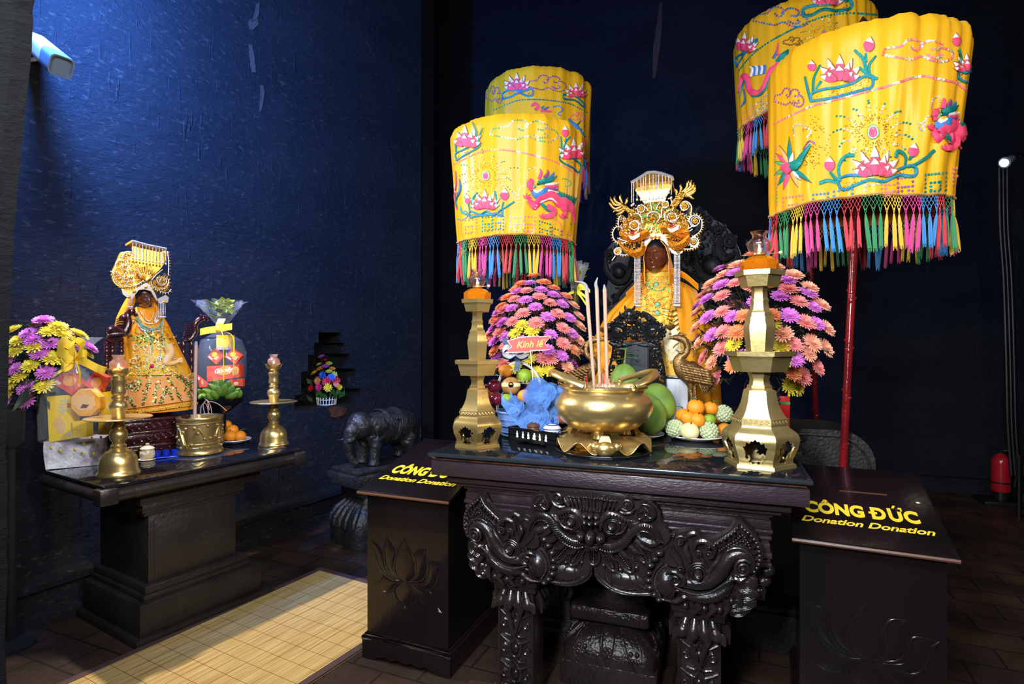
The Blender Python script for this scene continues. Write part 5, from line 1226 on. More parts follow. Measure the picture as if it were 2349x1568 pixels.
def bloom(seed, n=(22,22,20,16,10), flat=.62):
 r_ = random.Random(seed); mb = MB()
 for ly, c in enumerate(n):
  t = ly / (len(n) - 1); R = 1 - .62 * t; tilt = .12 + t * 1.0
  for i in range(c):
   a = 2 * pi * (i + .5 * ly) / c + r_.uniform(-.1,.1); l = R * r_.uniform(.88,1.08); w = (.20 if len(n) > 3 else .28) * (1 - .3 * t)
   rd = V((cos(a), sin(a),0)); tg = V((-sin(a), cos(a),0)); z0 = .05 + .16 * t
   def f(u, v):
    q = v; x = l * (.12 + .88 * q * cos(tilt * q)); z = z0 + l * sin(tilt * q) * q * flat + .02
    return rd * x + tg * ((u - .5) * w * (.5 + .5 * sin(pi * min(1, q * .85 + .15)))) + V((0,0, z + .05 * abs(u - .5)))
   vs = [f(u, v) for v in (0,.35,.7,1) for u in (0,.5,1)]
   mb.add(vs, [(j * 3 + i2, j * 3 + i2 + 1, j * 3 + i2 + 4, j * 3 + i2 + 3) for j in range(3) for i2 in range(2)])
 mb.lathe([(.02,-.12),(.2,-.05),(.42,.03),(.3,.12),(.001,.2)],12)
 return mb
BM = {}
for n in ('bloom_magenta', 'bloom_coral', 'bloom_peach', 'bloom_orange', 'bloom_yellow'):
 o = bloom(len(BM) + 1).build('blossom', n, None, 180, world=False); BM[n] = o.data; bpy.data.objects.remove(o)
BN = {'P': 'bloom_magenta', 'C': 'bloom_coral', 'K': 'bloom_peach', 'O': 'bloom_orange', 'Y': 'bloom_yellow'}
def dome(label, cpx, cpy, d, rx, ry, L, ox, oy, sc, r, base, vase, seed, rd=1.):
 c = at(cpx, cpy, d); kx = d / FPX; ry_ = ry * kx; rx_ = rx * kx
 t = thing('flower_arrangement', label, 'flower arrangement', (c.x, c.y, base)); root = V(t.location)
 e = MB(); e.ell(c, (rx_, rx_ * rd, ry_), seg=48, rng=32, rot=Matrix.Rotation(PSI, 3, 'Z')); b = e.bvh()
 vc = c if vase is None else V((vase[0], vase[1], c.z))
 rn_ = random.Random(seed); heads = []
 for (x, y, cl) in L:
  px, py = ox + x / sc, oy + y / sc; s = 1.
  for _ in range(14):
   qx, qy = cpx + (px - cpx) * s, cpy + (py - cpy) * s
   h = b.ray_cast(CAM, ray(qx, qy).normalized())
   if h[0] is not None: break
   s -= .025
  if h[0] is None: continue
  p = at(px, py, dep(h[0])); heads.append((p, h[1], cl))
 def ok(p): return (p - W0).dot(WN) > .07
 for k in range(26):
  a = PSI + pi / 2 + rn_.uniform(-1.2,1.2); z = rn_.uniform(-.4,.85); q = sqrt(1 - z * z); p = c + V((rx_ * q * cos(a), rx_ * rd * q * sin(a), ry_ * z))
  if ok(p): heads.append((p, V((q * cos(a), q * sin(a), z)), 'PCKO'[k % 4]))
 st_ = MB()
 for (p, n, cl) in heads:
  dirn = (V((n.x, n.y, n.z * 1.0)) * .75 + V((0,0,.62))).normalized()
  o = bpy.data.objects.new('blossom', BM[BN[cl]]); COL.objects.link(o); o.parent = t; o.location = p - root
  o.rotation_euler = dirn.to_track_quat('Z', 'Y').to_euler(); o.scale = (r * rn_.uniform(.9,1.1),) * 3
  st_.tube(bez([p - dirn * .005, p - dirn * r * 1.2, c + (p - c) * .35 - V((0,0, ry_ * .35)), V((vc.x, vc.y, c.z - ry_ * .95))],4),.0022,4)
  for q in range(6):
   b0 = p - dirn * (r * (.25 + .22 * q)); a = rn_.uniform(0,6.28); leafblade(st_, b0,(cos(a), sin(a), rn_.uniform(-.4,.5)), r * rn_.uniform(.7,1.3), r * .28,0,.3)
 for k in range(260):
  u = V((rn_.gauss(0,1), rn_.gauss(0,1), rn_.gauss(0,1))).normalized(); q = rn_.uniform(.45,.86); b0 = c + V((u.x * rx_, u.y * rx_ * rd, u.z * ry_)) * q
  if (b0 - W0).dot(WN) > .13: leafblade(st_, b0, u + V((rn_.uniform(-.6,.6), rn_.uniform(-.6,.6),.3)), r * rn_.uniform(.8,1.6), r * .3,0,.3)
 st_.build('foliage', 'dark_stem', t, 180)
 mb = MB(); vz = c.z - ry_ * .9; mb.lathe([(.07, base),(.09, base + .01),(.1, base + (vz - base) * .4),(.06, base + (vz - base) * .8),(.085, vz + .02),(.07, vz + .02),(.05, base + (vz - base) * .8)] if vase is None else [(.10, base),(.10, base + .015),(.02, base + .04),(.014, vz - .2),(.05, vz - .16),(.055, vz),(.05, vz),(.04, vz - .1)],32,(vc.x, vc.y, 0)); mb.build('vase', 'black_lacquer' if vase is None else 'gap', t)
 return t
LD = [(835,50, 'O'),(800,105, 'P'),(910,100, 'O'),(735,110, 'O'),(985,140, 'O'),(690,150, 'O'),(705,170, 'P'),(775,165, 'C'),(890,158, 'P'),(985,195, 'P'),(1085,205, 'O'),(630,215, 'O'),(680,230, 'C'),(770,238, 'P'),(875,210, 'C'),(960,258, 'C'),(1050,270, 'P'),(1140,275, 'K'),(580,285, 'O'),(600,310, 'C'),(660,300, 'P'),(845,292, 'P'),(750,340, 'C'),(560,330, 'P'),(1020,345, 'C'),(1185,360, 'K'),(940,370, 'P'),(1105,375, 'P'),(530,385, 'O'),(550,400, 'C'),(590,410, 'P'),(670,405, 'C'),(850,415, 'C'),(740,430, 'Y'),(1060,455, 'C'),(1190,440, 'K'),(820,475, 'Y'),(690,495, 'Y'),(515,460, 'P'),(490,500, 'O'),(570,485, 'C'),(965,505, 'P'),(1125,495, 'P'),(610,520, 'P'),(1185,550, 'K'),(495,545, 'O'),(530,555, 'P'),(1060,575, 'C'),(615,590, 'C'),(1145,625, 'O'),(945,625, 'P'),(530,630, 'O'),(1050,670, 'P'),(960,690, 'C'),(910,690, 'C'),(800,690, 'Y'),(1095,765, 'K'),(860,800, 'Y'),(945,780, 'Y'),(545,690, 'P'),(545,730, 'O'),(600,730, 'C'),(690,760, 'Y'),(740,560, 'P'),(800,600, 'C'),(680,640, 'C')]
dome('dome of pink, peach and orange chrysanthemums behind the fruit basket', 1232,785,3.28,112,152, LD, 980,620,3.41,.044, TZ, None, 1)
RD = [(455,128, 'O'),(365,190, 'K'),(545,170, 'K'),(600,208, 'K'),(560,218, 'P'),(280,250, 'K'),(350,240, 'P'),(715,255, 'K'),(680,285, 'P'),(575,275, 'C'),(200,308, 'K'),(265,318, 'P'),(350,305, 'C'),(815,330, 'K'),(680,340, 'C'),(805,368, 'P'),(135,385, 'C'),(170,405, 'P'),(265,385, 'C'),(630,388, 'P'),(745,420, 'C'),(890,440, 'K'),(835,455, 'P'),(105,490, 'K'),(180,520, 'P'),(265,485, 'C'),(330,515, 'P'),(400,510, 'O'),(575,505, 'O'),(685,510, 'P'),(785,550, 'C'),(570,560, 'Y'),(855,560, 'P'),(915,585, 'K'),(110,580, 'K'),(205,630, 'P'),(275,610, 'C'),(355,615, 'O'),(645,620, 'K'),(130,675, 'K'),(340,690, 'Y'),(265,715, 'C'),(830,680, 'K'),(910,710, 'K'),(715,690, 'C'),(635,700, 'Y'),(155,770, 'C'),(355,760, 'P'),(205,805, 'K'),(805,745, 'K'),(635,785, 'Y'),(720,780, 'P'),(335,820, 'O'),(240,890, 'C'),(860,830, 'C'),(710,865, 'O'),(770,890, 'C'),(690,945, 'Y'),(735,950, 'Y'),(480,420, 'P'),(460,330, 'C'),(480,600, 'K'),(470,720, 'P')]
dome('dome of pink and peach chrysanthemums with yellow heart, behind the tall lamp stand', 1748,745,2.82,146,168, RD, 1560,540,2.75,.047, TZ, None, 2)
# ---------------------------------------------------------------- enthroned deity, shrine tablet, cranes
mk('dark_wood_skin', (.115,.030,.013),.2, col2=(.085,.022,.011), ns=6, coat=.6)
mk('saffron_cloth', (.86,.34,.008),.5, col2=(.78,.28,.006), ns=4)
mk('gold_brocade', (.78,.38,.025),.35,.3, col2=(.88,.52,.07), ns=60, bump=.5, bs=160)
mk('gold_leaf', (.90,.55,.10),.22,.9)
mk('gold_orange', (.85,.33,.02),.28,.55)
mk('silver_bead', (.80,.80,.82),.18,.75)
mk('jade_bead', (.05,.30,.22),.2)
mk('mint_bead', (.16,.45,.32),.25)
mk('pearl_bead', (.80,.74,.62),.2)
mk('red_gem', (.6,.01,.03),.15)
mk('green_gem', (.15,.65,.12),.2)
mk('black_hair', (.01,.009,.009),.3)
mk('ivory_cloth', (.85,.70,.42),.5)
mk('carved_black', (.010,.010,.011),.18, bump=.15, bs=80, coat=.3)
mk('throne_wood', (.006,.006,.0075),.5, bump=.3, bs=50, spec=.25)
mk('slate_plaque', (.006,.010,.016),.55)
mk('white_paint', (.60,.60,.64),.5, col2=(.45,.45,.5), ns=5, stretch=(6,1,1))
mk('red_can', (.5,.015,.015),.3); mk('green_band', (.05,.25,.06),.4)
mk('film', (.9,.92,.95),.10, alpha=.07)
mk('film_green', (.35,.42,.04),.3, alpha=.75)
class Orn(Carve):
 """ornament drawn on the plane y = Y (or any plane p, n); h comes towards the viewer of the plane"""
 def __init__(s, ox, oy, sc, p, n):
  MB.__init__(s); s.ox, s.oy, s.sc = ox, oy, sc; s.p = V(p); s.n = V(n).normalized(); s.mir = False
  a, b = s.P(0,0), s.P(200,0); s.k = (b - a).length / 200
  s.u = (b - a).normalized(); s.mt = 0
 def P(s, x, y, h=0.): return onp(s.ox + x / s.sc, s.oy + y / s.sc, s.p, s.n) + s.n * h
 def blob(s, x, y, rx, ry, h=.02, d=.02, ang=0.):
  w = UP.cross(s.u) * -1
  R = Matrix((s.u, s.n, UP)).transposed().to_3x3() @ Matrix.Rotation(-ang, 3, 'Y')
  s.ell(s.P(x, y, h),(rx * s.k, d, ry * s.k), seg=12, rng=8, rot=R)
 def spikes(s, pts, l, r, h=.0, step=20., side=1):
  q = bez([V((x, y, 0)) for x, y in pts],10); acc = 1e9
  for i in range(1, len(q)):
   acc += (q[i] - q[i - 1]).length
   if acc < step: continue
   acc = 0; t = (q[i] - q[i - 1]).normalized(); nn = V((-t.y, t.x, 0)) * side
   s.tube([s.P(q[i].x, q[i].y, h), s.P(q[i].x + nn.x * l * .55, q[i].y + nn.y * l * .55, h + .002), s.P(q[i].x + nn.x * l, q[i].y + nn.y * l, h)],[r * s.k * .7, r * s.k, r * s.k * .15],5)
 def grains(s, poly, n, r, h0, h1, seed=1, mats=(0,)):
  rn_ = random.Random(seed); xs = [p[0] for p in poly]; ys = [p[1] for p in poly]; k = 0
  while k < n:
   x = rn_.uniform(min(xs), max(xs)); y = rn_.uniform(min(ys), max(ys)); c = False
   for i in range(len(poly)):
    (x1, y1),(x2, y2) = poly[i], poly[i - 1]
    if (y1 > y) != (y2 > y) and x < (x2 - x1) * (y - y1) / (y2 - y1) + x1: c = not c
   if not c: continue
   q = r * rn_.uniform(.6,1.25) * s.k; s.ell(s.P(x, y, rn_.uniform(h0, h1)),(q, q * .8, q * rn_.uniform(.8,1.5)), rn_.choice(mats), seg=5, rng=4); k += 1
 def rod(s, pts, w, h=.02, m=0, n=6): 
  q = bez([V((x, y, 0)) for x, y in pts], n); s.tube([s.P(p.x, p.y, h) for p in q], w * s.k, 6, m)
def head_mesh(c, w, d, h, fw, nu=72, nv=60):
 """face with brow, closed eyes, nose, lips, chin and ears; fw = facing direction"""
 fw = V(fw).normalized(); rt = fw.cross(UP).normalized(); c = V(c)
 def g(x, z, x0, z0, sx, sz): return math.exp(-((x - x0) / sx) ** 2 - ((z - z0) / sz) ** 2)
 def f(u, v):
  a = u * 2 * pi; ph = -pi / 2 + pi * v
  x = sin(a) * cos(ph); y = cos(a) * cos(ph); z = sin(ph)
  jaw = 1 - .16 * max(0,-z) ** 1.5; X = x * w * jaw; Y = y * d * (1 - .06 * max(0,-z)); Z = z * h
  if y > 0:
   b = 0.
   b += .20 * g(x, z, 0,-.20,.13,.10) + .13 * g(x, z, 0,-.04,.085,.15) + .06 * g(x, z, 0,.12,.08,.14)
   b += .075 * (g(x, z, .15,-.23,.07,.06) + g(x, z, -.15,-.23,.07,.06))
   for s in (-1,1):
    b += -.10 * g(x, z, s * .37,.10,.20,.11) + .065 * g(x, z, s * .37,.08,.13,.06) - .035 * g(x, z, s * .37,.045,.16,.014)
    b += .045 * g(x, z, s * .36,.26,.24,.05) + .05 * g(x, z, s * .45,-.26,.22,.2) - .03 * g(x, z, s * .2,-.42,.05,.1)
   b += .075 * g(x, z, 0,-.435,.17,.035) + .085 * g(x, z, 0,-.525,.14,.04) - .045 * g(x, z, 0,-.48,.2,.015) - .04 * g(x, z, 0,-.62,.15,.04) + .07 * g(x, z, 0,-.78,.2,.12)
   Y += b * d * 1.9
  return c + rt * X + fw * Y + UP * Z
 mb = MB(); mb.grid(f, nu, nv, closed=True)
 for s in (-1,1):
  e = c + rt * (s * w * .98) - fw * (d * .08) - UP * (h * .05)
  mb.ell(e, (w * .10, d * .16, h * .30), seg=12, rng=8, rot=Matrix((rt, fw, UP)).transposed()); mb.ell(e - UP * h * .33,(w * .09, d * .10, h * .12), seg=10, rng=6, rot=Matrix((rt, fw, UP)).transposed())
 return mb
# ---- throne back
YT = 3.86
t = thing('throne_back', 'black carved throne back with curling beast heads behind the tall crowned statue', 'throne', (-.33, YT, 1.09))
mb = MB()
pz = [(-.36 - .34,1.09),(-.36 + .34,1.09),(-.36 + .34,1.75),(-.36 + .2,2.1),(-.36 - .2,2.1),(-.36 - .34,1.75)]
mb.prism(pz, lambda x, z: (x, YT + .05, z), lambda x, z: (x, YT, z)); mb.build('panel', 'throne_wood', t)
o = Orn(1340,380,3.016,(0, YT, 0),(0,-1,0))
RW = [(700,300),(770,280),(840,310),(900,365),(960,395),(1040,480),(1065,560),(1085,625),(1060,720),(960,775),(880,860),(780,900),(680,800),(640,560)]
o.plate(RW, -.04,.01,4,.05)
o.ct([(900,560),(890,640),(830,620)],[10,36,6],.02); o.grains(RW, 160,16,.004,.012,7); o.blob(890,695,66,62,.015,.045); o.ring(890,695,80,76,8,.03)
o.spi(1005,530,52,2,2.5,1,.03); o.ct([(760,520),(770,650),(810,760),(900,790),(1000,730),(1060,640),(1050,560)],[12,22,24,26,26,22,12],.018); o.beads([(730,530),(742,660),(790,780),(900,825),(980,780)],9,.02,2)
o.plate([(850,560),(820,590),(830,640),(880,625),(900,600)],0,.03,3,.2); o.ct([(940,500),(930,580),(970,640),(1030,620)],[14,30,34,16],.022); o.spi(930,450,34,1.6,0,-1,.025); o.spi(860,380,36,1.6,2,1,.025); o.spi(800,330,26,1.5,1,-1,.02); o.spi(1040,600,22,1.4,0,1,.03)
for i in range(9): o.ct([(800 + i * 27,330 + i * 20),(790 + i * 25,360 + i * 22),(815 + i * 22,395 + i * 20)],[4,10,3],.02,3,6)
o.ct([(680,730),(760,770),(800,820)],[12,14,5],.03)
o.build('beast_head_wing', 'throne_wood', t)
o = Orn(1340,380,3.016,(0, YT, 0),(0,-1,0))
LW_ = [(360,450),(270,480),(200,520),(150,590),(135,690),(165,790),(130,900),(120,960),(160,1000),(260,960),(350,850),(420,700),(420,500)]
o.plate(LW_, -.04,.01,4,.05)
o.blob(245,735,46,46,.015,.04); o.ring(245,735,58,56,7,.028); o.spi(180,620,40,1.9,1,-1,.03); o.spi(150,940,34,1.8,0,1,.03); o.spi(215,910,30,1.6,2,-1,.03)
o.ct([(340,560),(330,680),(290,790),(220,800),(160,730),(150,650)],[10,20,24,24,22,12],.02); o.beads([(365,580),(350,700),(300,830),(210,850)],8,.02,2); o.ct([(340,790),(250,880),(200,960)],[8,14,6],.03)
for i in range(7): o.ct([(300 - i * 22,490 + i * 16),(310 - i * 20,530 + i * 20),(280 - i * 18,560 + i * 20)],[4,10,3],.02,3,6)
o.build('beast_head_wing', 'throne_wood', t)
# ---- statue
YS, XS = 3.50, None
pc = ony(1503,800, YS); XS = pc.x; kS = dep(pc) / FPX
st = thing('deity_statue', 'tall seated deity statue with ornate winged crown and saffron cape behind the shrine tablet', 'statue', (XS, YS, 1.09))
def Zs(py): return ony(1503, py, YS - .1).z
LV = [(634,1478,1532),(642,1468,1546),(655,1455,1575),(670,1446,1597),(692,1424,1607),(725,1393,1620),(775,1366,1632),(850,1354,1646),(920,1350,1650),(985,1350,1652)]
rings = []; NP_ = 96
for i, (py, xl, xr_) in enumerate(LV):
 pl_, pr2 = ony(xl, py, YS), ony(xr_, py, YS); cxx = (pl_.x + pr2.x) / 2; rx = (pr2.x - pl_.x) / 2; ry = min(rx * .72,.26) if i > 1 else rx * .9
 z = max(pl_.z, 1.092); ring = []
 for j in range(NP_):
  a = 2 * pi * j / NP_; fr = max(0,-sin(a)); pl2 = 1 + (.012 + .03 * (i / 9)) * sin(a * 22 + 1.5 * sin(i)) * (1 if i > 2 else .2)
  ring.append(V((cxx + rx * pl2 * cos(a), YS + ry * pl2 * sin(a), z)))
 rings.append(ring)
R2 = []
for i in range(len(rings) - 1):
 for s in range(3): R2.append([rings[i][j].lerp(rings[i + 1][j], s / 3) for j in range(NP_)])
R2.append(rings[-1])
body = MB(); body.loft(R2); bb = body.bvh()
body.build('cape', 'saffron_cloth', st, 80)
E = Emb(bb, 1340,380,3.016)
def panel(mb, L, R, nu, nv, h, m=0, wr=0.):
 def f(u, v):
  a = lerpl([V((x, y, 0)) for x, y in L], v); b = lerpl([V((x, y, 0)) for x, y in R], v); q = a + (b - a) * u
  p = mb.P(q.x, q.y, h + .006 * sin(pi * u) + wr * sin(u * 23 + v * 5)); return p if p is not None else V((XS, YS - .2,1.5))
 mb.solid(f, nu, nv, .004, m)
panel(E, [(425,735),(410,800),(400,900),(390,1000),(360,1150),(330,1300),(300,1470)],[(590,715),(610,800),(620,900),(635,1000),(650,1150),(690,1300),(760,1470)],16,24,.008,0,.002)
E.build('brocade_robe', 'gold_brocade', st, 80)
E = Emb(bb, 1340,380,3.016)
panel(E, [(560,1120),(545,1200),(550,1290),(590,1350)],[(630,1120),(660,1200),(660,1290),(620,1350)],10,12,.020)
for L in ([(580,1180),(620,1230),(600,1290),(560,1270)],[(600,1320),(640,1260),(640,1200)]): E.tb(L, 6,0,.03)
E.build('embroidered_apron', 'ivory_cloth', st, 80)
mb = MB()
for s, L in ((1,[(600,730),(690,760),(790,842)]),(-1,[(400,760),(350,840),(290,900)])):
 mb = MB(); q = [ony(1340 + x / 3.016,380 + y / 3.016, YS - .17) for x, y in L]; ribbon(mb, q, .05, V((0,.8,-.6)),.003); mb.build('cape_collar', 'saffron_cloth', st, 60)
E = Emb(bb, 1340,380,3.016)
def bead_line(mb, pts, r, m, h=.014, step=1.8):
 q = bez([V((x, y, 0)) for x, y in pts],16); acc = 1e9; last = None
 for p in q:
  if last is not None: acc += (p - last).length
  last = p
  if acc >= r * step:
   g = mb.hit(p.x, p.y)
   if g: w = r * g[2]; mb.ell(g[0] + g[1] * (h + w * .3),(w, w, w), m, seg=7, rng=5)
   acc = 0
for i, dy in enumerate((0,18,36,56,80,110)):
 bead_line(E, [(428 - i * 3,715 + dy * .6),(460,740 + dy),(510,748 + dy),(570,738 + dy),(600 + i * 2,705 + dy * .6)],6.5,0)
bead_line(E, [(418,790),(440,840),(500,875),(560,860),(600,800)],5,1,.02)
for i, (dx, b) in enumerate(((0,940),(8,990),(16,1040),(-8,1090))): bead_line(E, [(405 - dx, 800),(420,900),(460, b - 20),(500, b),(560, b - 20),(600,900),(618 + dx, 800)],5.5,0,.02)
for y in (840,970,1025): 
 g = E.hit(502, y)
 if g: E.ell(g[0] + g[1] * .02,(.014,.008,.014),2, seg=12, rng=8); E.ell(g[0] + g[1] * .016,(.02,.006,.02),0, seg=12, rng=6)
rn_ = random.Random(4)
for k in range(420):
 v = rn_.random(); y = 760 + v * 640; w_ = 85 + v * 110; x = 505 + rn_.uniform(-w_, w_); g = E.hit(x, y)
 if g: w = rn_.uniform(4,9) * g[2]; E.ell(g[0] + g[1] * .016,(w, w, w), rn_.choice([0,0,0,3,4,5]), seg=5, rng=4)
for k in range(6): bead_line(E, [(300 + k * 14,1240 + k * 10),(330 + k * 10,1320),(390,1380 + k * 14)],5, rn_.choice([0,3]),.016)
for k in range(8): E.tb([(545 + k * 10,1000 + k * 30),(600 + k * 6,1015 + k * 32),(640 + k * 4,1000 + k * 30)],8,0,.02)
E.build('jewelled_necklaces_trim', ['gold_leaf', 'jade_bead', 'mint_bead', 'gold_orange', 'silver_bead', 'green_gem'], st, 80)
hc = ony(1503,590, YS - .10)
mb = MB(); mb.lathe([(.105,-.03),(.098,0),(.085,.02),(.09,.035),(.078,.05),(.08,.065),(.06,.09)],36, V((hc.x, YS - .02, Zs(640)))); mb.build('neck_scarf', 'gold_brocade', st, 80)
fwd = V((-.10,-1,.0))
head_mesh(hc, 27.5 * kS, .088,36.5 * kS, fwd).build('face', 'dark_wood_skin', st, 180)
mb = MB()
o = Orn(1390,400,6.533,(0, YS - .175,0),(0,-1,0))
HO = [(655,1010),(610,1080),(575,1180),(550,1300),(530,1420),(525,1540),(545,1640)]; HI = [(680,1000),(620,1070),(588,1180),(576,1280),(590,1370),(590,1480),(595,1640)]
for side in (0,1):
 mx = 755
 def hf(u, v, side=side):
  a = lerpl([V((x, y, 0)) for x, y in HO], v); b = lerpl([V((x, y, 0)) for x, y in HI], v)
  p = a + (b - a) * u; x = p.x if side == 0 else 2 * mx - p.x + 40 * (v > .0) * v; return o.P(x, p.y, .02 - .10 * (1 - u)) 
 mb.solid(hf, 5,18,.004)
mb.lathe([(.074,-.1),(.082,-.02),(.080,.05),(.06,.085),(.02,.105),(.001,.108)],32, V((hc.x, YS - .045, hc.z + .02)))
mb.build('hood', 'saffron_cloth', st, 80)
mb = MB(); mb.ell(V((hc.x, hc.y + .005, hc.z + .045)),(.068,.08,.062), seg=24, rng=12); mb.build('hair', 'black_hair', st, 80)
def crown_root(name, parent):
 e = bpy.data.objects.new(name, None); COL.objects.link(e); e.parent = parent; return e
YC = YS - .19
def ON(h=0.): return Orn(1390,400,6.533,(0, YC - h, 0),(0,-1,0))
o = ON(); PL = [(430,200),(560,120),(700,70),(990,110),(940,250),(885,380),(820,560),(850,760),(700,870),(590,760),(620,560),(560,420),(470,280)]
o.plate(PL, -.02,-.012,3,.02); base = o.build('crown', 'gold_leaf', st)
o = ON(); o.plate([(600,420),(880,400),(1010,560),(1180,640),(1240,760),(1200,900),(1000,960),(760,900),(560,940),(300,960),(190,880),(260,700),(360,600),(520,540)],-.02,-.004,4,.03)
o.grains([(600,420),(880,400),(960,560),(940,760),(860,880),(640,880),(520,760),(520,560)],420,11,0,.02,3,(0,0,1,2))
o.grains([(200,640),(420,600),(520,720),(600,900),(420,1000),(250,960),(180,820)],260,12,0,.03,4,(0,0,1,3))
o.grains([(880,560),(1150,560),(1220,700),(1240,860),(1000,960),(860,820)],260,12,0,.03,5,(0,0,1,3))
o.grains([(190,880),(560,940),(570,1080),(540,1200),(380,1230),(230,1120)],230,11,-.01,.012,6,(0,1)); o.grains([(940,930),(1240,880),(1290,980),(1200,1080),(1040,1130),(940,1050)],200,11,-.01,.012,8,(0,1)); o.grains([(330,620),(420,480),(600,430),(860,420),(1000,500),(1180,560),(1240,660),(900,640),(600,640)],260,11,-.005,.015,9,(0,0,1,2,3))
o.build('gold_filigree', ['gold_leaf', 'gold_orange', 'green_gem', 'silver_bead'], base, 80)
o = ON(.05)
vs = [o.P(395,165,.04), o.P(480,128,.05), o.P(640,35,.06), o.P(740,28,.06), o.P(850,48,.06), o.P(995,85,.04), o.P(1005,110,.02), o.P(990,120,-.22), o.P(700,75,-.24), o.P(430,205,-.2)]
mb = MB(); mb.add(vs + [p + V((0,0,.012)) for p in vs],[tuple(range(10))[::-1], tuple(range(10,20))] + [(i, (i + 1) % 10,10 + (i + 1) % 10,10 + i) for i in range(10)]); mb.build('mortarboard', 'gold_brocade', base)
mb = MB(); mb.tube([p + V((0,0,.006)) for p in vs[:7]],.009,6); mb.build('silver_rim', 'silver_bead', base)
def strand(p, l, name='bead_strand_fringe', r=.0036, parent=base, big=True, m='silver_bead'):
 mb = MB(); n = int(l / (r * 2.2))
 for i in range(n): mb.ell(p - V((0,0, r * 2.2 * i)),(r, r, r * 1.15), seg=6, rng=4)
 if big: mb.ell(p - V((0,0, l + .006)),(r * 1.7, r * 1.7, r * 2.4), seg=8, rng=6)
 mb.build(name, m, parent, 80)
for (x, y, l) in [(405,175,300),(432,165,290),(485,140,250),(540,110,280),(580,90,300),(615,60,330),(668,45,320),(722,42,330),(765,45,330),(805,55,300),(860,65,290),(905,75,260),(952,85,200),(990,95,260)]:
 strand(o.P(x, y, .055), l * o.k)
o = ON(-.02); o.prism([(565,1045),(600,960),(650,895),(720,862),(790,862),(860,905),(920,980),(945,1075),(905,1050),(860,1000),(800,975),(740,970),(680,990),(640,1030),(605,1085)], lambda x, y: o.P(x, y, -.03), lambda x, y: o.P(x, y, .012))
for s in (0,1): 
 pts = [(380,1225),(440,1245),(520,1240),(560,1200),(555,1150),(480,1180),(400,1180)] if s == 0 else [(950,1110),(990,1180),(1060,1205),(1140,1180),(1185,1120),(1150,1095),(1060,1130),(990,1100)]
 o.prism(pts, lambda x, y: o.P(x, y, -.01), lambda x, y: o.P(x, y, .01))
o.build('silver_diadem', 'silver_bead', base)
o = ON(-.02)
for (x, y) in [(690,955),(745,945),(802,952),(1085,1165),(470,1215)]:
 o.blob(x, y, 13,13,.018,.01)
 for k in range(6): o.blob(x + 19 * cos(k * pi / 3), y + 19 * sin(k * pi / 3),11,11,.013,.007)
o.build('gold_flower_trim', 'gold_leaf', base, 80)
SC = [([(1240,720),(1275,650),(1350,620),(1425,680),(1440,770),(1405,870),(1300,945)],-1),([(1240,700),(1290,780),(1350,780),(1400,730)],0),([(1385,1020),(1360,1080),(1290,1085),(1250,1030),(1280,965),(1345,955),(1388,1010),(1370,1080),(1290,1120),(1190,1125),(1140,1100)],-1),
      ([(1245,690),(1275,600),(1285,500),(1250,440),(1190,412),(1130,440),(1118,500),(1160,552),(1215,535)],-1),([(890,700),(885,610),(930,560),(985,540)],-1),([(830,660),(840,560),(850,510),(900,512),(940,475),(925,410)],0),([(930,380),(965,370),(990,420),(985,470)],0),
      ([(240,800),(160,800),(112,880),(125,970),(190,1030),(280,1030),(340,990)],1),([(240,1165),(225,1110),(170,1110),(130,1155),(160,1205),(215,1200),(238,1160)],-1),([(100,1295),(150,1225)],0),([(230,1205),(290,1215),(340,1200)],1),([(240,620),(205,660),(190,770)],1),
      ([(410,600),(490,600),(535,660),(548,740)],-1),([(480,820),(500,760),(470,705),(420,710)],0),([(470,520),(500,570),(560,570),(590,530)],0),([(625,640),(650,590),(720,570),(790,590),(810,660),(770,725)],0),([(693,555),(680,480),(665,390)],0),([(760,545),(780,480),(815,435)],0),([(640,560),(600,500),(560,470)],0),([(690,860),(688,780)],0),
      ([(1030,830),(1100,860),(1200,840),(1290,790)],0),([(1000,840),(1100,885),(1220,875),(1300,830)],0),([(180,960),(280,1000),(380,960)],0),([(300,880),(370,920),(480,860),(500,790)],0),([(960,710),(1040,690),(1100,650)],0)]
o = ON(.015); g = ON(.012)
for pts, sd in SC:
 o.rod(pts, 10,.02)
 if sd: g_ = ON(.012); g_.spikes(pts, 42,11,.02,30, sd); g_.build('gold_point_trim', 'gold_leaf', base, 80)
for (x, y, r) in [(1340,710,55),(1315,1025,45),(1180,490,50),(995,655,60),(175,1165,42),(430,770,55),(530,525,50),(890,455,40)]:
 o.ring(x, y, r * 1.15, r * 1.15,7,.018,18); g.blob(x, y, 22,22,.03,.012)
 for k in range(9): g.blob(x + r * .6 * cos(k * .698), y + r * .6 * sin(k * .698),12,12,.026,.008)
o.build('silver_scrollwork_lattice', 'silver_bead', base, 80); g.build('gold_flower_trim', 'gold_leaf', base, 80)
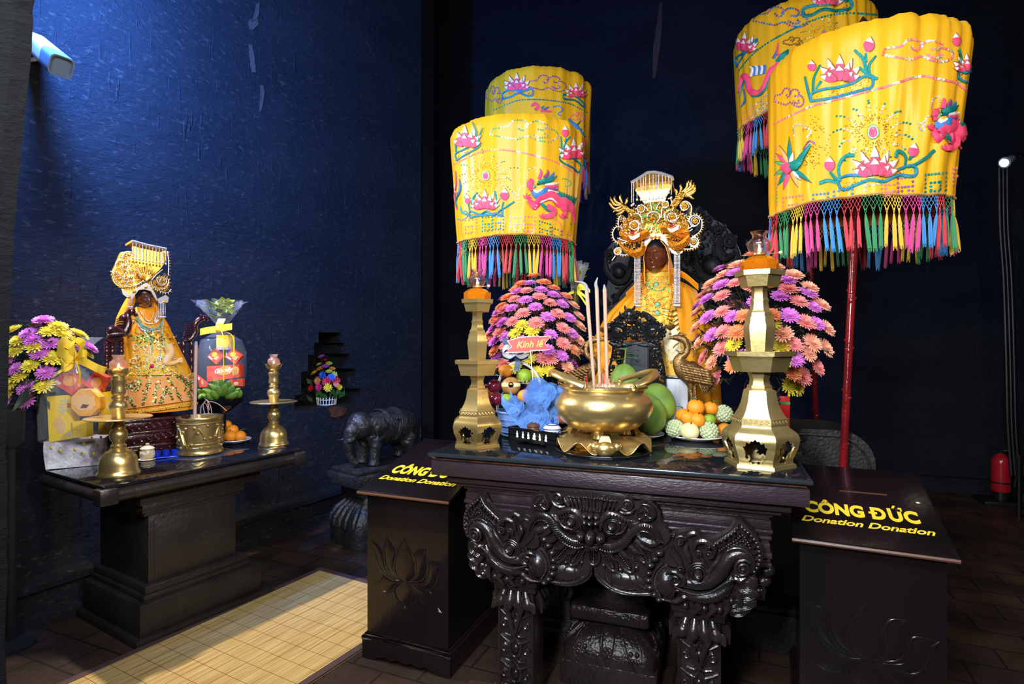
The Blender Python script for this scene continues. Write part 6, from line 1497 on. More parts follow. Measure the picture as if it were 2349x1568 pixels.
def crown_dragon(bodyp, headp, eye, hand, flames, seed):
 d = ON(.03); d.ct(bodyp, [8,22,26,22,10],.03,6,10); d.ct(headp, [10,24,26,20,8],.04,6,10); rq = random.Random(seed)
 q = bez([V((x, y, 0)) for x, y in bodyp],16) + bez([V((x, y, 0)) for x, y in headp],16)
 for i, p in enumerate(q):
  for j in (-46,-30,-15,0,15,30,46): d.ell(d.P(p.x + j * .35 + rq.uniform(-5,5), p.y + j + rq.uniform(-5,5),.058 - abs(j) * .0007),(rq.uniform(8,12) * d.k, .008, rq.uniform(9,15) * d.k), rq.choice((0,0,1)), seg=5, rng=4)
 dr = d.build('crown_dragon', ['gold_orange', 'gold_leaf'], base, 60)
 f = ON(.03); f.ct(hand, [24,34,32,20],.03,6,10); f.grains([(hand[0][0] - 60, hand[0][1] - 50),(hand[0][0] + 60, hand[0][1] - 40),(hand[-1][0] + 40, hand[-1][1] + 30),(hand[-1][0] - 40, hand[-1][1] - 30)],90,12,.05,.07, seed)
 for p in flames: f.ct(p, [14,20,17,3],.03,5,7)
 f.build('flame_wing', 'gold_leaf', dr, 80)
 e = ON(.03); e.blob(*eye, 16,16,.10,.014); e.build('eye', 'black_hair', dr); e = ON(.03); e.blob(eye[0] + 4, eye[1] + 26,32,20,.085,.012); e.build('red_gem', 'red_gem', dr)
 e = ON(.03)
 for k in range(4): e.rod([(eye[0] - 60 + k * 10, eye[1] + 60 + k * 14),(eye[0] + 20, eye[1] + 70 + k * 16),(eye[0] + 110, eye[1] + 20 + k * 16)],6,.075)
 e.build('whisker', 'silver_bead', dr, 80)
crown_dragon([(215,1045),(300,1140),(430,1195),(540,1160),(565,1070)],[(260,920),(340,960),(450,960),(560,920),(640,870)],(420,890),[(400,640),(360,570),(300,510),(230,470)],
 [[(240,500),(140,530),(70,450),(58,440)],[(240,480),(150,470),(95,400),(80,350)],[(240,460),(170,430),(140,380),(150,335)],[(260,450),(235,400),(225,350),(240,318)],[(300,460),(320,430),(325,395),(338,362)],[(280,520),(200,560),(150,560),(118,585)],[(300,540),(240,590),(190,610),(165,620)]],1)
crown_dragon([(1250,955),(1160,1050),(1050,1085),(970,1060),(930,1010)],[(1240,880),(1120,900),(1000,860),(900,820),(820,830)],(992,782),[(1000,560),(1050,470),(1110,390),(1180,310)],
 [[(1060,330),(1060,270),(1040,245),(1032,235)],[(1110,300),(1130,230),(1120,190),(1130,160)],[(1150,280),(1210,220),(1225,150),(1248,105)],[(1170,285),(1260,210),(1270,140),(1288,98)],[(1180,300),(1290,230),(1310,180),(1322,135)],[(1190,320),(1310,270),(1330,220),(1343,175)],[(1190,350),(1250,340),(1290,370),(1325,385)],[(1180,330),(1290,310),(1330,270),(1348,235)]],2)
for i in range(5):
 strand(o.P(440 + i * 20,1245,.03),700 * o.k, big=True); strand(o.P(1030 + i * 20,1200,.03),720 * o.k, big=True)
# ---- shrine tablet
YH = 3.07
t = thing('spirit_tablet', 'black openwork carved shrine tablet with slate plaque behind the censer', 'shrine tablet', (ony(1460,900, YH).x, YH, TZ))
def SH(h=0.): return Orn(1240,620,3.41,(0, YH - h, 0),(0,-1,0))
def column_curls(o, pts, r, seed):
 rn2 = random.Random(seed); q = bez([V((x, y, 0)) for x, y in pts],8)
 for i in range(0, len(q),1):
  for j in range(2): 
   x, y = q[i].x + rn2.uniform(-r, r), q[i].y + rn2.uniform(-r * .6, r * .6); k = rn2.random()
   if k < .45: o.spi(x, y, rn2.uniform(12,22),1.4, rn2.uniform(0,6), rn2.choice((-1,1)),.01)
   elif k < .75: o.ct([(x - 18, y - 14),(x, y + 6),(x + 20, y - 4)],[4,10,4], rn2.uniform(0,.025),3,6)
   else: o.blob(x, y, 12,12,.012,.014)
for nm, cpts in (('carved_column', [(610,590),(600,680),(575,780),(560,900),(560,1010)]),('carved_column', [(890,580),(905,680),(925,780),(935,900),(940,1020)])):
 o = SH(); column_curls(o, cpts, 34, len(cpts) + int(cpts[0][0])); o.ct([(cpts[0][0] + 36 * (1 if cpts[0][0] < 700 else -1),590),(cpts[2][0] + 50 * (1 if cpts[0][0] < 700 else -1),800),(cpts[4][0] + 50 * (1 if cpts[0][0] < 700 else -1),1015)],13,0)
 o.ct([(x + (-40 if cpts[0][0] < 700 else 40), y) for x, y in cpts],9,0); o.build(nm, 'carved_black', t)
o = SH()
for (cx_, s) in ((600,1),(880,-1)):
 for r in (82,56): o.ring(cx_, 480, r, r * .85,15,.004,22)
 o.spi(cx_, 480,42,1.8,0, s, .015); o.blob(cx_ - s * 60,450,22,30,.01,.02)
 for k in range(16): o.blob(cx_ + 92 * cos(k * pi / 8),480 + 76 * sin(k * pi / 8),15,14,.008,.015)
 o.ct([(cx_ - s * 60,560),(cx_, 590),(cx_ + s * 120,580)],[14,20,14],.004); o.ct([(cx_ - s * 20,400),(cx_ + s * 40,360),(cx_ + s * 90,330)],[18,24,16],.0)
o.ct([(600,585),(740,570),(890,580)],16,0); o.blob(733,512,30,30,.015,.03); column_curls(o, [(660,440),(740,470),(820,430),(740,400),(760,540)],26,3); column_curls(o, [(620,400),(700,340),(800,350),(870,400)],22,8)
o.build('openwork_crest', 'carved_black', t)
o = SH(.03); o.blob(697,350,48,50,.0,.035); o.blob(700,395,36,26,.02,.03); o.blob(678,345,14,12,.03,.012); o.blob(716,345,14,12,.03,.012); o.blob(698,370,16,12,.035,.014)
for s in (-1,1): o.ct([(697 + s * 18,320),(697 + s * 34,295),(697 + s * 42,272)],[12,10,3],0); o.ct([(697 + s * 30,360),(697 + s * 70,350),(697 + s * 80,320)],[12,12,3],0)
o.build('dragon_head', 'carved_black', t)
o = SH(.0); o.prism([(668,580),(842,572),(842,880),(668,880)], lambda x, y: o.P(x, y, -.03), lambda x, y: o.P(x, y, .012)); pq = o.build('plaque', 'slate_plaque', t)
o = SH(.012); o.prism([(705,612),(815,604),(815,850),(705,850)], lambda x, y: o.P(x, y, 0), lambda x, y: o.P(x, y, .003)); 
o.ct([(668,580),(842,572),(842,880)],6,0, sm=False); o.build('plaque_bevel', 'slate_plaque', pq)
o = SH(.015)
def stroke(L, cx_, cy_, s): o.ct([(cx_ + x * s, cy_ + y * s) for x, y in L],2.6,.001,2,5, False)
for cy_, gl in ((632,[[(-1,-.8),(1,-.8)],[(-1,0),(1,0)],[(0,-.8),(-.2,.2),(-1,1)],[(0,0),(.9,1)]]),(668,[[(-.6,-1),(-1,.1)],[(-.8,-.2),(-.8,1)],[(.2,-1),(.2,-.6)],[(-.4,-.5),(1,-.5)],[(.2,-.5),(-.4,.4)],[(.1,0),(.2,1),(.5,.6)],[(.3,.1),(1,1)]]),(706,[[(-1,-.8),(1,-.8)],[(-.4,-.8),(-.4,.2)],[(.4,-.8),(.4,.2)],[(-1,.2),(1,.2)],[(0,.2),(0,1)],[(-.7,.6),(.7,.6)]])):
 for L in gl: stroke(L, 756, cy_, 13)
o.build('engraved_lettering', 'carved_black', pq)
mb = MB(); c = V((t.location.x, YH, TZ)); mb.box(c + V((0,.0,.03)),(.30,.10,.06), bev=.008); mb.box(c + V((0,.0,.075)),(.26,.08,.03), bev=.006); mb.build('foot', 'carved_black', t)
# ---- bronze cranes holding candle dishes in their beaks
def crane(mir, label, yy):
 o = Orn(1240,620,3.41,(0, yy, 0),(0,-1,0)); cxm = 752
 root = thing('bronze_crane', label, 'crane figurine', (0,0,0), 'bronze cranes beside the shrine tablet')
 class W(Orn):
  def P(s, x, y, h=0.): return Orn.P(s, 2 * cxm - x if mir else x, y + (18 if mir else 0), h)
  def blob(s, x, y, rx, ry, h=.02, d=.02, ang=0.): Orn.blob(s, x, y, rx, ry, h, d, -ang if mir else ang)
 def N(): return W(1240,620,3.41,(0, yy, 0),(0,-1,0))
 base_p = N().P(1180,900); root.location = (base_p.x, yy, TZ)
 b = N()
 b.ct([(1085,700),(1120,760),(1180,800),(1260,815),(1330,825)],[30,74,84,56,8],0,6,14)
 b.ct([(1075,520),(1120,540),(1148,590),(1140,640),(1095,680),(1085,720),(1110,770)],[20,24,22,24,32,46,60],0,6,12)
 b.ct([(985,535),(1030,525),(1085,528),(1125,545)],[4,14,27,22],0,5,10)
 b.ct([(1140,820),(1170,880),(1180,930)],[46,30,16],0,5,10)
 b.build('body', 'bronze', root, 80)
 f = N()
 for i in range(7):
  for j in range(6): f.blob(1120 + i * 30 + j * 6,745 + j * 20 + i * 6,24,12,.065 - abs(j - 2) * .008,.01,-.25)
 for i in range(9): f.ct([(1200 + i * 14,790 + i * 4),(1260 + i * 12,815 + i * 5),(1330 - i * 4,840 + i * 12)],[12,16,4],.05 - .004 * i, 4,6)
 f.build('wing', 'bronze', root, 80)
 f = N()
 for i in range(7): f.ct([(1230 + i * 8,830),(1250 + i * 12,900),(1280 + i * 16,975 - i * 6)],[14,15,4],.01 - .004 * i, 4,6)
 f.build('tail', 'bronze', root, 80)
 f = N(); f.ct([(1060,515),(1100,500),(1140,505)],[6,12,3],.0); f.ct([(1120,530),(1170,560),(1190,620)],[8,10,3],0); f.ct([(1150,640),(1190,600),(1210,640),(1190,680)],[5,9,8,3],0); f.ct([(1060,620),(1100,640),(1130,630)],[4,9,4],.03); f.ct([(1090,560),(1050,590),(1040,610)],[5,6,2],.02); f.build('crest', 'bronze', root, 80)
 zb = TZ + .03
 for dx in (0,40):
  f = N(); a = f.P(1165 + dx, 900); mid = f.P(1180 + dx * .8,975); ft = V((mid.x, yy, zb)); f.tube([a, mid, ft],[.012,.008,.009],8)
  for q in (-.5,0,.5): f.tube([ft, ft + V((.035 * sin(q),-.035 * cos(q),-.008))],[.006,.002],6)
  f.build('leg', 'bronze', root, 80)
 f = N(); c = f.P(1185,985); f.ell(V((c.x, yy, TZ + .002)),(.10,.075,.032), half=True, seg=24, rng=8)
 for k in range(12): f.ell(V((c.x + .06 * cos(k * .52), yy + .045 * sin(k * .52), TZ + .022)),(.018,.016,.012), seg=6, rng=5)
 f.build('tortoise_base', 'bronze', root)
 f = N(); p0 = f.P(1012,522); p1 = f.P(1014,450); f.tube([p0, p1],.0022,6); f.lathe([(.004,-.012),(.022,0),(.028,.014),(.0285,.017),(.020,.006),(.001,.002)],24, p1); f.lathe([(.006,-.008),(.008,0),(.004,.004)],12, p0.lerp(p1,.4)); f.build('candle_dish', 'bronze', root)
crane(False, 'bronze crane with candle dish behind the orange and custard apple plate, facing the shrine tablet', 2.93)
crane(True, 'bronze crane with candle dish half hidden behind the incense sticks', 2.93)
# ---- smaller things behind the fruit
a = ony(1528,868,3.09); b_ = ony(1578,950,3.09); w_ = b_.x - a.x
t = thing('white_pedestal', 'white painted block with dark rim behind the pomelos', 'pedestal', ((a.x + b_.x) / 2,2.98, TZ))
mb = MB(); mb.box(((a.x + b_.x) / 2,3.13,(TZ + a.z) / 2),(w_, .07, a.z - TZ), bev=.004); mb.build('block', 'white_paint', t)
mb = MB(); mb.box(((a.x + b_.x) / 2,3.13, a.z + .006),(w_ + .014,.08,.014), bev=.004); mb.build('rim', 'carved_black', t)
p = onz(1797,985, TZ + .0); pz_ = at(1797,935,2.62)
t = thing('red_gift_tin', 'small red tin with green band behind the tall lamp stand', 'tin', (pz_.x, pz_.y, TZ))
mb = MB(); mb.box((pz_.x, pz_.y, TZ + .11),(.05,.05,.22), bev=.004); mb.build('tin_body', 'red_can', t)
mb = MB(); mb.box((pz_.x, pz_.y, TZ + .06),(.0515,.0515,.018)); mb.box((pz_.x, pz_.y, TZ + .19),(.0515,.0515,.012)); mb.build('green_band', 'green_band', t)
pz_ = at(1818,1000,2.42)
t = thing('round_stand', 'small round black lacquer stand behind the tall lamp stand', 'stand', (pz_.x, pz_.y, TZ))
mb = MB(); mb.lathe([(.05,0),(.055,.01),(.035,.025),(.03,.04),(.055,.055),(.058,.062),(.001,.06)],32,(pz_.x, pz_.y, TZ)); mb.build('turned_body', 'carved_black', t)
pz_ = at(1778,925,2.55); o = Orn(1700,860,2, V((pz_.x, pz_.y, 0)),(0,-1,0))
o.ct([(120,60),(140,120),(130,200),(110,260)],[14,20,22,26],0)
for k in range(7): o.ct([(130,90 + k * 22),(165,80 + k * 20),(180,60 + k * 22)],[8,9,2],0,3,6); o.spi(150,90 + k * 24,12,1.3, k, 1,.005)
tag(o.build('carved_ornament', 'carved_black', None, loc=(pz_.x, pz_.y, TZ)), 'spiky black carved ornament beside the red tin behind the tall lamp stand', 'ornament')
def bouquet(label, px, py, d, w, h, seed, low):
 c = at(px, py, d); rn2 = random.Random(seed)
 t = thing('wrapped_bouquet', label, 'bouquet', (c.x, c.y, low), 'wrapped bouquets behind the flower domes')
 mb = MB()
 for k in range(9):
  a = k * .7; p0 = V((c.x, c.y, c.z - h)); q = [p0, p0 + V((cos(a) * w * .25, sin(a) * w * .15, h * .6)), p0 + V((cos(a) * w * .6, sin(a) * w * .4, h * (1.2 + .3 * rn2.random())))]
  ribbon(mb, q, w * .55, V((-sin(a), cos(a),.2)),.0008)
 mb.build('clear_film', 'film', t, 80)
 mb = MB()
 for k in range(26):
  a = rn2.uniform(0,6.28); p0 = V((c.x, c.y, c.z - h)) + V((cos(a) * w * .2, sin(a) * w * .15, h * rn2.uniform(.2,1))); leafblade(mb, p0,(cos(a), sin(a),1.4), h * rn2.uniform(.35,.6), w * .16)
 mb.build('leafy_print_foliage', 'film_green', t, 80)
 mb = MB(); mb.lathe([(.03, low),(.022, c.z - h),(.03, c.z - h + .02),(.001, c.z - h + .02)],16,(c.x, c.y, 0)); mb.build('stem_wrap', 'dark_stem', t)
 mb = MB(); p0 = V((c.x, c.y - .01, c.z - h))
 for k in range(8): a = rn2.uniform(-2.6,1.2) ; ribbon(mb, [p0, p0 + V((cos(a) * w * .4,-.03, sin(a) * h * .3)), p0 + V((cos(a) * w * .8,-.02, sin(a) * h * .55 - .03))],.02, UP)
 mb.build('yellow_bow', 'bloom_yellow', t, 80)
bouquet('clear wrapped bouquet with yellow ribbon poking out behind the dome beside the incense', 1322,622,3.66,.13,.13,1,1.09)
bouquet('clear wrapped bouquet poking out above the dome behind the tall lamp stand', 1748,575,3.42,.14,.14,2,1.09)
# ---------------------------------------------------------------- side altar along the left wall
LH = .86
A_ = onz(236,1116, LH); B_ = onz(693,1029, LH); LU = (B_ - A_); LL = LU.length; LU.normalize(); LN = V((LU.y, -LU.x, 0)); LDp = .71
LA = V((A_.x, A_.y, 0))
def lt(u, n, z): return LA + LU * u - LN * n + V((0,0, z))          # along, back from the front edge, height
def lbox(mb, u0, u1, n0, n1, z0, z1, bev=0):
 c = lt((u0 + u1) / 2,(n0 + n1) / 2,(z0 + z1) / 2); mb.box(c, (u1 - u0, n1 - n0, z1 - z0), rz=atan2(LU.y, LU.x), bev=bev)
def ul(px, ins):
 p = onp(px, 1300, LA - LN * ins, LN); return (p - LA).dot(LU)
mk('side_top', (.006,.0065,.009),.05, col2=(.012,.012,.016), ns=50)
mk('dark_red_carving', (.045,.008,.010),.2, col2=(.03,.006,.008), ns=9, bump=.2, bs=70, coat=.4)
mk('yellow_box', (.85,.55,.01),.3); mk('orange_box', (.75,.30,.03),.35, col2=(.85,.42,.08), ns=30); mk('red_pack', (.62,.03,.02),.28, col2=(.75,.12,.04), ns=16)
mk('white_wrap', (.66,.66,.70),.22, col2=(.36,.30,.34), ns=14, bump=1.0, bs=38, coat=.5); mk('wafer', (.80,.50,.22),.5, col2=(.7,.38,.12), ns=60, stretch=(1,1,6))
mk('yellow_ribbon', (.85,.50,.02),.3, col2=(.9,.62,.06), ns=6); mk('silver_print', (.75,.75,.72),.25,.3); mk('dark_bottle', (.004,.02,.03),.1); mk('cream_china', (.75,.68,.48),.2, col2=(.6,.42,.22), ns=45); mk('cobalt', (.006,.03,.40),.15)
mk('banana_skin', (.10,.22,.025),.4, col2=(.18,.30,.04), ns=14); mk('black_bowl', (.006,.006,.008),.15, coat=.4); mk('dragonfruit', (.45,.04,.15),.4)
mk('peach_cloth', (.82,.34,.09),.4, sheen=.3); mk('sequin_gold', (.80,.50,.10),.18,.85); mk('sequin_olive', (.22,.18,.05),.2,.8); mk('cream_flesh', (.85,.52,.22),.28)
mk('glass_sheet', (.6,.65,.7),.03, alpha=.12, coat=1)
t = thing('side_altar_table', 'dark stone pedestal table with overhanging polished top standing by the bamboo mat', 'altar table', lt(LL / 2, LDp / 2,0))
mb = MB(); lbox(mb, 0, LL, 0, LDp, LH - .016, LH, .004); mb.build('table_top', 'side_top', t)
mb = MB(); r = .036
c0 = [lt(.022, LDp, LH - .055), lt(.022,.022, LH - .055), lt(LL - .022,.022, LH - .055), lt(LL - .022, LDp, LH - .055)]
for i in range(3): mb.tube([c0[i], c0[i + 1]], r, 14)
for c in c0[1:3]: mb.box(c, (.085,.085,.08), rz=atan2(LU.y, LU.x), bev=.012)
lbox(mb, .03, LL - .03,.03, LDp, LH - .09, LH - .017); mb.build('rounded_edge', 'dark_stone_table', t)
mb = MB()
def tier(z1, z0, ins, pl_, pr_, bev=.004): lbox(mb, ul(pl_, ins), ul(pr_, ins), ins, LDp - ins * .4, z0, z1, bev)
tier(LH - .09,.70,.09,322,597); tier(.70,.655,.10,327,560); tier(.655,.635,.112,330,552); mb.build('neck', 'dark_stone_table', t)
mb = MB(); tier(.64,.27,.12,340,541); 
u0, u1 = ul(340,.12), ul(541,.12)
lbox(mb, u0 + .03, u1 - .03,.116,.13,.30,.60,.003); mb.build('pedestal_body', 'dark_stone_table', t)
mb = MB(); tier(.275,.225,.09,333,566,.008); tier(.235,.20,.075,330,572,.008); mb.build('upper_plinth', 'dark_stone_table', t)
mb = MB(); tier(.205,.035,.045,321,601,.008); tier(.04,.0,.02,313,629,.004); mb.build('lower_plinth', 'dark_stone_table', t)
# ---- carved throne and its statue
PN = V((.93,-.37,0)).normalized()                        # facing of the figure
PB = at(345,950,3.44); PB.z = 0
def LO(ox, oy, sc, h=0.): return Orn(ox, oy, sc, PB + PN * h, PN)
bc = V((PB.x, PB.y, LH)) - PN * .09
th = thing('carved_throne', 'dark red carved throne with dragon head arms on the side altar', 'throne', bc)
o = LO(0,500,2.45,.03)
PU = o.u
rzp = atan2(PU.y, PU.x)
def pbox(mb, w, d, z0, z1, off=0, bev=.004, sh=0.): mb.box(V((bc.x, bc.y, (z0 + z1) / 2)) + PN * off + PU * sh, (w, d, z1 - z0), rz=rzp, bev=bev)
mb = MB(); pbox(mb, .41,.26, LH + .215, LH + .235,.02,.006); pbox(mb, .40,.22, LH + .16, LH + .215,.02); pbox(mb, .42,.24, LH + .14, LH + .16,.02,.006); pbox(mb, .39,.21, LH + .08, LH + .14,.02); pbox(mb, .41,.25, LH + .055, LH + .08,.02,.008); pbox(mb, .40,.22, LH + .012, LH + .055,.02)
for s in (-1,1): pbox(mb, .07,.25, LH, LH + .03,.02,.008, s * .17)
mb.build('seat_base', 'dark_red_carving', th)
def curls(z, n, h, seed, nm):
 o = LO(0,0,1,0); mb = MB(); rn3 = random.Random(seed); f0 = V((bc.x, bc.y, z)) + PN * .132
 for i in range(n):
  c = f0 + PU * (-.18 + .36 * i / (n - 1)) + PN * (.0)
  q = [c + PU * (h * .55 * (1 - k / 14) * cos(k * .85 + seed)) + UP * (h * .45 * (1 - k / 14) * sin(k * .85 + seed)) + PN * .003 for k in range(13)]
  mb.tube(q, [h * .12, h * .07],5); mb.ell(c + PN * .004,(h * .16, h * .16, h * .16), seg=6, rng=5)
  mb.tube([c - PU * h * .6, c - UP * h * .35 + PN * .004, c + PU * h * .6],[h * .05, h * .1, h * .04],5)
 mb.build(nm, 'dark_red_carving', th)
curls(LH + .187,11,.05,1, 'upper_scroll_relief'); curls(LH + .11,10,.055,2, 'middle_scroll_relief'); curls(LH + .035,9,.05,3, 'lower_scroll_relief')
def post(o, x, y0, y1, r):
 p0 = o.P(x, y1); z1 = o.P(x, y0).z; z0 = max(p0.z, LH + .235); prof = []; n = 26
 for i in range(n + 1):
  t_ = i / n; prof.append((r * (.62 + .42 * abs(sin(t_ * pi * 7))), z0 + (z1 - z0) * t_))
 o.lathe(prof, 12,(p0.x, p0.y, 0))
o = LO(0,500,2.45,.13)
for x in (600,632,682): post(o, x, 690,860,.014)
o.build('turned_post', 'dark_red_carving', th)
o = LO(0,500,2.45,.14)
o.ct([(600,660),(650,650),(700,640),(720,590),(715,550),(740,520)],[26,34,36,30,28,24],0,6,12)
o.blob(735,530,34,30,.0,.04); o.blob(690,560,26,28,0,.03); o.blob(758,545,16,14,.02,.02); o.blob(745,512,9,9,.03,.012); o.blob(720,515,9,9,.03,.012)
for k in range(6): o.ct([(700 - k * 3,560 + k * 14),(675 - k * 3,562 + k * 13),(652 - k * 2,572 + k * 13)],[9,8,2],0,3,6)
o.ct([(595,640),(620,620),(660,625),(700,650)],[14,22,20,12],.02); o.ct([(590,680),(630,690),(690,680)],[12,18,14],.01)
for k in range(7): o.blob(612 + k * 13,655 + 4 * sin(k),9,10,.03,.014)
o.build('dragon_arm', 'dark_red_carving', th)
o = LO(0,500,2.45,-.02)
for x in (1030,1075): post(o, x, 690,1010,.014)
o.build('turned_post', 'dark_red_carving', th)
o = LO(0,500,2.45,-.02)
o.ct([(1030,690),(1070,680),(1095,640),(1095,600),(1120,570),(1155,555)],[16,22,24,24,26,20],0,6,12); o.blob(1140,562,32,24,0,.035); o.blob(1160,572,14,12,.01,.02)
for k in range(7): o.ct([(1085 - k * 4,590 + k * 14),(1060 - k * 4,592 + k * 13),(1040 - k * 3,600 + k * 13)],[8,8,2],0,3,6)
for k in range(4): o.blob(1120 + k * 14,545 + k * 3,9,8,.02,.014)
o.build('dragon_arm', 'dark_red_carving', th)
mb = MB(); mb.box(V((bc.x, bc.y, LH + .40)) - PN * .095,(.36,.02,.36), rz=rzp, bev=.006); mb.build('back_panel', 'dark_red_carving', th)
# ---- statue
sl = thing('deity_statue', 'smaller seated deity statue in sequinned yellow dress on the dark red throne', 'statue', bc + V((0,0,.235)))
o = LO(0,500,2.45,-.02)
LVl = [(500,765,868),(530,742,890),(565,712,915),(620,690,955),(680,690,985),(740,694,1010),(800,698,1040),(860,700,1068),(930,705,1084),(1000,708,1090),(1080,710,1093)]
rings = []
for i, (y, xl, xr_) in enumerate(LVl):
 a, b = o.P(xl, y), o.P(xr_, y); c = (a + b) / 2; rx = (b - a).length / 2; ry = min(rx * .7,.115); z = max(c.z, LH + .237); ring = []
 for j in range(72):
  q = 2 * pi * j / 72; w = 1 + (.01 + .012 * i / 10) * sin(q * 17 + i * .4)
  p = V((c.x, c.y, 0)) - PN * .0 + PU * (rx * w * cos(q)) + PN * (ry * w * sin(q)); ring.append(V((p.x, p.y, z)))
 rings.append(ring)
R2 = []
for i in range(len(rings) - 1):
 for s in range(2): R2.append([rings[i][j].lerp(rings[i + 1][j], s / 2) for j in range(72)])
R2.append(rings[-1]); body = MB(); body.loft(R2); bb2 = body.bvh(); body.build('cape', 'saffron_cloth', sl, 80)
def pan2(mb, L, R, nu, nv, h, m=0, fr=0.):
 def f(u, v):
  a = lerpl([V((x, y, 0)) for x, y in L], v); b = lerpl([V((x, y, 0)) for x, y in R], v); q = a + (b - a) * u
  p = mb.P(q.x, q.y, h + .006 * sin(pi * u)); return p if p is not None else bc + V((0,0,.4))
 mb.solid(f, nu, nv, .004, m)
E = Emb(bb2,230,690,4.239)
pan2(E, [(320,330),(310,420),(330,560),(300,720)],[(640,330),(700,460),(760,600),(820,720)],14,12,.006); E.build('bodice', 'gold_brocade', sl, 80)
E = Emb(bb2,230,690,4.239)
pan2(E, [(265,740),(258,850),(255,960),(252,1050)],[(880,720),(888,820),(900,900),(905,960)],24,10,.010); E.build('skirt', 'peach_cloth', sl, 80)
E = Emb(bb2,230,690,4.239)
E.hs = .019; rn4 = random.Random(6)
for a, b, w in [((400,760),(350,870),26),((470,770),(430,1000),22),((570,770),(510,1000),22),((630,830),(590,990),18),((640,850),(700,950),14),((650,740),(770,970),16),((800,770),(850,950),22),((720,740),(880,800),30),((290,930),(360,1020),20),((270,830),(380,780),26),((780,720),(890,900),26)]:
 for k in range(55):
  u_ = rn4.random(); E.seq(a[0] + (b[0] - a[0]) * u_ + rn4.gauss(0, w * .5), a[1] + (b[1] - a[1]) * u_ + rn4.gauss(0, w * .3),6, rn4.choice([0,0,1,1,2,3]))
for k in range(170): E.seq(rn4.uniform(340,720), rn4.uniform(540,750),5, rn4.choice([2,2,0,3]))
for k in range(150): E.seq(rn4.gauss(480,90), rn4.gauss(370,35),6, rn4.choice([0,0,1,3]))
for (x, y) in [(360,450),(440,450),(370,540),(450,510),(560,450),(340,580)]:
 for k in range(14): a = k * .7; E.seq(x + 24 * cos(a), y + 24 * sin(a),7,4)
E.build('sequin_pattern', ['sequin_gold', 'sequin_olive', 'pearl_bead', 'green_gem', 'cream_flesh'], sl, 80)
E = Emb(bb2,230,690,4.239)
E.tb([(255,1068),(430,1060),(600,1035),(760,1005),(905,975)],10,0,.018)
for k in range(34): t_ = k / 33; x = 255 + 650 * t_; y = 1082 - 92 * t_ ** 1.2; E.tb([(x, y - 12),(x + 10, y + 14),(x + 20, y - 12)],5,0,.018, True); 
for (x, y) in [(300,740),(330,720),(350,745),(860,730),(885,725)]: E.tb([(x - 30, y + 10),(x, y - 14),(x + 26, y + 10)],14,0,.02)
E.build('lace_trim', 'gold_brocade', sl, 80)
o = LO(230,690,4.239,.11)
o.ct([(650,430),(680,500),(650,570),(640,600),(700,605),(760,585)],[56,54,44,40,30,22],0,6,14)
for k, (dx, dy, l) in enumerate([(26,-22,34),(34,-10,44),(36,2,46),(32,12,40),(22,20,30)]): o.ct([(758,582 + dy * .5),(770 + dx * .4,578 + dy * .8),(770 + dx, 574 + dy)],[10,8.5,6],.0,4,8)
o.build('arm', 'cream_flesh', sl, 80)
E = Emb(bb2,230,690,4.239)
for pts, r, m in [([(395,110),(440,190),(480,200),(505,130)],4,0),([(360,110),(420,210),(500,230),(560,190),(580,120)],5,0),([(355,130),(400,230),(480,270),(550,260),(585,200)],6,1),([(350,150),(400,250),(480,285),(560,270)],6,1),([(340,200),(400,270),(470,300),(560,295)],5,0),([(330,210),(440,310),(480,400),(490,500),(500,610)],5.5,0),([(345,180),(450,300),(490,400),(500,520)],5.5,1),([(590,210),(590,350),(595,480),(560,620),(520,640)],5.5,0),([(580,220),(578,400),(575,540),(530,600)],5.5,1)]:
 bead_line(E, pts, r, m, .016)
for k in range(5): bead_line(E, [(530 + k * 8,115),(520 + k * 10,170),(510 + k * 8,215)],4,0,.016)
g = E.hit(508,628)
if g: E.ell(g[0] + g[1] * .02,.012,2, seg=10, rng=8)
E.build('bead_necklace_trim', ['pearl_bead', 'mint_bead', 'red_gem'], sl, 80)
o = LO(230,540,7.126,.02)
hcl = o.P(720,1045); 
head_mesh(hcl, 130 * o.k, .072,160 * o.k, PN + RT * .0).build('face', 'dark_wood_skin', sl, 180)
mb = MB(); mb.ell(hcl + UP * .035 - PN * .012,(.056,.056,.055), seg=24, rng=12); mb.build('hair', 'black_hair', sl, 80)
mb = MB(); mb.lathe([(.05,-.03),(.044,0),(.036,.03),(.03,.06)],32, V((hcl.x, hcl.y, hcl.z - .125)) - PN * .02); mb.build('neck_scarf', 'saffron_cloth', sl)
o = LO(230,540,7.126,.0)
mb = MB()
for L, Rr in (([(600,880),(520,960),(430,1020),(330,1200),(260,1350),(230,1490)],[(640,900),(575,980),(560,1080),(520,1180),(480,1300),(440,1450)]),([(830,890),(860,950),(840,1080),(850,1200),(930,1320),(1000,1440)],[(860,880),(910,990),(930,1150),(1000,1300),(1080,1420),(1140,1530)])):
 mb.solid(lambda u, v: (lambda p: o.P(p.x, p.y, .03 - .05 * abs(u - .5)))(lerpl([V((x, y, 0)) for x, y in L], v).lerp(lerpl([V((x, y, 0)) for x, y in Rr], v), u)),5,14,.004)
mb.build('hood', 'saffron_cloth', sl, 80)
def LC(h=0.): return LO(230,540,7.126,.06 + h)
o = LC(); o.plate([(530,120),(800,180),(1080,240),(1070,420),(980,560),(820,720),(720,760),(620,660),(560,450)],-.015,-.008,3,.02)
o.plate([(330,280),(450,260),(560,320),(640,640),(720,760),(860,740),(1050,660),(1130,800),(1080,920),(900,880),(780,760),(640,790),(520,960),(420,960),(330,860),(220,760),(190,600),(260,440)],-.02,-.012,3,.02)
lb = o.build('crown', 'gold_leaf', sl)
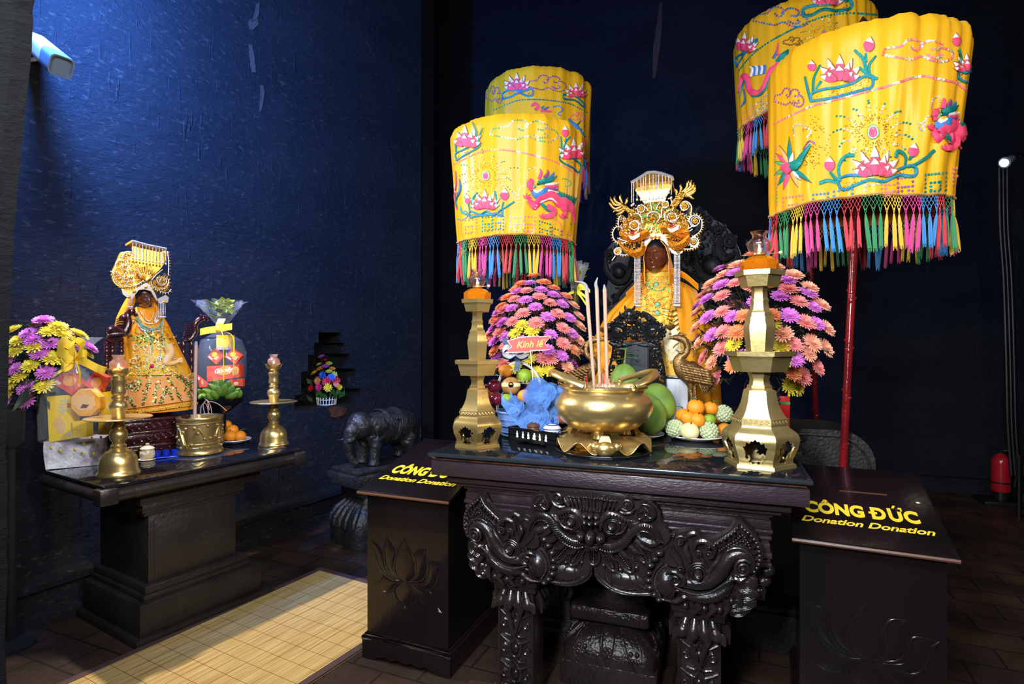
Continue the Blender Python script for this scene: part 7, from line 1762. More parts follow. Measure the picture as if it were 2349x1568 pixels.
o = LC(); o.grains([(230,420),(480,300),(700,600),(740,760),(480,820),(250,760)],260,13,0,.02,1,(0,0,1)); o.grains([(640,520),(800,480),(860,640),(740,760),(640,700)],160,12,.0,.025,2,(0,0,1)); o.grains([(800,740),(1050,600),(1140,800),(1080,930),(880,860)],170,13,0,.02,3,(0,0,1))
for k in range(9): a = -.9 + k * .22; o.ct([(730,740),(730 + 120 * sin(a),740 - 110 * cos(a)),(730 + 190 * sin(a * 1.1),740 - 240 * cos(a))],[16,20,4],.02,4,6)
o.build('gold_filigree', ['gold_leaf', 'gold_orange'], lb, 80)
o = LC(.01); g2 = LC(.01)
for pts, sd in [([(545,320),(480,270),(390,280),(340,360)],-1),([(480,480),(430,540),(340,520),(330,460)],0),([(440,480),(400,410),(320,400),(240,450),(230,530)],-1),([(350,700),(250,620),(200,580),(190,640),(240,760),(340,830),(420,830)],1),([(690,740),(600,800),(500,830),(420,790),(370,700),(400,610),(480,590),(540,640)],-1),([(550,740),(480,750),(450,690),(480,650)],0),([(800,760),(870,850),(980,880),(1070,830),(1100,740),(1050,690)],1),([(1050,780),(980,820),(910,760),(920,690),(1000,690)],0),([(860,830),(960,910),(1080,935),(1140,880)],1),([(1080,260),(1100,480),(1090,650)],-1),([(640,700),(600,580),(560,520)],0),([(820,730),(900,640),(1000,560)],0)]:
 o.rod(pts, 12,.02)
 if sd: g_ = LC(.01); g_.spikes(pts, 55,13,.02,38, sd); g_.build('gold_point_trim', 'gold_leaf', lb, 80)
for (x, y, r_) in [(385,510,50),(480,700,55),(1010,750,55),(450,330,45)]: o.ring(x, y, r_, r_, 9,.02,16); g2.blob(x, y, 30,30,.03,.014)
o.build('silver_scrollwork_lattice', 'silver_bead', lb, 80); g2.build('gold_boss_trim', 'gold_leaf', lb, 80)
o = LC(.02); o.prism([(440,1010),(500,930),(570,870),(680,800),(740,770),(800,800),(850,880),(900,980),(920,1080),(880,1020),(820,910),(720,880),(620,890),(560,970),(520,1030)], lambda x, y: o.P(x, y, -.02), lambda x, y: o.P(x, y, .01))
o.prism([(920,1040),(1000,1000),(1060,970),(1110,1010),(1100,1090),(1030,1115),(950,1100)], lambda x, y: o.P(x, y, -.01), lambda x, y: o.P(x, y, .01)); o.prism([(330,850),(360,960),(440,1020),(500,1010),(460,960),(390,900)], lambda x, y: o.P(x, y, -.01), lambda x, y: o.P(x, y, .01)); o.build('silver_diadem', 'silver_bead', lb)
for x, y in ((735,845),(545,920),(460,1010),(1035,1085)): o = LC(.02); o.blob(x, y, 26,26,.018,.012); o.build('amber_stone', 'gold_orange', lb, 80)
o = LC(.05); vs = [o.P(520,105,.0), o.P(780,175,.0), o.P(1080,235,.0), o.P(1060,250,-.14), o.P(780,190,-.15), o.P(530,125,-.14)]
mb = MB(); mb.add(vs + [p + V((0,0,.012)) for p in vs],[tuple(range(6))[::-1], tuple(range(6,12))] + [(i, (i + 1) % 6,6 + (i + 1) % 6,6 + i) for i in range(6)]); mb.build('mortarboard', 'gold_brocade', lb)
mb = MB(); mb.tube([p + V((0,0,.006)) for p in vs[:3]],.008,6); mb.build('silver_rim', 'silver_bead', lb)
for k in range(11): strand(o.P(530 + k * 54,110 + k * 12.5,.004),(300 - k * 3) * o.k, parent=lb, r=.0032)
o = LC(.0)
for k in range(5): strand(o.P(930 + k * 26,1110,.03),260 * o.k, parent=lb, r=.003)
for k in range(3): strand(o.P(440 + k * 26,1030,.03),150 * o.k, parent=lb, r=.003)
# ---- brass candlesticks
CS = [(105,0),(105,5),(102,12),(97,20),(95,26),(93,60),(88,90),(76,110),(66,122),(64,126),(50,132),(36,146),(40,158),(30,168),(31,180),(40,192),(45,206),(46,222),(40,240),(29,252),(38,258),(38,264),(30,272),(25,285),(30,298)]
CS2 = [(30,310),(33,320),(34,345),(42,362),(46,378),(40,398),(25,412),(34,420),(34,428),(25,436),(34,446),(37,460),(32,480),(34,505),(38,516),(38,524),(30,532),(30,540),(45,552),(50,566)]
def candlestick(p, k, label, tilt=0.):
 t = thing('brass_candlestick', label, 'candlestick', p, 'turned brass candlesticks on the side altar')
 mb = MB(); mb.lathe([(.001,0)] + [(r * k, z * k) for r, z in CS],40, p); mb.build('bell_foot', 'brass', t)
 mb = MB(); mb.lathe([(28 * k, 296 * k),(90 * k, 302 * k),(158 * k, 308 * k),(164 * k, 312 * k),(160 * k, 316 * k),(90 * k, 310 * k),(30 * k, 312 * k)],56, p); mb.build('drip_plate', 'brass', t)
 mb = MB(); mb.lathe([(r * k, z * k) for r, z in CS2] + [(44 * k, 562 * k),(.001,560 * k)],36, p); mb.build('stem', 'brass', t)
 mb = MB()
 for i in range(8):
  a = i * pi / 4; d = V((cos(a), sin(a),0)); s = V((-sin(a), cos(a),0))
  def pf(u, v): return V(p) + d * ((46 + 24 * v * v) * k) + s * ((u - .5) * 44 * k * sin(pi * (v * .75 + .25))) + V((0,0,(560 + 34 * v) * k))
  mb.solid(pf, 4,5,.001)
 mb.build('petal_cup', 'brass', t)
 return t, V(p) + V((0,0,566 * k))
p1 = onz(272,1086, LH); p1.z = LH + .0005; k1 = dep(p1) / FPX / 3.137
_, q = candlestick(p1, k1 * 1.02 * 1.34 / 1.0 if False else .00094, 'brass candlestick beside the yellow gift hamper'); oil_lamp(q + V((0,0,.002)),1.05, 'small round glass oil lamp burning on the candlestick near the gift hamper', amb=False)
p2 = onz(628,1019, LH); p2.z = LH + .0005
_, q = candlestick(p2,.00092, 'brass candlestick standing alone near the end of the side altar'); oil_lamp(q + V((0,0,.002)),1.0, 'small round glass oil lamp on the candlestick at the end of the side altar', amb=False)
# ---- incense pot
pp = onz(459,1040, LH); pp.z = LH
t = thing('glass_sheet', 'clear round glass plate under the brass incense pot', 'glass plate', pp); mb = MB(); mb.lathe([(.001,0),(.185,0),(.187,.002),(.185,.004),(.001,.004)],56, pp); mb.build('pane', 'glass_sheet', t)
pp = pp + V((0,0,.005)); zt_ = at(459,955, dep(pp)).z - pp.z
t = thing('incense_pot', 'brass drum shaped incense pot with raised dragon relief', 'incense pot', pp); r = .131
mb = MB(); mb.lathe([(.001,.0),(r * .90,.0),(r * .99,.006),(r * .99,.02),(r * .93,.03),(r * .97,.045),(r * .985,.05),(r * .95,.055),(r * .95, zt_ * .9),(r * .985, zt_ * .92),(r, zt_),(r * .985, zt_ + .004),(r * .95, zt_),(r * .92, zt_ * .85),(.001, zt_ * .84)],64, pp); mb.build('pot_body', 'brass', t)
mb = MB()
for i in range(3):
 a0 = i * 2.1; pts = [pp + V((r * .955 * cos(a0 + j * .13), r * .955 * sin(a0 + j * .13), zt_ * (.5 + .24 * sin(j * .8)))) for j in range(15)]; mb.tube(pts, [.004,.010,.009,.003],8)
 for j in range(14): mb.ell(pp + V((r * .955 * cos(a0 + j * .14), r * .955 * sin(a0 + j * .14), zt_ * (.5 + .3 * sin(j * 1.7)))),(.010,.010,.010), seg=7, rng=5)
mb.build('dragon_relief_pattern', 'brass', t)
mb = MB(); mb.tube([pp + V((r * .965 * cos(j * pi / 30), r * .965 * sin(j * pi / 30),.07)) for j in range(60)],.004,6, closed=True); mb.tube([pp + V((r * .965 * cos(j * pi / 30), r * .965 * sin(j * pi / 30), zt_ * .86)) for j in range(60)],.004,6, closed=True); mb.build('ring_moulding', 'brass', t)
mb = MB(); mb.lathe([(r * .92, zt_ * .85),(r * .5, zt_ * .9),(.001, zt_ * .91)],32, pp); mb.build('ash_bed', 'ash', t)
d_ = dep(pp)
a, b = at(447,948, d_ - .03), at(450,790, d_ - .03)
t = thing('incense_stick', 'single thick incense stick standing in the brass drum pot', 'incense stick', a); mb = MB(); mb.tube([a - V((0,0,.03)), b],.0095,10); mb.build('incense_rod', 'incense', t); mb = MB(); mb.tube([b, b + V((0,0,.02))],[.009,.007],8); mb.build('ash_tip', 'ash', t)
for i, L in enumerate([[(470,950),(466,928),(475,918),(480,940)],[(478,950),(478,922),(500,926),(520,942)],[(480,950),(472,925),(462,930),(460,948)],[(486,948),(484,935),(478,920),(470,914)]]):
 mb = MB(); mb.tube([at(x, y, d_ + .01 * i) for x, y in [(p.x, p.y) for p in bez([V((x, y, 0)) for x, y in L],5)]],.0024,5); tag(mb.build('bent_incense_stub', 'incense', None, loc=at(L[0][0], L[0][1], d_)), 'thin curled burnt incense in the brass drum pot', 'incense stub', 'curled incense in the drum pot')
# ---- tea things
p = onz(338,1054, LH); p.z = LH
t = thing('tea_jar', 'small cream china jar with lid and painted flowers on the side altar', 'jar', p); mb = MB(); mb.lathe([(.001,.008),(.030,.008),(.036,.014),(.04,.03),(.038,.05),(.032,.062),(.034,.064)],28, p); mb.build('body', 'cream_china', t)
mb = MB(); mb.lathe([(.036,.064),(.038,.067),(.030,.076),(.012,.082),(.006,.084),(.006,.089),(.010,.091),(.010,.096),(.001,.098)],28, p); mb.build('lid', 'cream_china', t); mb = MB(); mb.lathe([(.001,.001),(.045,.002),(.048,.006),(.044,.008),(.001,.007)],28, p); mb.build('saucer', 'cream_china', t)
p = onz(381,1049, LH); p.z = LH; rz_ = rzp - .25; ct_ = V((cos(rz_), sin(rz_),0))
t = thing('cup_tray', 'small cobalt blue tray holding three cups', 'tray', p); mb = MB(); mb.box(p + V((0,0,.006)),(.15,.06,.008), rz=rz_, bev=.003); mb.build('tray', 'cobalt', t)
for i, dx in enumerate((-.045,0,.045)):
 c = p + ct_ * dx + V((0,0,.0105)); mb = MB(); mb.lathe([(.001,.002),(.014,0),(.019,.012),(.020,.034),(.0185,.034),(.017,.012),(.001,.004)],24, c)
 o = mb.build('tea_cup', 'cobalt', None, loc=c); tag(o, ('cobalt blue cup on the small tray, closest to the cream jar', 'cobalt blue cup in the middle of the small tray', 'cobalt blue cup on the small tray, closest to the brass drum pot')[i], 'cup', 'blue tea cups')
# ---- plate of oranges
p = onz(537,1014, LH); p.z = LH; plate('white plate of oranges beside the brass drum pot', p, .11); dO = dep(p)
for px, py, dd, r, lf, lb in [(519,974,.05,.036,0, 'orange at the back of the plate beside the drum pot'),(533,986,.0,.040,0, 'orange on top of the small heap on the side altar'),(528,1004,-.05,.042,0, 'orange at the plate front nearest the drum pot'),(550,1000,-.03,.040,1.2, 'orange at the plate edge with a dark green leaf')]:
 q = at(px, py, dO + dd); q.z = max(q.z - r * .92, LH + .012); fruit('orange', lb, 'orange', q, r, 'orange_peel', 'oranges on the side altar plate', 'round', lf)
q = at(512,1000, dO); q.z = LH + .012; fruit('dragon_fruit', 'pink dragon fruit half hidden behind the brass drum pot', 'dragon fruit', q, .035, 'dragonfruit', None)
# ---- banana bunch on a black bowl stand, hamper behind
dB2 = 3.84; bw = at(505,950, dB2); bwz = at(505,915, dB2).z
t = thing('footed_bowl', 'black footed bowl carrying the banana bunch', 'bowl', (bw.x, bw.y, LH)); mb = MB(); mb.lathe([(.08, LH),(.085, LH + .01),(.04, LH + .03),(.035, bwz - .10),(.09, bwz - .06),(.14, bwz - .02),(.15, bwz + .01),(.13, bwz - .005),(.001, bwz - .02)],40,(bw.x, bw.y, 0)); mb.build('bowl', 'black_bowl', t)
t = thing('banana_bunch', 'bunch of short green bananas on the black footed bowl', 'bananas', (bw.x, bw.y, bwz))
s_ = 5.807
for i, (a, b, c, dd) in enumerate([((290,1420),(200,1380),(150,1420),.0),((380,1400),(300,1340),(200,1290),-.02),((420,1390),(380,1300),(290,1220),-.03),((440,1330),(400,1230),(350,1170),.0),((450,1330),(455,1240),(440,1160),.01),((520,1320),(540,1240),(555,1180),.0),((470,1390),(490,1300),(510,1220),-.05),((430,1390),(420,1320),(405,1250),-.06),((500,1380),(570,1310),(620,1240),-.03),((510,1390),(620,1340),(700,1280),.0),((510,1405),(600,1380),(680,1320),-.05),((400,1420),(360,1370),(330,1310),-.07),((350,1420),(280,1400),(190,1370),-.04),((260,1430),(180,1350),(145,1290),.01),((620,1400),(680,1370),(715,1310),.02),((370,1430),(300,1400),(260,1350),-.07)]):
 mb = MB(); q = bez([at(430 + x / s_, 670 + y / s_, dB2 + dd - .04 * k) for k, (x, y) in enumerate((a, b, c))],5); mb.tube(q, [.010,.020,.023,.022,.016,.004],8); mb.build('banana', 'banana_skin', t, 80)
def film_bag(t, prof, c, ctr, nm='cellophane', m='film', seed=1):
 mb = MB(); mb.lathe(prof, 40, c, caps=False, wob=lambda a, i: 1 + (.05 + .03 * max(0, i - 5)) * sin(a * 5 + i * 1.3 + seed) + (.03 + .03 * max(0, i - 5)) * sin(a * 11 + i * 2.1)); return mb.build(nm, m, t, 25)
dH = 3.92
def HP(x, y, dd=0.): return at(430 + x / s_, 670 + y / s_, dH + dd)
hc_ = HP(450,1000); kH = dH / FPX / s_
t = thing('gift_hamper', 'clear wrapped gift hamper with yellow bow behind the green bananas', 'gift hamper', (hc_.x, hc_.y, LH))
zz = lambda y: HP(450, y).z
film_bag(t, [(290 * kH, zz(1260)),(300 * kH, zz(1100)),(290 * kH, zz(800)),(240 * kH, zz(640)),(60 * kH, zz(520)),(40 * kH, zz(480)),(60 * kH, zz(440)),(120 * kH, zz(360)),(180 * kH, zz(270)),(230 * kH, zz(190)),(270 * kH, zz(110))],(hc_.x, hc_.y, 0), None)
mb = MB(); rn5 = random.Random(2)
for k in range(46): a = rn5.uniform(0,6.28); ps = HP(420 + 200 * cos(a) * rn5.random(),120 + 230 * rn5.random(),.06 * sin(a)); leafblade(mb, ps, (rn5.uniform(-1,1), rn5.uniform(-1,1),.8),.05,.035)
mb.build('leafy_print_foliage', 'film_green', t, 80)
mb = MB(); bq = HP(410,490,-.10)
ribbon(mb, [HP(170,530,-.1), HP(280,505,-.12), bq],.045, UP); ribbon(mb, [bq, HP(500,470,-.12), HP(595,455,-.1)],.045, UP); ribbon(mb, [bq, HP(430,420,-.1), HP(460,350,-.08)],.05, RT); ribbon(mb, [bq, HP(470,560,-.13), HP(480,800,-.13), HP(485,1180,-.13)],.006, RT); ribbon(mb, [bq, HP(600,580,-.12), HP(620,800,-.13), HP(610,1110,-.13)],.006, RT); mb.ell(bq, (.02,.02,.025), seg=12, rng=8)
mb.build('yellow_bow', 'yellow_ribbon', t, 60)
def card(name, label, cat, quad, dd, th_, mt, PF, group, deco=None):
 """a packet or box with the given front face, going back by th_"""
 f = [PF(x, y, dd) for x, y in quad]; b = [p + FW * th_ for p in f]; c = sum(f + b, V()) / 8
 t = thing(name, label, cat, V((c.x, c.y, min(p.z for p in f))), group); n = len(f)
 mb = MB(); mb.add(f + b, [tuple(range(n)), tuple(range(2 * n - 1, n - 1,-1))] + [(i, n + i, n + (i + 1) % n, (i + 1) % n) for i in range(n)]); mb.build('box', mt, t, 30)
 if deco:
  nn = (f[1] - f[0]).cross(f[3] - f[0]).normalized(); nn = nn if nn.dot(FW) < 0 else -nn
  def uv(u, v): return f[3] + (f[2] - f[3]) * u + (f[0] - f[3]) * v + nn * .0006
  deco(t, uv, nn)
 return t
GH = 'packets inside the clear wrapped hamper'
def spots(mt, L):
 def d(t, uv, nn):
  for (m, poly) in L:
   mb = MB(); mb.prism(poly, lambda x, y: uv(x, y), lambda x, y: uv(x, y) + nn * .001); mb.build('printed_picture', m, t)
 return d
def circ(x, y, rx, ry, n=14): return [(x + rx * cos(2 * pi * i / n), y + ry * sin(2 * pi * i / n)) for i in range(n)]
def goody(t, uv, nn):
 mb = MB(); mb.prism(circ(.55,.55,.25,.3), lambda x, y: uv(x, y), lambda x, y: uv(x, y) + nn * .0008); mb.prism(circ(.88,.45,.11,.3), lambda x, y: uv(x, y), lambda x, y: uv(x, y) + nn * .0009); mb.build('printed_picture', 'orange_box', t)
 mb = MB(); letters(mb, 'Goody', lambda u, v: uv(.5 + u, .46 + v * 2.0), nrm=nn, size=.20, bold=.006, shear=.3, thick=.0016); mb.build('lettering', 'banner_white', t)
mb = MB(); p = HP(300,1180,.02); mb.lathe([(.05, LH),(.052, zz(800)),(.045, zz(650)),(.018, zz(600)),(.018, zz(560))],20,(p.x, p.y, 0)); tag(mb.build('dark_bottle', 'dark_bottle', None, loc=(p.x, p.y, LH)), 'dark bottle standing inside the hamper behind the bananas', 'bottle')
card('biscuit_box', 'small yellow box at the top of the hamper under the yellow bow', 'box', [(385,570),(580,570),(580,765),(385,765)],-.03,.05, 'yellow_box', HP, GH, spots('', [('white_wrap', [(0,0),(1,0),(1,.2),(0,.2)])]))
cs = spots('', [('yellow_box', circ(.35,.6,.22,.25)),('wafer', [(.5,.25),(.8,.3),(.8,.7),(.5,.65)]),('banner_white', [(.1,.08),(.5,.08),(.5,.2),(.1,.2)])])
card('biscuit_packet', 'tilted red packet in the hamper beside the dark bottle', 'packet', [(360,750),(480,850),(380,960),(260,860)],-.06,.03, 'red_pack', HP, GH, cs)
card('biscuit_packet', 'tilted red packet in the hamper farther from the statue', 'packet', [(600,750),(730,840),(640,955),(490,860)],-.06,.03, 'red_pack', HP, GH, cs)
card('biscuit_box', 'large red box with white lettering in the middle of the hamper', 'box', [(260,985),(690,960),(690,1130),(260,1190)],-.07,.06, 'red_pack', HP, GH, goody)
card('biscuit_packet', 'red packet at the bottom of the hamper above the bananas', 'packet', [(560,1160),(735,1150),(735,1250),(560,1250)],-.09,.03, 'red_pack', HP, GH, spots('', [('wafer', circ(.5,.4,.2,.25))]))
card('biscuit_packet', 'tilted red packet leaning beside the incense stick and bananas', 'packet', [(125,1105),(270,1225),(255,1260),(160,1265),(115,1180)][:4],-.12,.02, 'red_pack', HP, GH, spots('', [('wafer', circ(.55,.4,.14,.2)),('banner_white', [(.1,.6),(.3,.6),(.3,.85),(.1,.85)])]))
# ---- front gift hamper with yellow wafer boxes
dG = dep(onz(170,1077, LH)); sg = 4.753
def GP(x, y, dd=0.): return at(80 + x / sg, 760 + y / sg, dG + dd)
gc = GP(430,1400,.03)
t = thing('gift_hamper', 'gift hamper of yellow wafer boxes wrapped in clear film with big yellow bow', 'gift hamper', (gc.x, gc.y, LH))
kG = dG / FPX / sg
rows_ = [(118,1510,715,1440),(100,1400,730,1330),(90,1300,745,1230),(95,1200,760,1120)]
mb = MB(); rr = []
for (x0, y0, x1, y1) in rows_:
 a, b = GP(x0, y0), GP(x1, y1,.12); z0 = max(LH + .001, a.z) if y0 > 1450 else a.z; a.z = b.z = z0; e = (b - a); nrm_ = V((-e.y, e.x, 0)).normalized() * .17; n = 10; ring = []
 for i in range(n + 1): q = a + e * (i / n); w = .006 * sin(i * 2.2 + y0); ring.append(q - nrm_ * (w + .012 * sin(pi * i / n)))
 for i in range(n + 1): q = b - e * (i / n) + nrm_; ring.append(q)
 rr.append(ring)
mb.loft(rr); mb.build('wrapped_base', 'white_wrap', t, 50)
mb = MB()
for (x, y) in [(160,1270),(260,1300),(350,1305),(450,1240),(300,1370),(540,1180),(600,1260),(640,1170),(560,1350),(440,1340)]: c = GP(x, y, .0) - FW * .02 + V((0,0,0)); mb.ell(c + FW * (.03 if x < 300 else .075) , (.009,.004,.009), seg=8, rng=5)
mb.build('yellow_dot_pattern', 'yellow_box', t, 80)
zz2 = lambda y: GP(420, y).z
mb = MB()
mb.lathe([(300 * kG, zz2(1180)),(310 * kG, zz2(900)),(290 * kG, zz2(640)),(200 * kG, zz2(450)),(60 * kG, zz2(330)),(50 * kG, zz2(290)),(90 * kG, zz2(250)),(200 * kG, zz2(120)),(260 * kG, zz2(60))],40,(gc.x, gc.y, 0), caps=False, wob=lambda a, i: 1 + .05 * sin(a * 5 + i) + .03 * sin(a * 13 + i * 2)); mb.build('cellophane', 'film', t, 25)
mb = MB(); bq = GP(440,290,-.03)
for L, w, d in [([(440,290),(330,250),(240,190),(320,120),(420,200),(440,290)],.07, UP),([(440,290),(400,180),(430,90),(520,130),(480,240),(440,290)],.06, RT * .6 + UP * .5),([(440,290),(340,300),(285,330),(320,390),(410,350),(440,290)],.06, UP),([(440,290),(520,240),(570,260),(540,330),(450,300)],.05, UP),([(450,300),(560,340),(680,400),(770,430)],.055, UP * .9 + RT * .3),([(430,310),(330,400),(200,480)],.06, UP * .7 + RT * .6),([(440,300),(490,450),(480,600)],.012, RT)]:
 ribbon(mb, [GP(x, y, -.05 - .02 * (i % 2)) for i, (x, y) in enumerate(L)], w * .8, d)
mb.build('yellow_bow', 'yellow_ribbon', t, 60)
GG = 'boxes inside the yellow bow hamper'
def waf(t, uv, nn):
 mb = MB(); mb.prism([(.33,.22),(.62,.12),(.75,.32),(.55,.54),(.42,.48)], lambda x, y: uv(x, y), lambda x, y: uv(x, y) + nn * .0012); mb.prism([(.2,.38),(.4,.52),(.5,.46),(.3,.30)], lambda x, y: uv(x, y), lambda x, y: uv(x, y) + nn * .0016); mb.build('printed_picture', 'wafer', t)
 mb = MB(); letters(mb, 'Tuly', lambda u, v: uv(.56 + v * 1.2,.76 - u * .62), nrm=nn, size=.34, bold=.006, shear=.3, thick=.0012); mb.prism(circ(.88,.12,.07,.05), lambda x, y: uv(x, y), lambda x, y: uv(x, y) + nn * .001); mb.build('lettering', 'silver_print', t)
 mb = MB(); mb.prism([(.86,.68),(.99,.68),(.99,.78),(.86,.78)], lambda x, y: uv(x, y), lambda x, y: uv(x, y) + nn * .001); mb.build('red_emblem', 'red_pack', t)
def GPs(s):  # front faces swung a little to the viewer
 return lambda x, y, dd=0.: GP(x, y, dd + s * (x - 400) * kG)
card('wafer_box', 'yellow wafer box standing at the outer edge of the hamper, beside the flowers', 'box', [(130,708),(380,690),(410,1165),(155,1208)],.02,.06, 'yellow_box', GPs(.1), GG, waf)
card('wafer_box', 'yellow wafer box half hidden behind the brass candlestick', 'box', [(705,665),(850,655),(860,1125),(690,1125)],.02,.06, 'yellow_box', GPs(.1), GG, waf)
card('wafer_box', 'small yellow box at the bottom middle of the hamper', 'box', [(410,985),(560,960),(565,1150),(412,1160)],.0,.05, 'yellow_box', GPs(.1), GG, spots('', [('orange_box', [(.45,.4),(.6,.8),(.55,.5),(.9,.55),(.55,.45),(.75,.15),(.5,.4),(.3,.15),(.42,.45),(.1,.5),(.42,.52),(.3,.8)])]))
card('biscuit_packet', 'tilted red packet in the hamper above the tall yellow box', 'packet', [(340,400),(520,570),(400,690),(190,560)],.0,.04, 'red_pack', GPs(.1), GG, spots('', [('orange_box', circ(.5,.55,.28,.3)),('silver_print', [(.05,.1),(.3,.1),(.3,.25),(.05,.25)])]))
card('biscuit_packet', 'tilted red packet in the hamper nearest the oil lamp', 'packet', [(650,430),(780,500),(690,680),(535,580)],.02,.04, 'red_pack', GPs(.1), GG, spots('', [('orange_box', circ(.5,.5,.3,.32)),('silver_print', [(.6,.08),(.85,.08),(.85,.25),(.6,.25)])]))
oc = [(545 + 160 * cos(pi / 8 + k * pi / 4),775 + 158 * sin(pi / 8 + k * pi / 4)) for k in range(8)]
f = [GPs(.1)(x, y, -.03) for x, y in oc]; b = [p + FW * .06 for p in f]; c = sum(f, V()) / 8
t = thing('biscuit_tin', 'eight sided orange biscuit tin in the middle of the hamper', 'tin', V((c.x, c.y, min(p.z for p in f))), GG); mb = MB(); mb.add(f + b, [tuple(range(8)), tuple(range(15,7,-1))] + [(i, 8 + i, 8 + (i + 1) % 8,(i + 1) % 8) for i in range(8)]); mb.build('tin', 'orange_box', t, 30)
mb = MB(); mb.prism([(495,835),(520,790),(590,800),(560,835)], lambda x, y: GPs(.1)(x, y, -.03), lambda x, y: GPs(.1)(x, y, -.032)); mb.build('printed_picture', 'plum_peel', t)
mb = MB(); mb.prism([(430,720),(540,690),(640,720),(660,800),(600,860),(480,860),(420,800)], lambda x, y: GPs(.1)(x, y, -.03), lambda x, y: GPs(.1)(x, y, -.0315)); mb.build('printed_panel', 'wafer', t)
# ---- loose arrangement of yellow and magenta chrysanthemums
LF = [(245,578, 'P'),(160,650, 'P'),(190,685, 'P'),(285,708, 'P'),(225,762, 'P'),(55,800, 'P'),(260,870, 'P'),(155,955, 'P'),(155,1025, 'P'),(45,1035, 'P'),(500,730, 'P'),(75,632, 'Y'),(325,610, 'Y'),(275,640, 'Y'),(440,655, 'Y'),(105,690, 'Y'),(100,745, 'Y'),(350,655, 'Y'),(290,785, 'Y'),(175,830, 'Y'),(120,885, 'Y'),(75,925, 'Y'),(250,940, 'Y'),(400,690, 'Y'),(320,790, 'Y'),(40,700, 'P'),(30,880, 'Y'),(200,720, 'Y'),(90,850, 'P'),(60,980, 'Y'),(400,720, 'P'),(480,760, 'Y')]
dome('yellow and magenta chrysanthemums spreading behind the yellow bow hamper', 92,832,3.10,82,108, LF, 0,500,2.45,.050,0, lt(-.16,.60,0),3,.55)
# ---------------------------------------------------------------- bamboo mat
def bamboo():
 m = mk('bamboo', (.62,.40,.14),.42); nt = m.node_tree; b = nt.nodes['Principled BSDF']; N = nt.nodes.new; L = nt.links.new
 tc = N('ShaderNodeTexCoord'); mp = N('ShaderNodeMapping'); L(tc.outputs['Object'], mp.inputs[0]); mp.inputs['Scale'].default_value = (3,70,1)
 n = N('ShaderNodeTexNoise'); n.inputs['Scale'].default_value = 1; n.inputs['Detail'].default_value = 3; L(mp.outputs[0], n.inputs['Vector'])
 r = N('ShaderNodeValToRGB'); e = r.color_ramp.elements; e[0].position = .3; e[1].position = .7; e[0].color = (.46,.27,.08,1); e[1].color = (.74,.52,.21,1); L(n.outputs['Fac'], r.inputs['Fac'])
 br = N('ShaderNodeTexBrick'); br.offset = 0; br.inputs['Brick Width'].default_value = .11; br.inputs['Row Height'].default_value = .085; br.inputs['Scale'].default_value = 1; br.inputs['Mortar Size'].default_value = .0015
 br.inputs['Color1'].default_value = br.inputs['Color2'].default_value = (1,1,1,1); br.inputs['Mortar'].default_value = (.35,.2,.12,1); L(tc.outputs['Object'], br.inputs['Vector'])
 mx = N('ShaderNodeMix'); mx.data_type = 'RGBA'; mx.blend_type = 'MULTIPLY'; mx.inputs['Factor'].default_value = 1; L(r.outputs['Color'], mx.inputs[6]); L(br.outputs['Color'], mx.inputs[7]); L(mx.outputs[2], b.inputs['Base Color'])
 s = N('ShaderNodeMapping'); L(tc.outputs['Object'], s.inputs[0]); s.inputs['Scale'].default_value = (1,160,1); w = N('ShaderNodeTexNoise'); w.inputs['Scale'].default_value = 1; L(s.outputs[0], w.inputs['Vector'])
 bp = N('ShaderNodeBump'); bp.inputs['Strength'].default_value = .25; bp.inputs['Distance'].default_value = .004; L(w.outputs['Fac'], bp.inputs['Height']); L(bp.outputs[0], b.inputs['Normal'])
bamboo(); mk('mat_binding', (.085,.045,.04),.7, bump=.3, bs=200)
m0 = onz(150,1568,0); m1 = onz(730,1302,0); e0 = onz(700,1568,0); e1 = onz(852,1472,0)
mu = ((m1 - m0).normalized() + (e1 - e0).normalized()).normalized(); mn = V((mu.y, -mu.x, 0))
mw = ((e0 + e1) / 2 - m1).dot(mn); ang = atan2(mu.y, mu.x); ML = 2.4
t = thing('bamboo_mat', 'long bamboo slat floor mat with brown cloth binding in front of the side altar', 'mat', V((m1.x, m1.y, .0)) + mn * .02, None, ang)
mb = MB(); mb.box((-ML / 2,-mw / 2,.005),(ML, mw, .008)); mb.build('slats', 'bamboo', t, world=False)
mb = MB(); bwd = .042
for c, d in (((-ML / 2,-bwd / 2,.0065),(ML, bwd, .0115)),((-ML / 2,-mw + bwd / 2,.0065),(ML, bwd, .0115)),((-bwd / 2,-mw / 2,.0068),(bwd, mw, .012))): mb.box(c, d, bev=.003)
mb.build('cloth_binding', 'mat_binding', t, world=False)
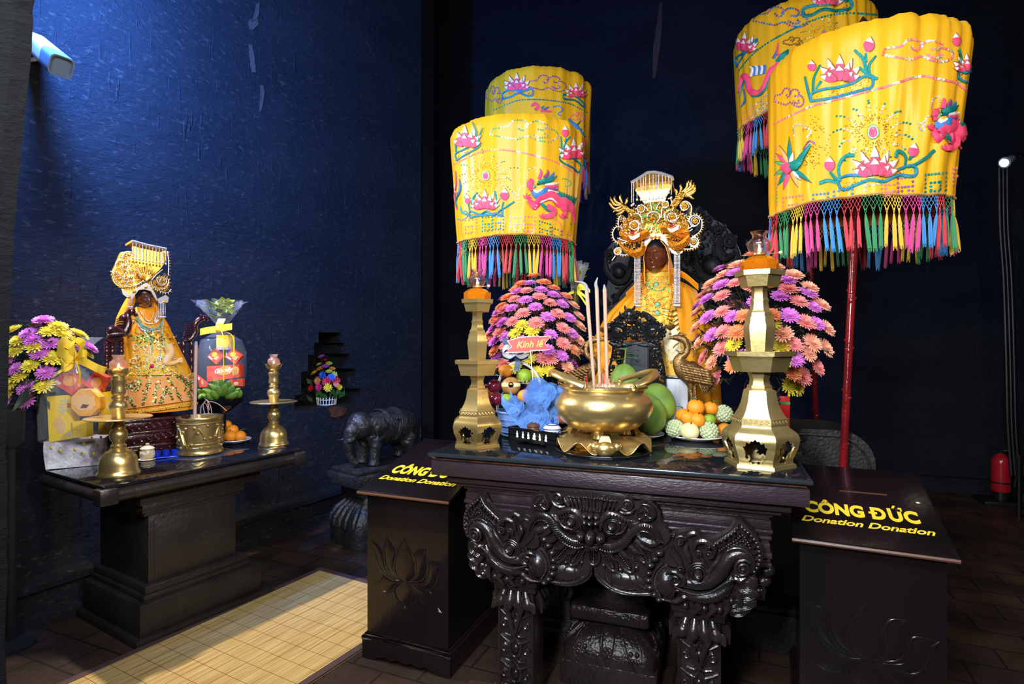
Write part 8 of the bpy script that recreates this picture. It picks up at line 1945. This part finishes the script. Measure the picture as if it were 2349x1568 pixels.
# ---------------------------------------------------------------- stone elephant on its pedestal
mk('elephant_stone', (.010,.0105,.012),.38, col2=(.022,.021,.021), ns=18, bump=.8, bs=45)
def remesh(mb, vox, name, mt, parent, disp=0., ds=30.):
 o = mb.build(name, mt, None); md = o.modifiers.new('remesh', 'REMESH'); md.mode = 'VOXEL'; md.voxel_size = vox
 bpy.context.view_layer.update(); me = bpy.data.meshes.new_from_object(o.evaluated_get(bpy.context.evaluated_depsgraph_get()))
 old = o.data; bpy.data.objects.remove(o); bpy.data.meshes.remove(old)
 r = MB(); vs = [v.co.copy() for v in me.vertices]
 nb = [[] for _ in vs]
 for e in me.edges: a, b = e.vertices; nb[a].append(b); nb[b].append(a)
 for _ in range(2): vs = [(v * .4 + sum((vs[q] for q in nb[i]), V()) * (.6 / max(1, len(nb[i])))) for i, v in enumerate(vs)]
 if disp:
  ns = [v.normal.copy() for v in me.vertices]; vs = [v + n * disp * (noise.noise(v * ds) + .6 * noise.noise(v * ds * 2.3)) for v, n in zip(vs, ns)]
 r.add(vs, [tuple(p.vertices) for p in me.polygons]); bpy.data.meshes.remove(me); return r.build(name, mt, parent, 180)
sE = 4.354
def EP(x, y, d): return at(760 + x / sE, 900 + y / sE, d)
f0 = EP(230,745,4.42); r0 = EP(800,600,4.86); zE = .575
f0.z = r0.z = zE; ex = (f0 - r0).normalized(); ey = V((-ex.y, ex.x, 0)); Le = (f0 - r0).length; ec = (f0 + r0) / 2
def EL(x, y, z): return V((ec.x, ec.y, zE)) + ex * (x * Le) + ey * (y * Le) + UP * (z * Le)
t = thing('elephant_statue', 'dark carved stone elephant on a pedestal between the side altar and donation box', 'elephant statue', (ec.x, ec.y, zE))
mb = MB()
mb.tube([EL(-.52,0,.40), EL(-.40,0,.46), EL(-.2,0,.49), EL(.05,0,.48), EL(.25,0,.50), EL(.36,0,.52)],[.10 * Le, .22 * Le, .26 * Le, .25 * Le, .20 * Le, .16 * Le],20)
mb.ell(EL(-.38,0,.44),(.20 * Le, .22 * Le, .24 * Le), seg=18, rng=12)
mb.ell(EL(.42,.02,.56),(.19 * Le, .18 * Le, .19 * Le), seg=18, rng=12); mb.ell(EL(.40,.02,.66),(.12 * Le, .13 * Le, .08 * Le), seg=14, rng=8); mb.ell(EL(.54,.02,.48),(.10 * Le, .12 * Le, .13 * Le), seg=14, rng=10)
mb.tube(bez([EL(.56,.02,.50), EL(.60,.02,.36), EL(.585,.02,.22), EL(.56,.05,.10), EL(.50,.10,.06)],5),[.10 * Le, .078 * Le, .062 * Le, .05 * Le, .035 * Le],14)
for s in (-1,1):
 mb.tube([EL(.24, s * .13,.38), EL(.26, s * .14,.2), EL(.27, s * .14,.07), EL(.28, s * .14,.0)],[.115 * Le, .088 * Le, .08 * Le, .092 * Le],14)
 mb.tube([EL(-.36, s * .13,.36), EL(-.30, s * .14,.24), EL(-.38, s * .14,.1), EL(-.36, s * .14,0)],[.14 * Le, .10 * Le, .075 * Le, .085 * Le],14)
 mb.tube([EL(.55, s * .09,.42), EL(.63, s * .11,.37), EL(.70, s * .11,.38)],[.03 * Le, .022 * Le, .006 * Le],8)
 for k in range(5): mb.tube([EL(.33 - k * .035, s * (.17 + .01 * k),.66), EL(.28 - k * .035, s * (.205 + .008 * k),.52), EL(.26 - k * .02, s * .20,.38 + k * .025)],[.03 * Le, .04 * Le, .015 * Le],8)
mb.tube(bez([EL(-.58,0,.50), EL(-.66,.02,.36), EL(-.64,.02,.18)],4),[.03 * Le, .022 * Le, .014 * Le],8)
remesh(mb, .009, 'body', 'elephant_stone', t, .0035,38)
mb = MB()
for x0, tl in ((.02,.05),(-.10,-.08)):
 for w in (0,.035): mb.tube([EL(x0 + w + tl * sin(a),.262 * cos(a) * (1 if cos(a) > 0 else 1),.485 + .262 * sin(a)) for a in [pi * k / 18 for k in range(-4,23)]],.012 * Le, 6)
mb.tube([EL(-.1 + .02 * k, .235,.60 + .01 * k) for k in range(4)],.01,5); mb.build('saddle_straps_trim', 'elephant_stone', t)
t = thing('stone_pedestal', 'stepped stone pedestal with lotus band under the elephant', 'pedestal', (ec.x, ec.y, 0)); rzE = atan2(ex.y, ex.x)
def ebox(mb, w, d, z0, z1, bev=.01): mb.box((ec.x, ec.y, (z0 + z1) / 2),(w, d, z1 - z0), rz=rzE, bev=bev)
mb = MB(); ebox(mb, Le * 1.32, Le * .62, zE - .035, zE, .012); ebox(mb, Le * 1.42, Le * .72, zE - .13, zE - .035,.02); mb.build('slab', 'elephant_stone', t)
mb = MB(); ebox(mb, Le * 1.1, Le * .5, zE - .22, zE - .12); rings = []
for z, w in ((.0,1.45),(.1,1.45),(.14,1.46),(.20,1.40),(.26,1.25),(.32,1.0),(zE - .2,.95)):
 ring = []
 for j in range(40):
  a = 2 * pi * j / 40; c, s_ = cos(a), sin(a); q = (abs(c) ** 5 + abs(s_) ** 5) ** -.2; ring.append(V((ec.x, ec.y, z)) + ex * (Le * w * .5 * q * c) + ey * (Le * w * .27 * q * s_))
 rings.append(ring)
mb.loft(rings); mb.build('lotus_base', 'elephant_stone', t)
mb = MB()
for j in range(20):
 a = 2 * pi * j / 20; pts = []
 for z, w in ((.14,1.47),(.20,1.42),(.26,1.27),(.31,1.04)):
  c, s_ = cos(a), sin(a); q = (abs(c) ** 5 + abs(s_) ** 5) ** -.2; pts.append(V((ec.x, ec.y, z)) + ex * (Le * w * .5 * q * c) + ey * (Le * w * .27 * q * s_))
 mb.tube(pts, [.012,.022,.02,.008],7)
mb.build('lotus_petal_relief', 'elephant_stone', t)
# ---------------------------------------------------------------- bright gerbera basket in the wall niche
for n, c in (('gerbera_violet', (.42,.08,.55)),('gerbera_lime', (.50,.55,.04)),('gerbera_orange', (.80,.25,.02)),('gerbera_blue', (.01,.12,.70)),('gerbera_red', (.60,.01,.03)),('gerbera_pink', (.65,.03,.28)),('gerbera_yellow', (.85,.58,.01)),('gerbera_salmon', (.75,.28,.14))): mk(n, c, .5)
GM = {}
for n in ('violet', 'lime', 'orange', 'blue', 'red', 'pink', 'yellow', 'salmon'):
 mb = bloom(len(n),(14,12,6),.4); o = mb.build('blossom', 'gerbera_' + n, None, 180, world=False); GM[n] = o.data; bpy.data.objects.remove(o)
sb = 10.817
c = wpx(752,905,-.09); dF = dep(c); zb = NROW[0][0]
def BP(x, y, dd=0.): return at(690 + x / sb, 800 + y / sb, dF + dd)
fc = BP(640,1300); t = thing('flower_basket', 'small basket of bright mixed gerberas in the wall niche', 'flower basket', (fc.x, fc.y, zb)); root = V(t.location); kF = dF / FPX / sb
for x, y, cl, r, dd in [(510,190, 'violet', 90,.0),(610,270, 'red', 55,-.0),(455,380, 'lime', 75,-.02),(700,360, 'lime', 90,-.02),(610,430, 'violet', 100,-.05),(490,490, 'orange', 110,-.02),(780,490, 'orange', 85,-.0),(340,590, 'yellow', 110,.0),(700,560, 'lime', 90,-.06),(830,630, 'lime', 85,-.02),(540,640, 'blue', 100,-.08),(760,700, 'blue', 105,-.07),(420,790, 'salmon', 105,-.05),(640,800, 'red', 120,-.09),(880,790, 'red', 105,-.05),(880,880, 'salmon', 75,-.06),(255,970, 'red', 95,-.03),(450,950, 'pink', 105,-.10),(675,960, 'yellow', 112,-.11),(960,950, 'yellow', 75,-.02)]:
 p = BP(x, y, dd - (.12 if x < 300 else 0)); o = bpy.data.objects.new('blossom', GM[cl]); COL.objects.link(o); o.parent = t; o.location = p - root; up = (y < 620)
 o.rotation_euler = (-FW * (.5 if up else 1.2) + RT * ((x - 620) / 500) + UP * (1.0 if up else .25)).to_track_quat('Z', 'Y').to_euler(); o.scale = (r * kF,) * 3
mb = MB()
for x, y in [(510,250),(450,450),(700,430),(540,700),(760,760),(640,850),(450,1000),(675,1010),(880,900),(260,1020)]: mb.tube([BP(x, y, -.02), BP(620,1200,0)],.003,5)
for k in range(60): a = k * 2.4; q = BP(620 + 200 * cos(a) * (k / 60),800 + 300 * (k % 7) / 7,-.03); leafblade(mb, q, (cos(a), sin(a),.3),.05,.02)
mb.build('foliage', 'dark_stem', t, 180)
for L in ([(380,1180),(430,1080),(520,1100),(470,1180)],[(430,1280),(540,1300),(660,1230),(560,1160),(470,1200)],[(720,1180),(760,1060),(860,1100),(820,1190)],[(860,1180),(920,1060),(1000,1110),(940,1170)],[(1000,1140),(1080,1090),(1080,1010)],[(300,1270),(220,1240),(160,1180)],[(280,830),(220,810),(160,790)]):
 mb = MB(); ribbon(mb, [BP(x, y, -.04 - .02 * (i % 2) - (.14 * i if L[0][0] < 320 and len(L) == 3 else 0)) for i, (x, y) in enumerate(L)],.055, UP * .8 - FW * .5,.002); mb.build('folded_leaf', 'green_leaf', t, 60)
mb = MB(); rb = 235 * kF; zt2 = BP(640,1220).z; c0 = V((fc.x, fc.y, 0)); mb.lathe([(rb * .8, zb),(rb * .85, zb + .005),(rb * .85, zt2)],24, c0); mb.build('pot', 'black_bowl', t)
mb = MB()
for k in range(20): a = k * pi / 10; mb.tube([c0 + V((rb * .92 * cos(a), rb * .92 * sin(a), zb + .004)), c0 + V((rb * 1.02 * cos(a), rb * 1.02 * sin(a), zt2 + .012))],.0045,6)
for z in (zb + .008, zt2 - .01): mb.tube([c0 + V((rb * (.94 if z < zt2 - .03 else 1) * cos(k * pi / 16), rb * (.94 if z < zt2 - .03 else 1) * sin(k * pi / 16), z)) for k in range(32)],.004,5, closed=True)
mb.build('picket_fence', 'white_cane', t)
# ---------------------------------------------------------------- floodlights, fire extinguisher, cables
mk('white_enamel', (.80,.79,.76),.35); mk('grey_enamel', (.20,.26,.34),.3); mk('black_rubber', (.010,.010,.012),.45); mk('dark_steel', (.02,.02,.022),.35,.6); mk('lamp_lens', (1,.95,.8),.2, emit=(1,.9,.66), es=30); mk('extinguisher_red', (.42,.010,.018),.25, coat=.4)
a, b = at(78,96,3.18), at(141,153,3.0); ax = (b - a).normalized()
t = thing('spotlight', 'white floodlight aimed downward high on the rough wall', 'floodlight', a)
u_, v_, _ = basis(ax); Fm = frame(a, u_, v_, ax); LLn = (b - a).length
mb = MB()
def sqr(r1, r2, z, p=5):
 o = []
 for j in range(28):
  q = 2 * pi * j / 28; c, s_ = cos(q), sin(q); k = (abs(c) ** p + abs(s_) ** p) ** (-1 / p); o.append(Fm @ V((r1 * k * c, r2 * k * s_, z)))
 return o
mb.loft([sqr(.040,.040,-.02), sqr(.048,.048,0), sqr(.052,.052, LLn * .66)]); mb.build('housing', 'white_enamel', t)
mb = MB(); mb.loft([sqr(.053,.053, LLn * .66), sqr(.055,.055, LLn * 1.0), sqr(.048,.048, LLn * 1.0), sqr(.046,.046, LLn * .95)]); mb.build('hood', 'grey_enamel', t)
mb = MB(); mb.tube([a + ax * .05 - UP * .03, a + ax * .02 - UP * .09, at(62,138,3.2)],.012,8); mb.tube([at(62,138,3.2), at(40,140,3.28)],.02,8); mb.build('bracket', 'white_enamel', t)
RLp = at(2304,373,4.62)
t = thing('spotlight', 'small lit floodlight on a pipe bracket above the fire extinguisher', 'floodlight', RLp)
dr = (V((-.8,3.2,1.2)) - RLp).normalized(); u_, v_, _ = basis(dr); Fm = frame(RLp, u_, v_, dr)
mb = MB(); mb.lathe([(.02,-.11),(.03,-.10),(.038,-.02),(.046,.0),(.044,.004)],24,(0,0,0), xf=Fm); mb.build('housing', 'grey_enamel', t)
mb = MB(); mb.lathe([(.04,.002),(.025,.006),(.001,.007)],20,(0,0,0), xf=Fm); mb.build('lens', 'lamp_lens', t)
mb = MB(); mb.tube(bez([RLp - dr * .08, at(2322,352,4.66), at(2340,350,4.7), at(2352,356,4.75), at(2400,352,4.8)],5),.012,8); mb.build('pipe_bracket', 'dark_steel', t)
for i, dx in enumerate((0,9,18)):
 mb = MB(); mb.tube(bez([at(2292 + dx, 385,5.35), at(2294 + dx, 520,5.35), at(2302 + dx, 640,5.35), at(2308 + dx, 820,5.35), at(2312 + dx, 980,5.35), at(2320 + dx, 1090,5.35)],6),.011 + .003 * (i == 0),8)
 tag(mb.build('cable', 'black_rubber', None, loc=at(2292 + dx, 1090,5.35)),('thick black cable hanging closest to the back wall', 'black cable hanging between the two other cables', 'black cable hanging nearest the dark side wall')[i], 'cable', 'cables hanging beside the floodlight')
pe = at(2296,1128,5.45); pe.z = 0; ke = 5.45 / FPX
zb_, zt_ = at(2296,1126,5.45).z, at(2296,1046,5.45).z
t = thing('fire_extinguisher', 'red fire extinguisher standing in the dark corner under the small floodlight', 'fire extinguisher', pe)
re = 18 * ke; mb = MB(); mb.lathe([(re * .9, zb_),(re, zb_ + .01),(re, zt_ - .06),(re * .92, zt_ - .02),(re * .5, zt_ + .015),(re * .3, zt_ + .03)],32, pe); mb.build('cylinder', 'extinguisher_red', t)
mb = MB(); mb.lathe([(re * .8,0),(re * .8, zb_ + .002)],24, pe); mb.box(pe + V((0,0,.02)),(.36,.3,.04), bev=.006); mb.build('dark_stand', 'dark_steel', t)
mb = MB(); mb.lathe([(re * .32, zt_ + .028),(re * .32, zt_ + .05)],12, pe); mb.tube([pe + V((0,0, zt_ + .05)), pe + V((-.06,-.01, zt_ + .085)), pe + V((-.12,-.02, zt_ + .10))],.007,6); mb.tube([pe + V((.02,0, zt_ + .045)), pe + V((-.05,-.01, zt_ + .055)), pe + V((-.14,-.02, zt_ + .05))],.007,6); mb.build('valve_lever', 'dark_steel', t)
mb = MB(); mb.tube(bez([pe + V((.02,0, zt_ + .05)), pe + V((.09,-.02, zt_ + .06)), pe + V((.11,-.03, zt_ - .1)), pe + V((.095,-.03, zb_ + .05))],6),.010,8); mb.build('hose', 'black_rubber', t)
mb = MB(); mb.lathe([(re * 1.015, zb_ + .08),(re * 1.015, zb_ + .095)],32, pe, caps=False); mb.build('strap', 'dark_steel', t)
p = at(2338,1120,5.0); p.z = 0
t = thing('iron_stand', 'dark scrolled iron stand cut by the frame beside the fire extinguisher', 'stand', p); mb = MB()
for x in (0,.14): mb.tube([p + RT * x, p + RT * x + UP * .55],.012,6)
for z in (.02,.28,.54): mb.tube([p + UP * z, p + RT * .3 + UP * z],.010,6)
for z in (.15,.41): 
 for x in (.07,): mb.tube([p + RT * (x + .05 * cos(k * .6) * (1 - k / 20)) + UP * (z + .10 * sin(k * .6) * (1 - k / 20)) for k in range(18)],.007,6)
mb.build('iron_frame', 'dark_steel', t)
mk('cement_run', (.075,.07,.07),.8, bump=.5, bs=40); mk('brown_run', (.045,.025,.018),.8, bump=.5, bs=40)
def run(L, w, pf, mt):
 q = bez([V((x, y, 0)) for x, y in L],5); n = len(q); L_, R_ = [],[]
 for i, p in enumerate(q):
  ww = lerpl(w, i / (n - 1)) * (1 + .3 * noise.noise(V((i * .7, w[0],0)))); L_.append((p.x - ww, p.y)); R_.append((p.x + ww, p.y))
 poly = L_ + R_[::-1]; mb = MB(); mb.prism(poly, lambda x, y: pf(x, y, -.01), lambda x, y: pf(x, y, .003)); return mb.build('wall_run', mt, None)
struct(run([(592,8),(588,34),(580,50)],[4,6,5], wpx, 'cement_run')).name = 'wall_left_run'
struct(run([(582,44),(581,56),(577,68)],[10,12,4], wpx, 'cement_run')).name = 'wall_left_run.001'
struct(run([(574,102),(578,130),(582,166)],[4,6,5], wpx, 'cement_run')).name = 'wall_left_run.002'
struct(run([(600,195),(602,215),(597,255)],[4,5,3], wpx, 'cement_run')).name = 'wall_left_run.003'
bw_ = lambda x, y, h=0.: ony(x, y, 7.17 - h)
struct(run([(1516,5),(1512,60),(1506,110),(1500,180)],[3,6,8,3], bw_, 'brown_run')).name = 'wall_back_run'
# ---------------------------------------------------------------- incense smoke drifting beside the throne
m = bpy.data.materials.new('incense_smoke'); m.use_nodes = True; nt = m.node_tree; nt.nodes.clear(); N = nt.nodes.new; L = nt.links.new
out = N('ShaderNodeOutputMaterial'); pv = N('ShaderNodeVolumePrincipled'); L(pv.outputs[0], out.inputs['Volume']); pv.inputs['Color'].default_value = (.62,.72,.9,1); pv.inputs['Anisotropy'].default_value = .2
tc = N('ShaderNodeTexCoord'); mp = N('ShaderNodeMapping'); L(tc.outputs['Object'], mp.inputs[0]); mp.inputs['Scale'].default_value = (9,9,3.2)
n = N('ShaderNodeTexNoise'); n.inputs['Scale'].default_value = 1; n.inputs['Detail'].default_value = 3; n.inputs['Distortion'].default_value = 1.6; L(mp.outputs[0], n.inputs['Vector'])
r = N('ShaderNodeMapRange'); r.inputs['From Min'].default_value = .52; r.inputs['From Max'].default_value = .80; r.inputs['To Max'].default_value = 1.1; L(n.outputs['Fac'], r.inputs['Value'])
g = N('ShaderNodeMapping'); L(tc.outputs['Generated'], g.inputs[0]); g.inputs['Location'].default_value = (-1,-1,-1); g.inputs['Scale'].default_value = (2,2,2)
gr = N('ShaderNodeTexGradient'); gr.gradient_type = 'SPHERICAL'; L(g.outputs[0], gr.inputs[0])
mu_ = N('ShaderNodeMath'); mu_.operation = 'MULTIPLY'; L(r.outputs[0], mu_.inputs[0]); L(gr.outputs['Fac'], mu_.inputs[1]); L(mu_.outputs[0], pv.inputs['Density'])
MATS['incense_smoke'] = m
c = at(1352,450,4.05); mb = MB(); mb.ell(c, (.24,.16,.72), seg=24, rng=16)
tag(mb.build('incense_smoke', 'incense_smoke', None, loc=c), 'thin wisps of incense smoke rising between the dragon umbrella and the throne back', 'smoke', None, 'stuff')
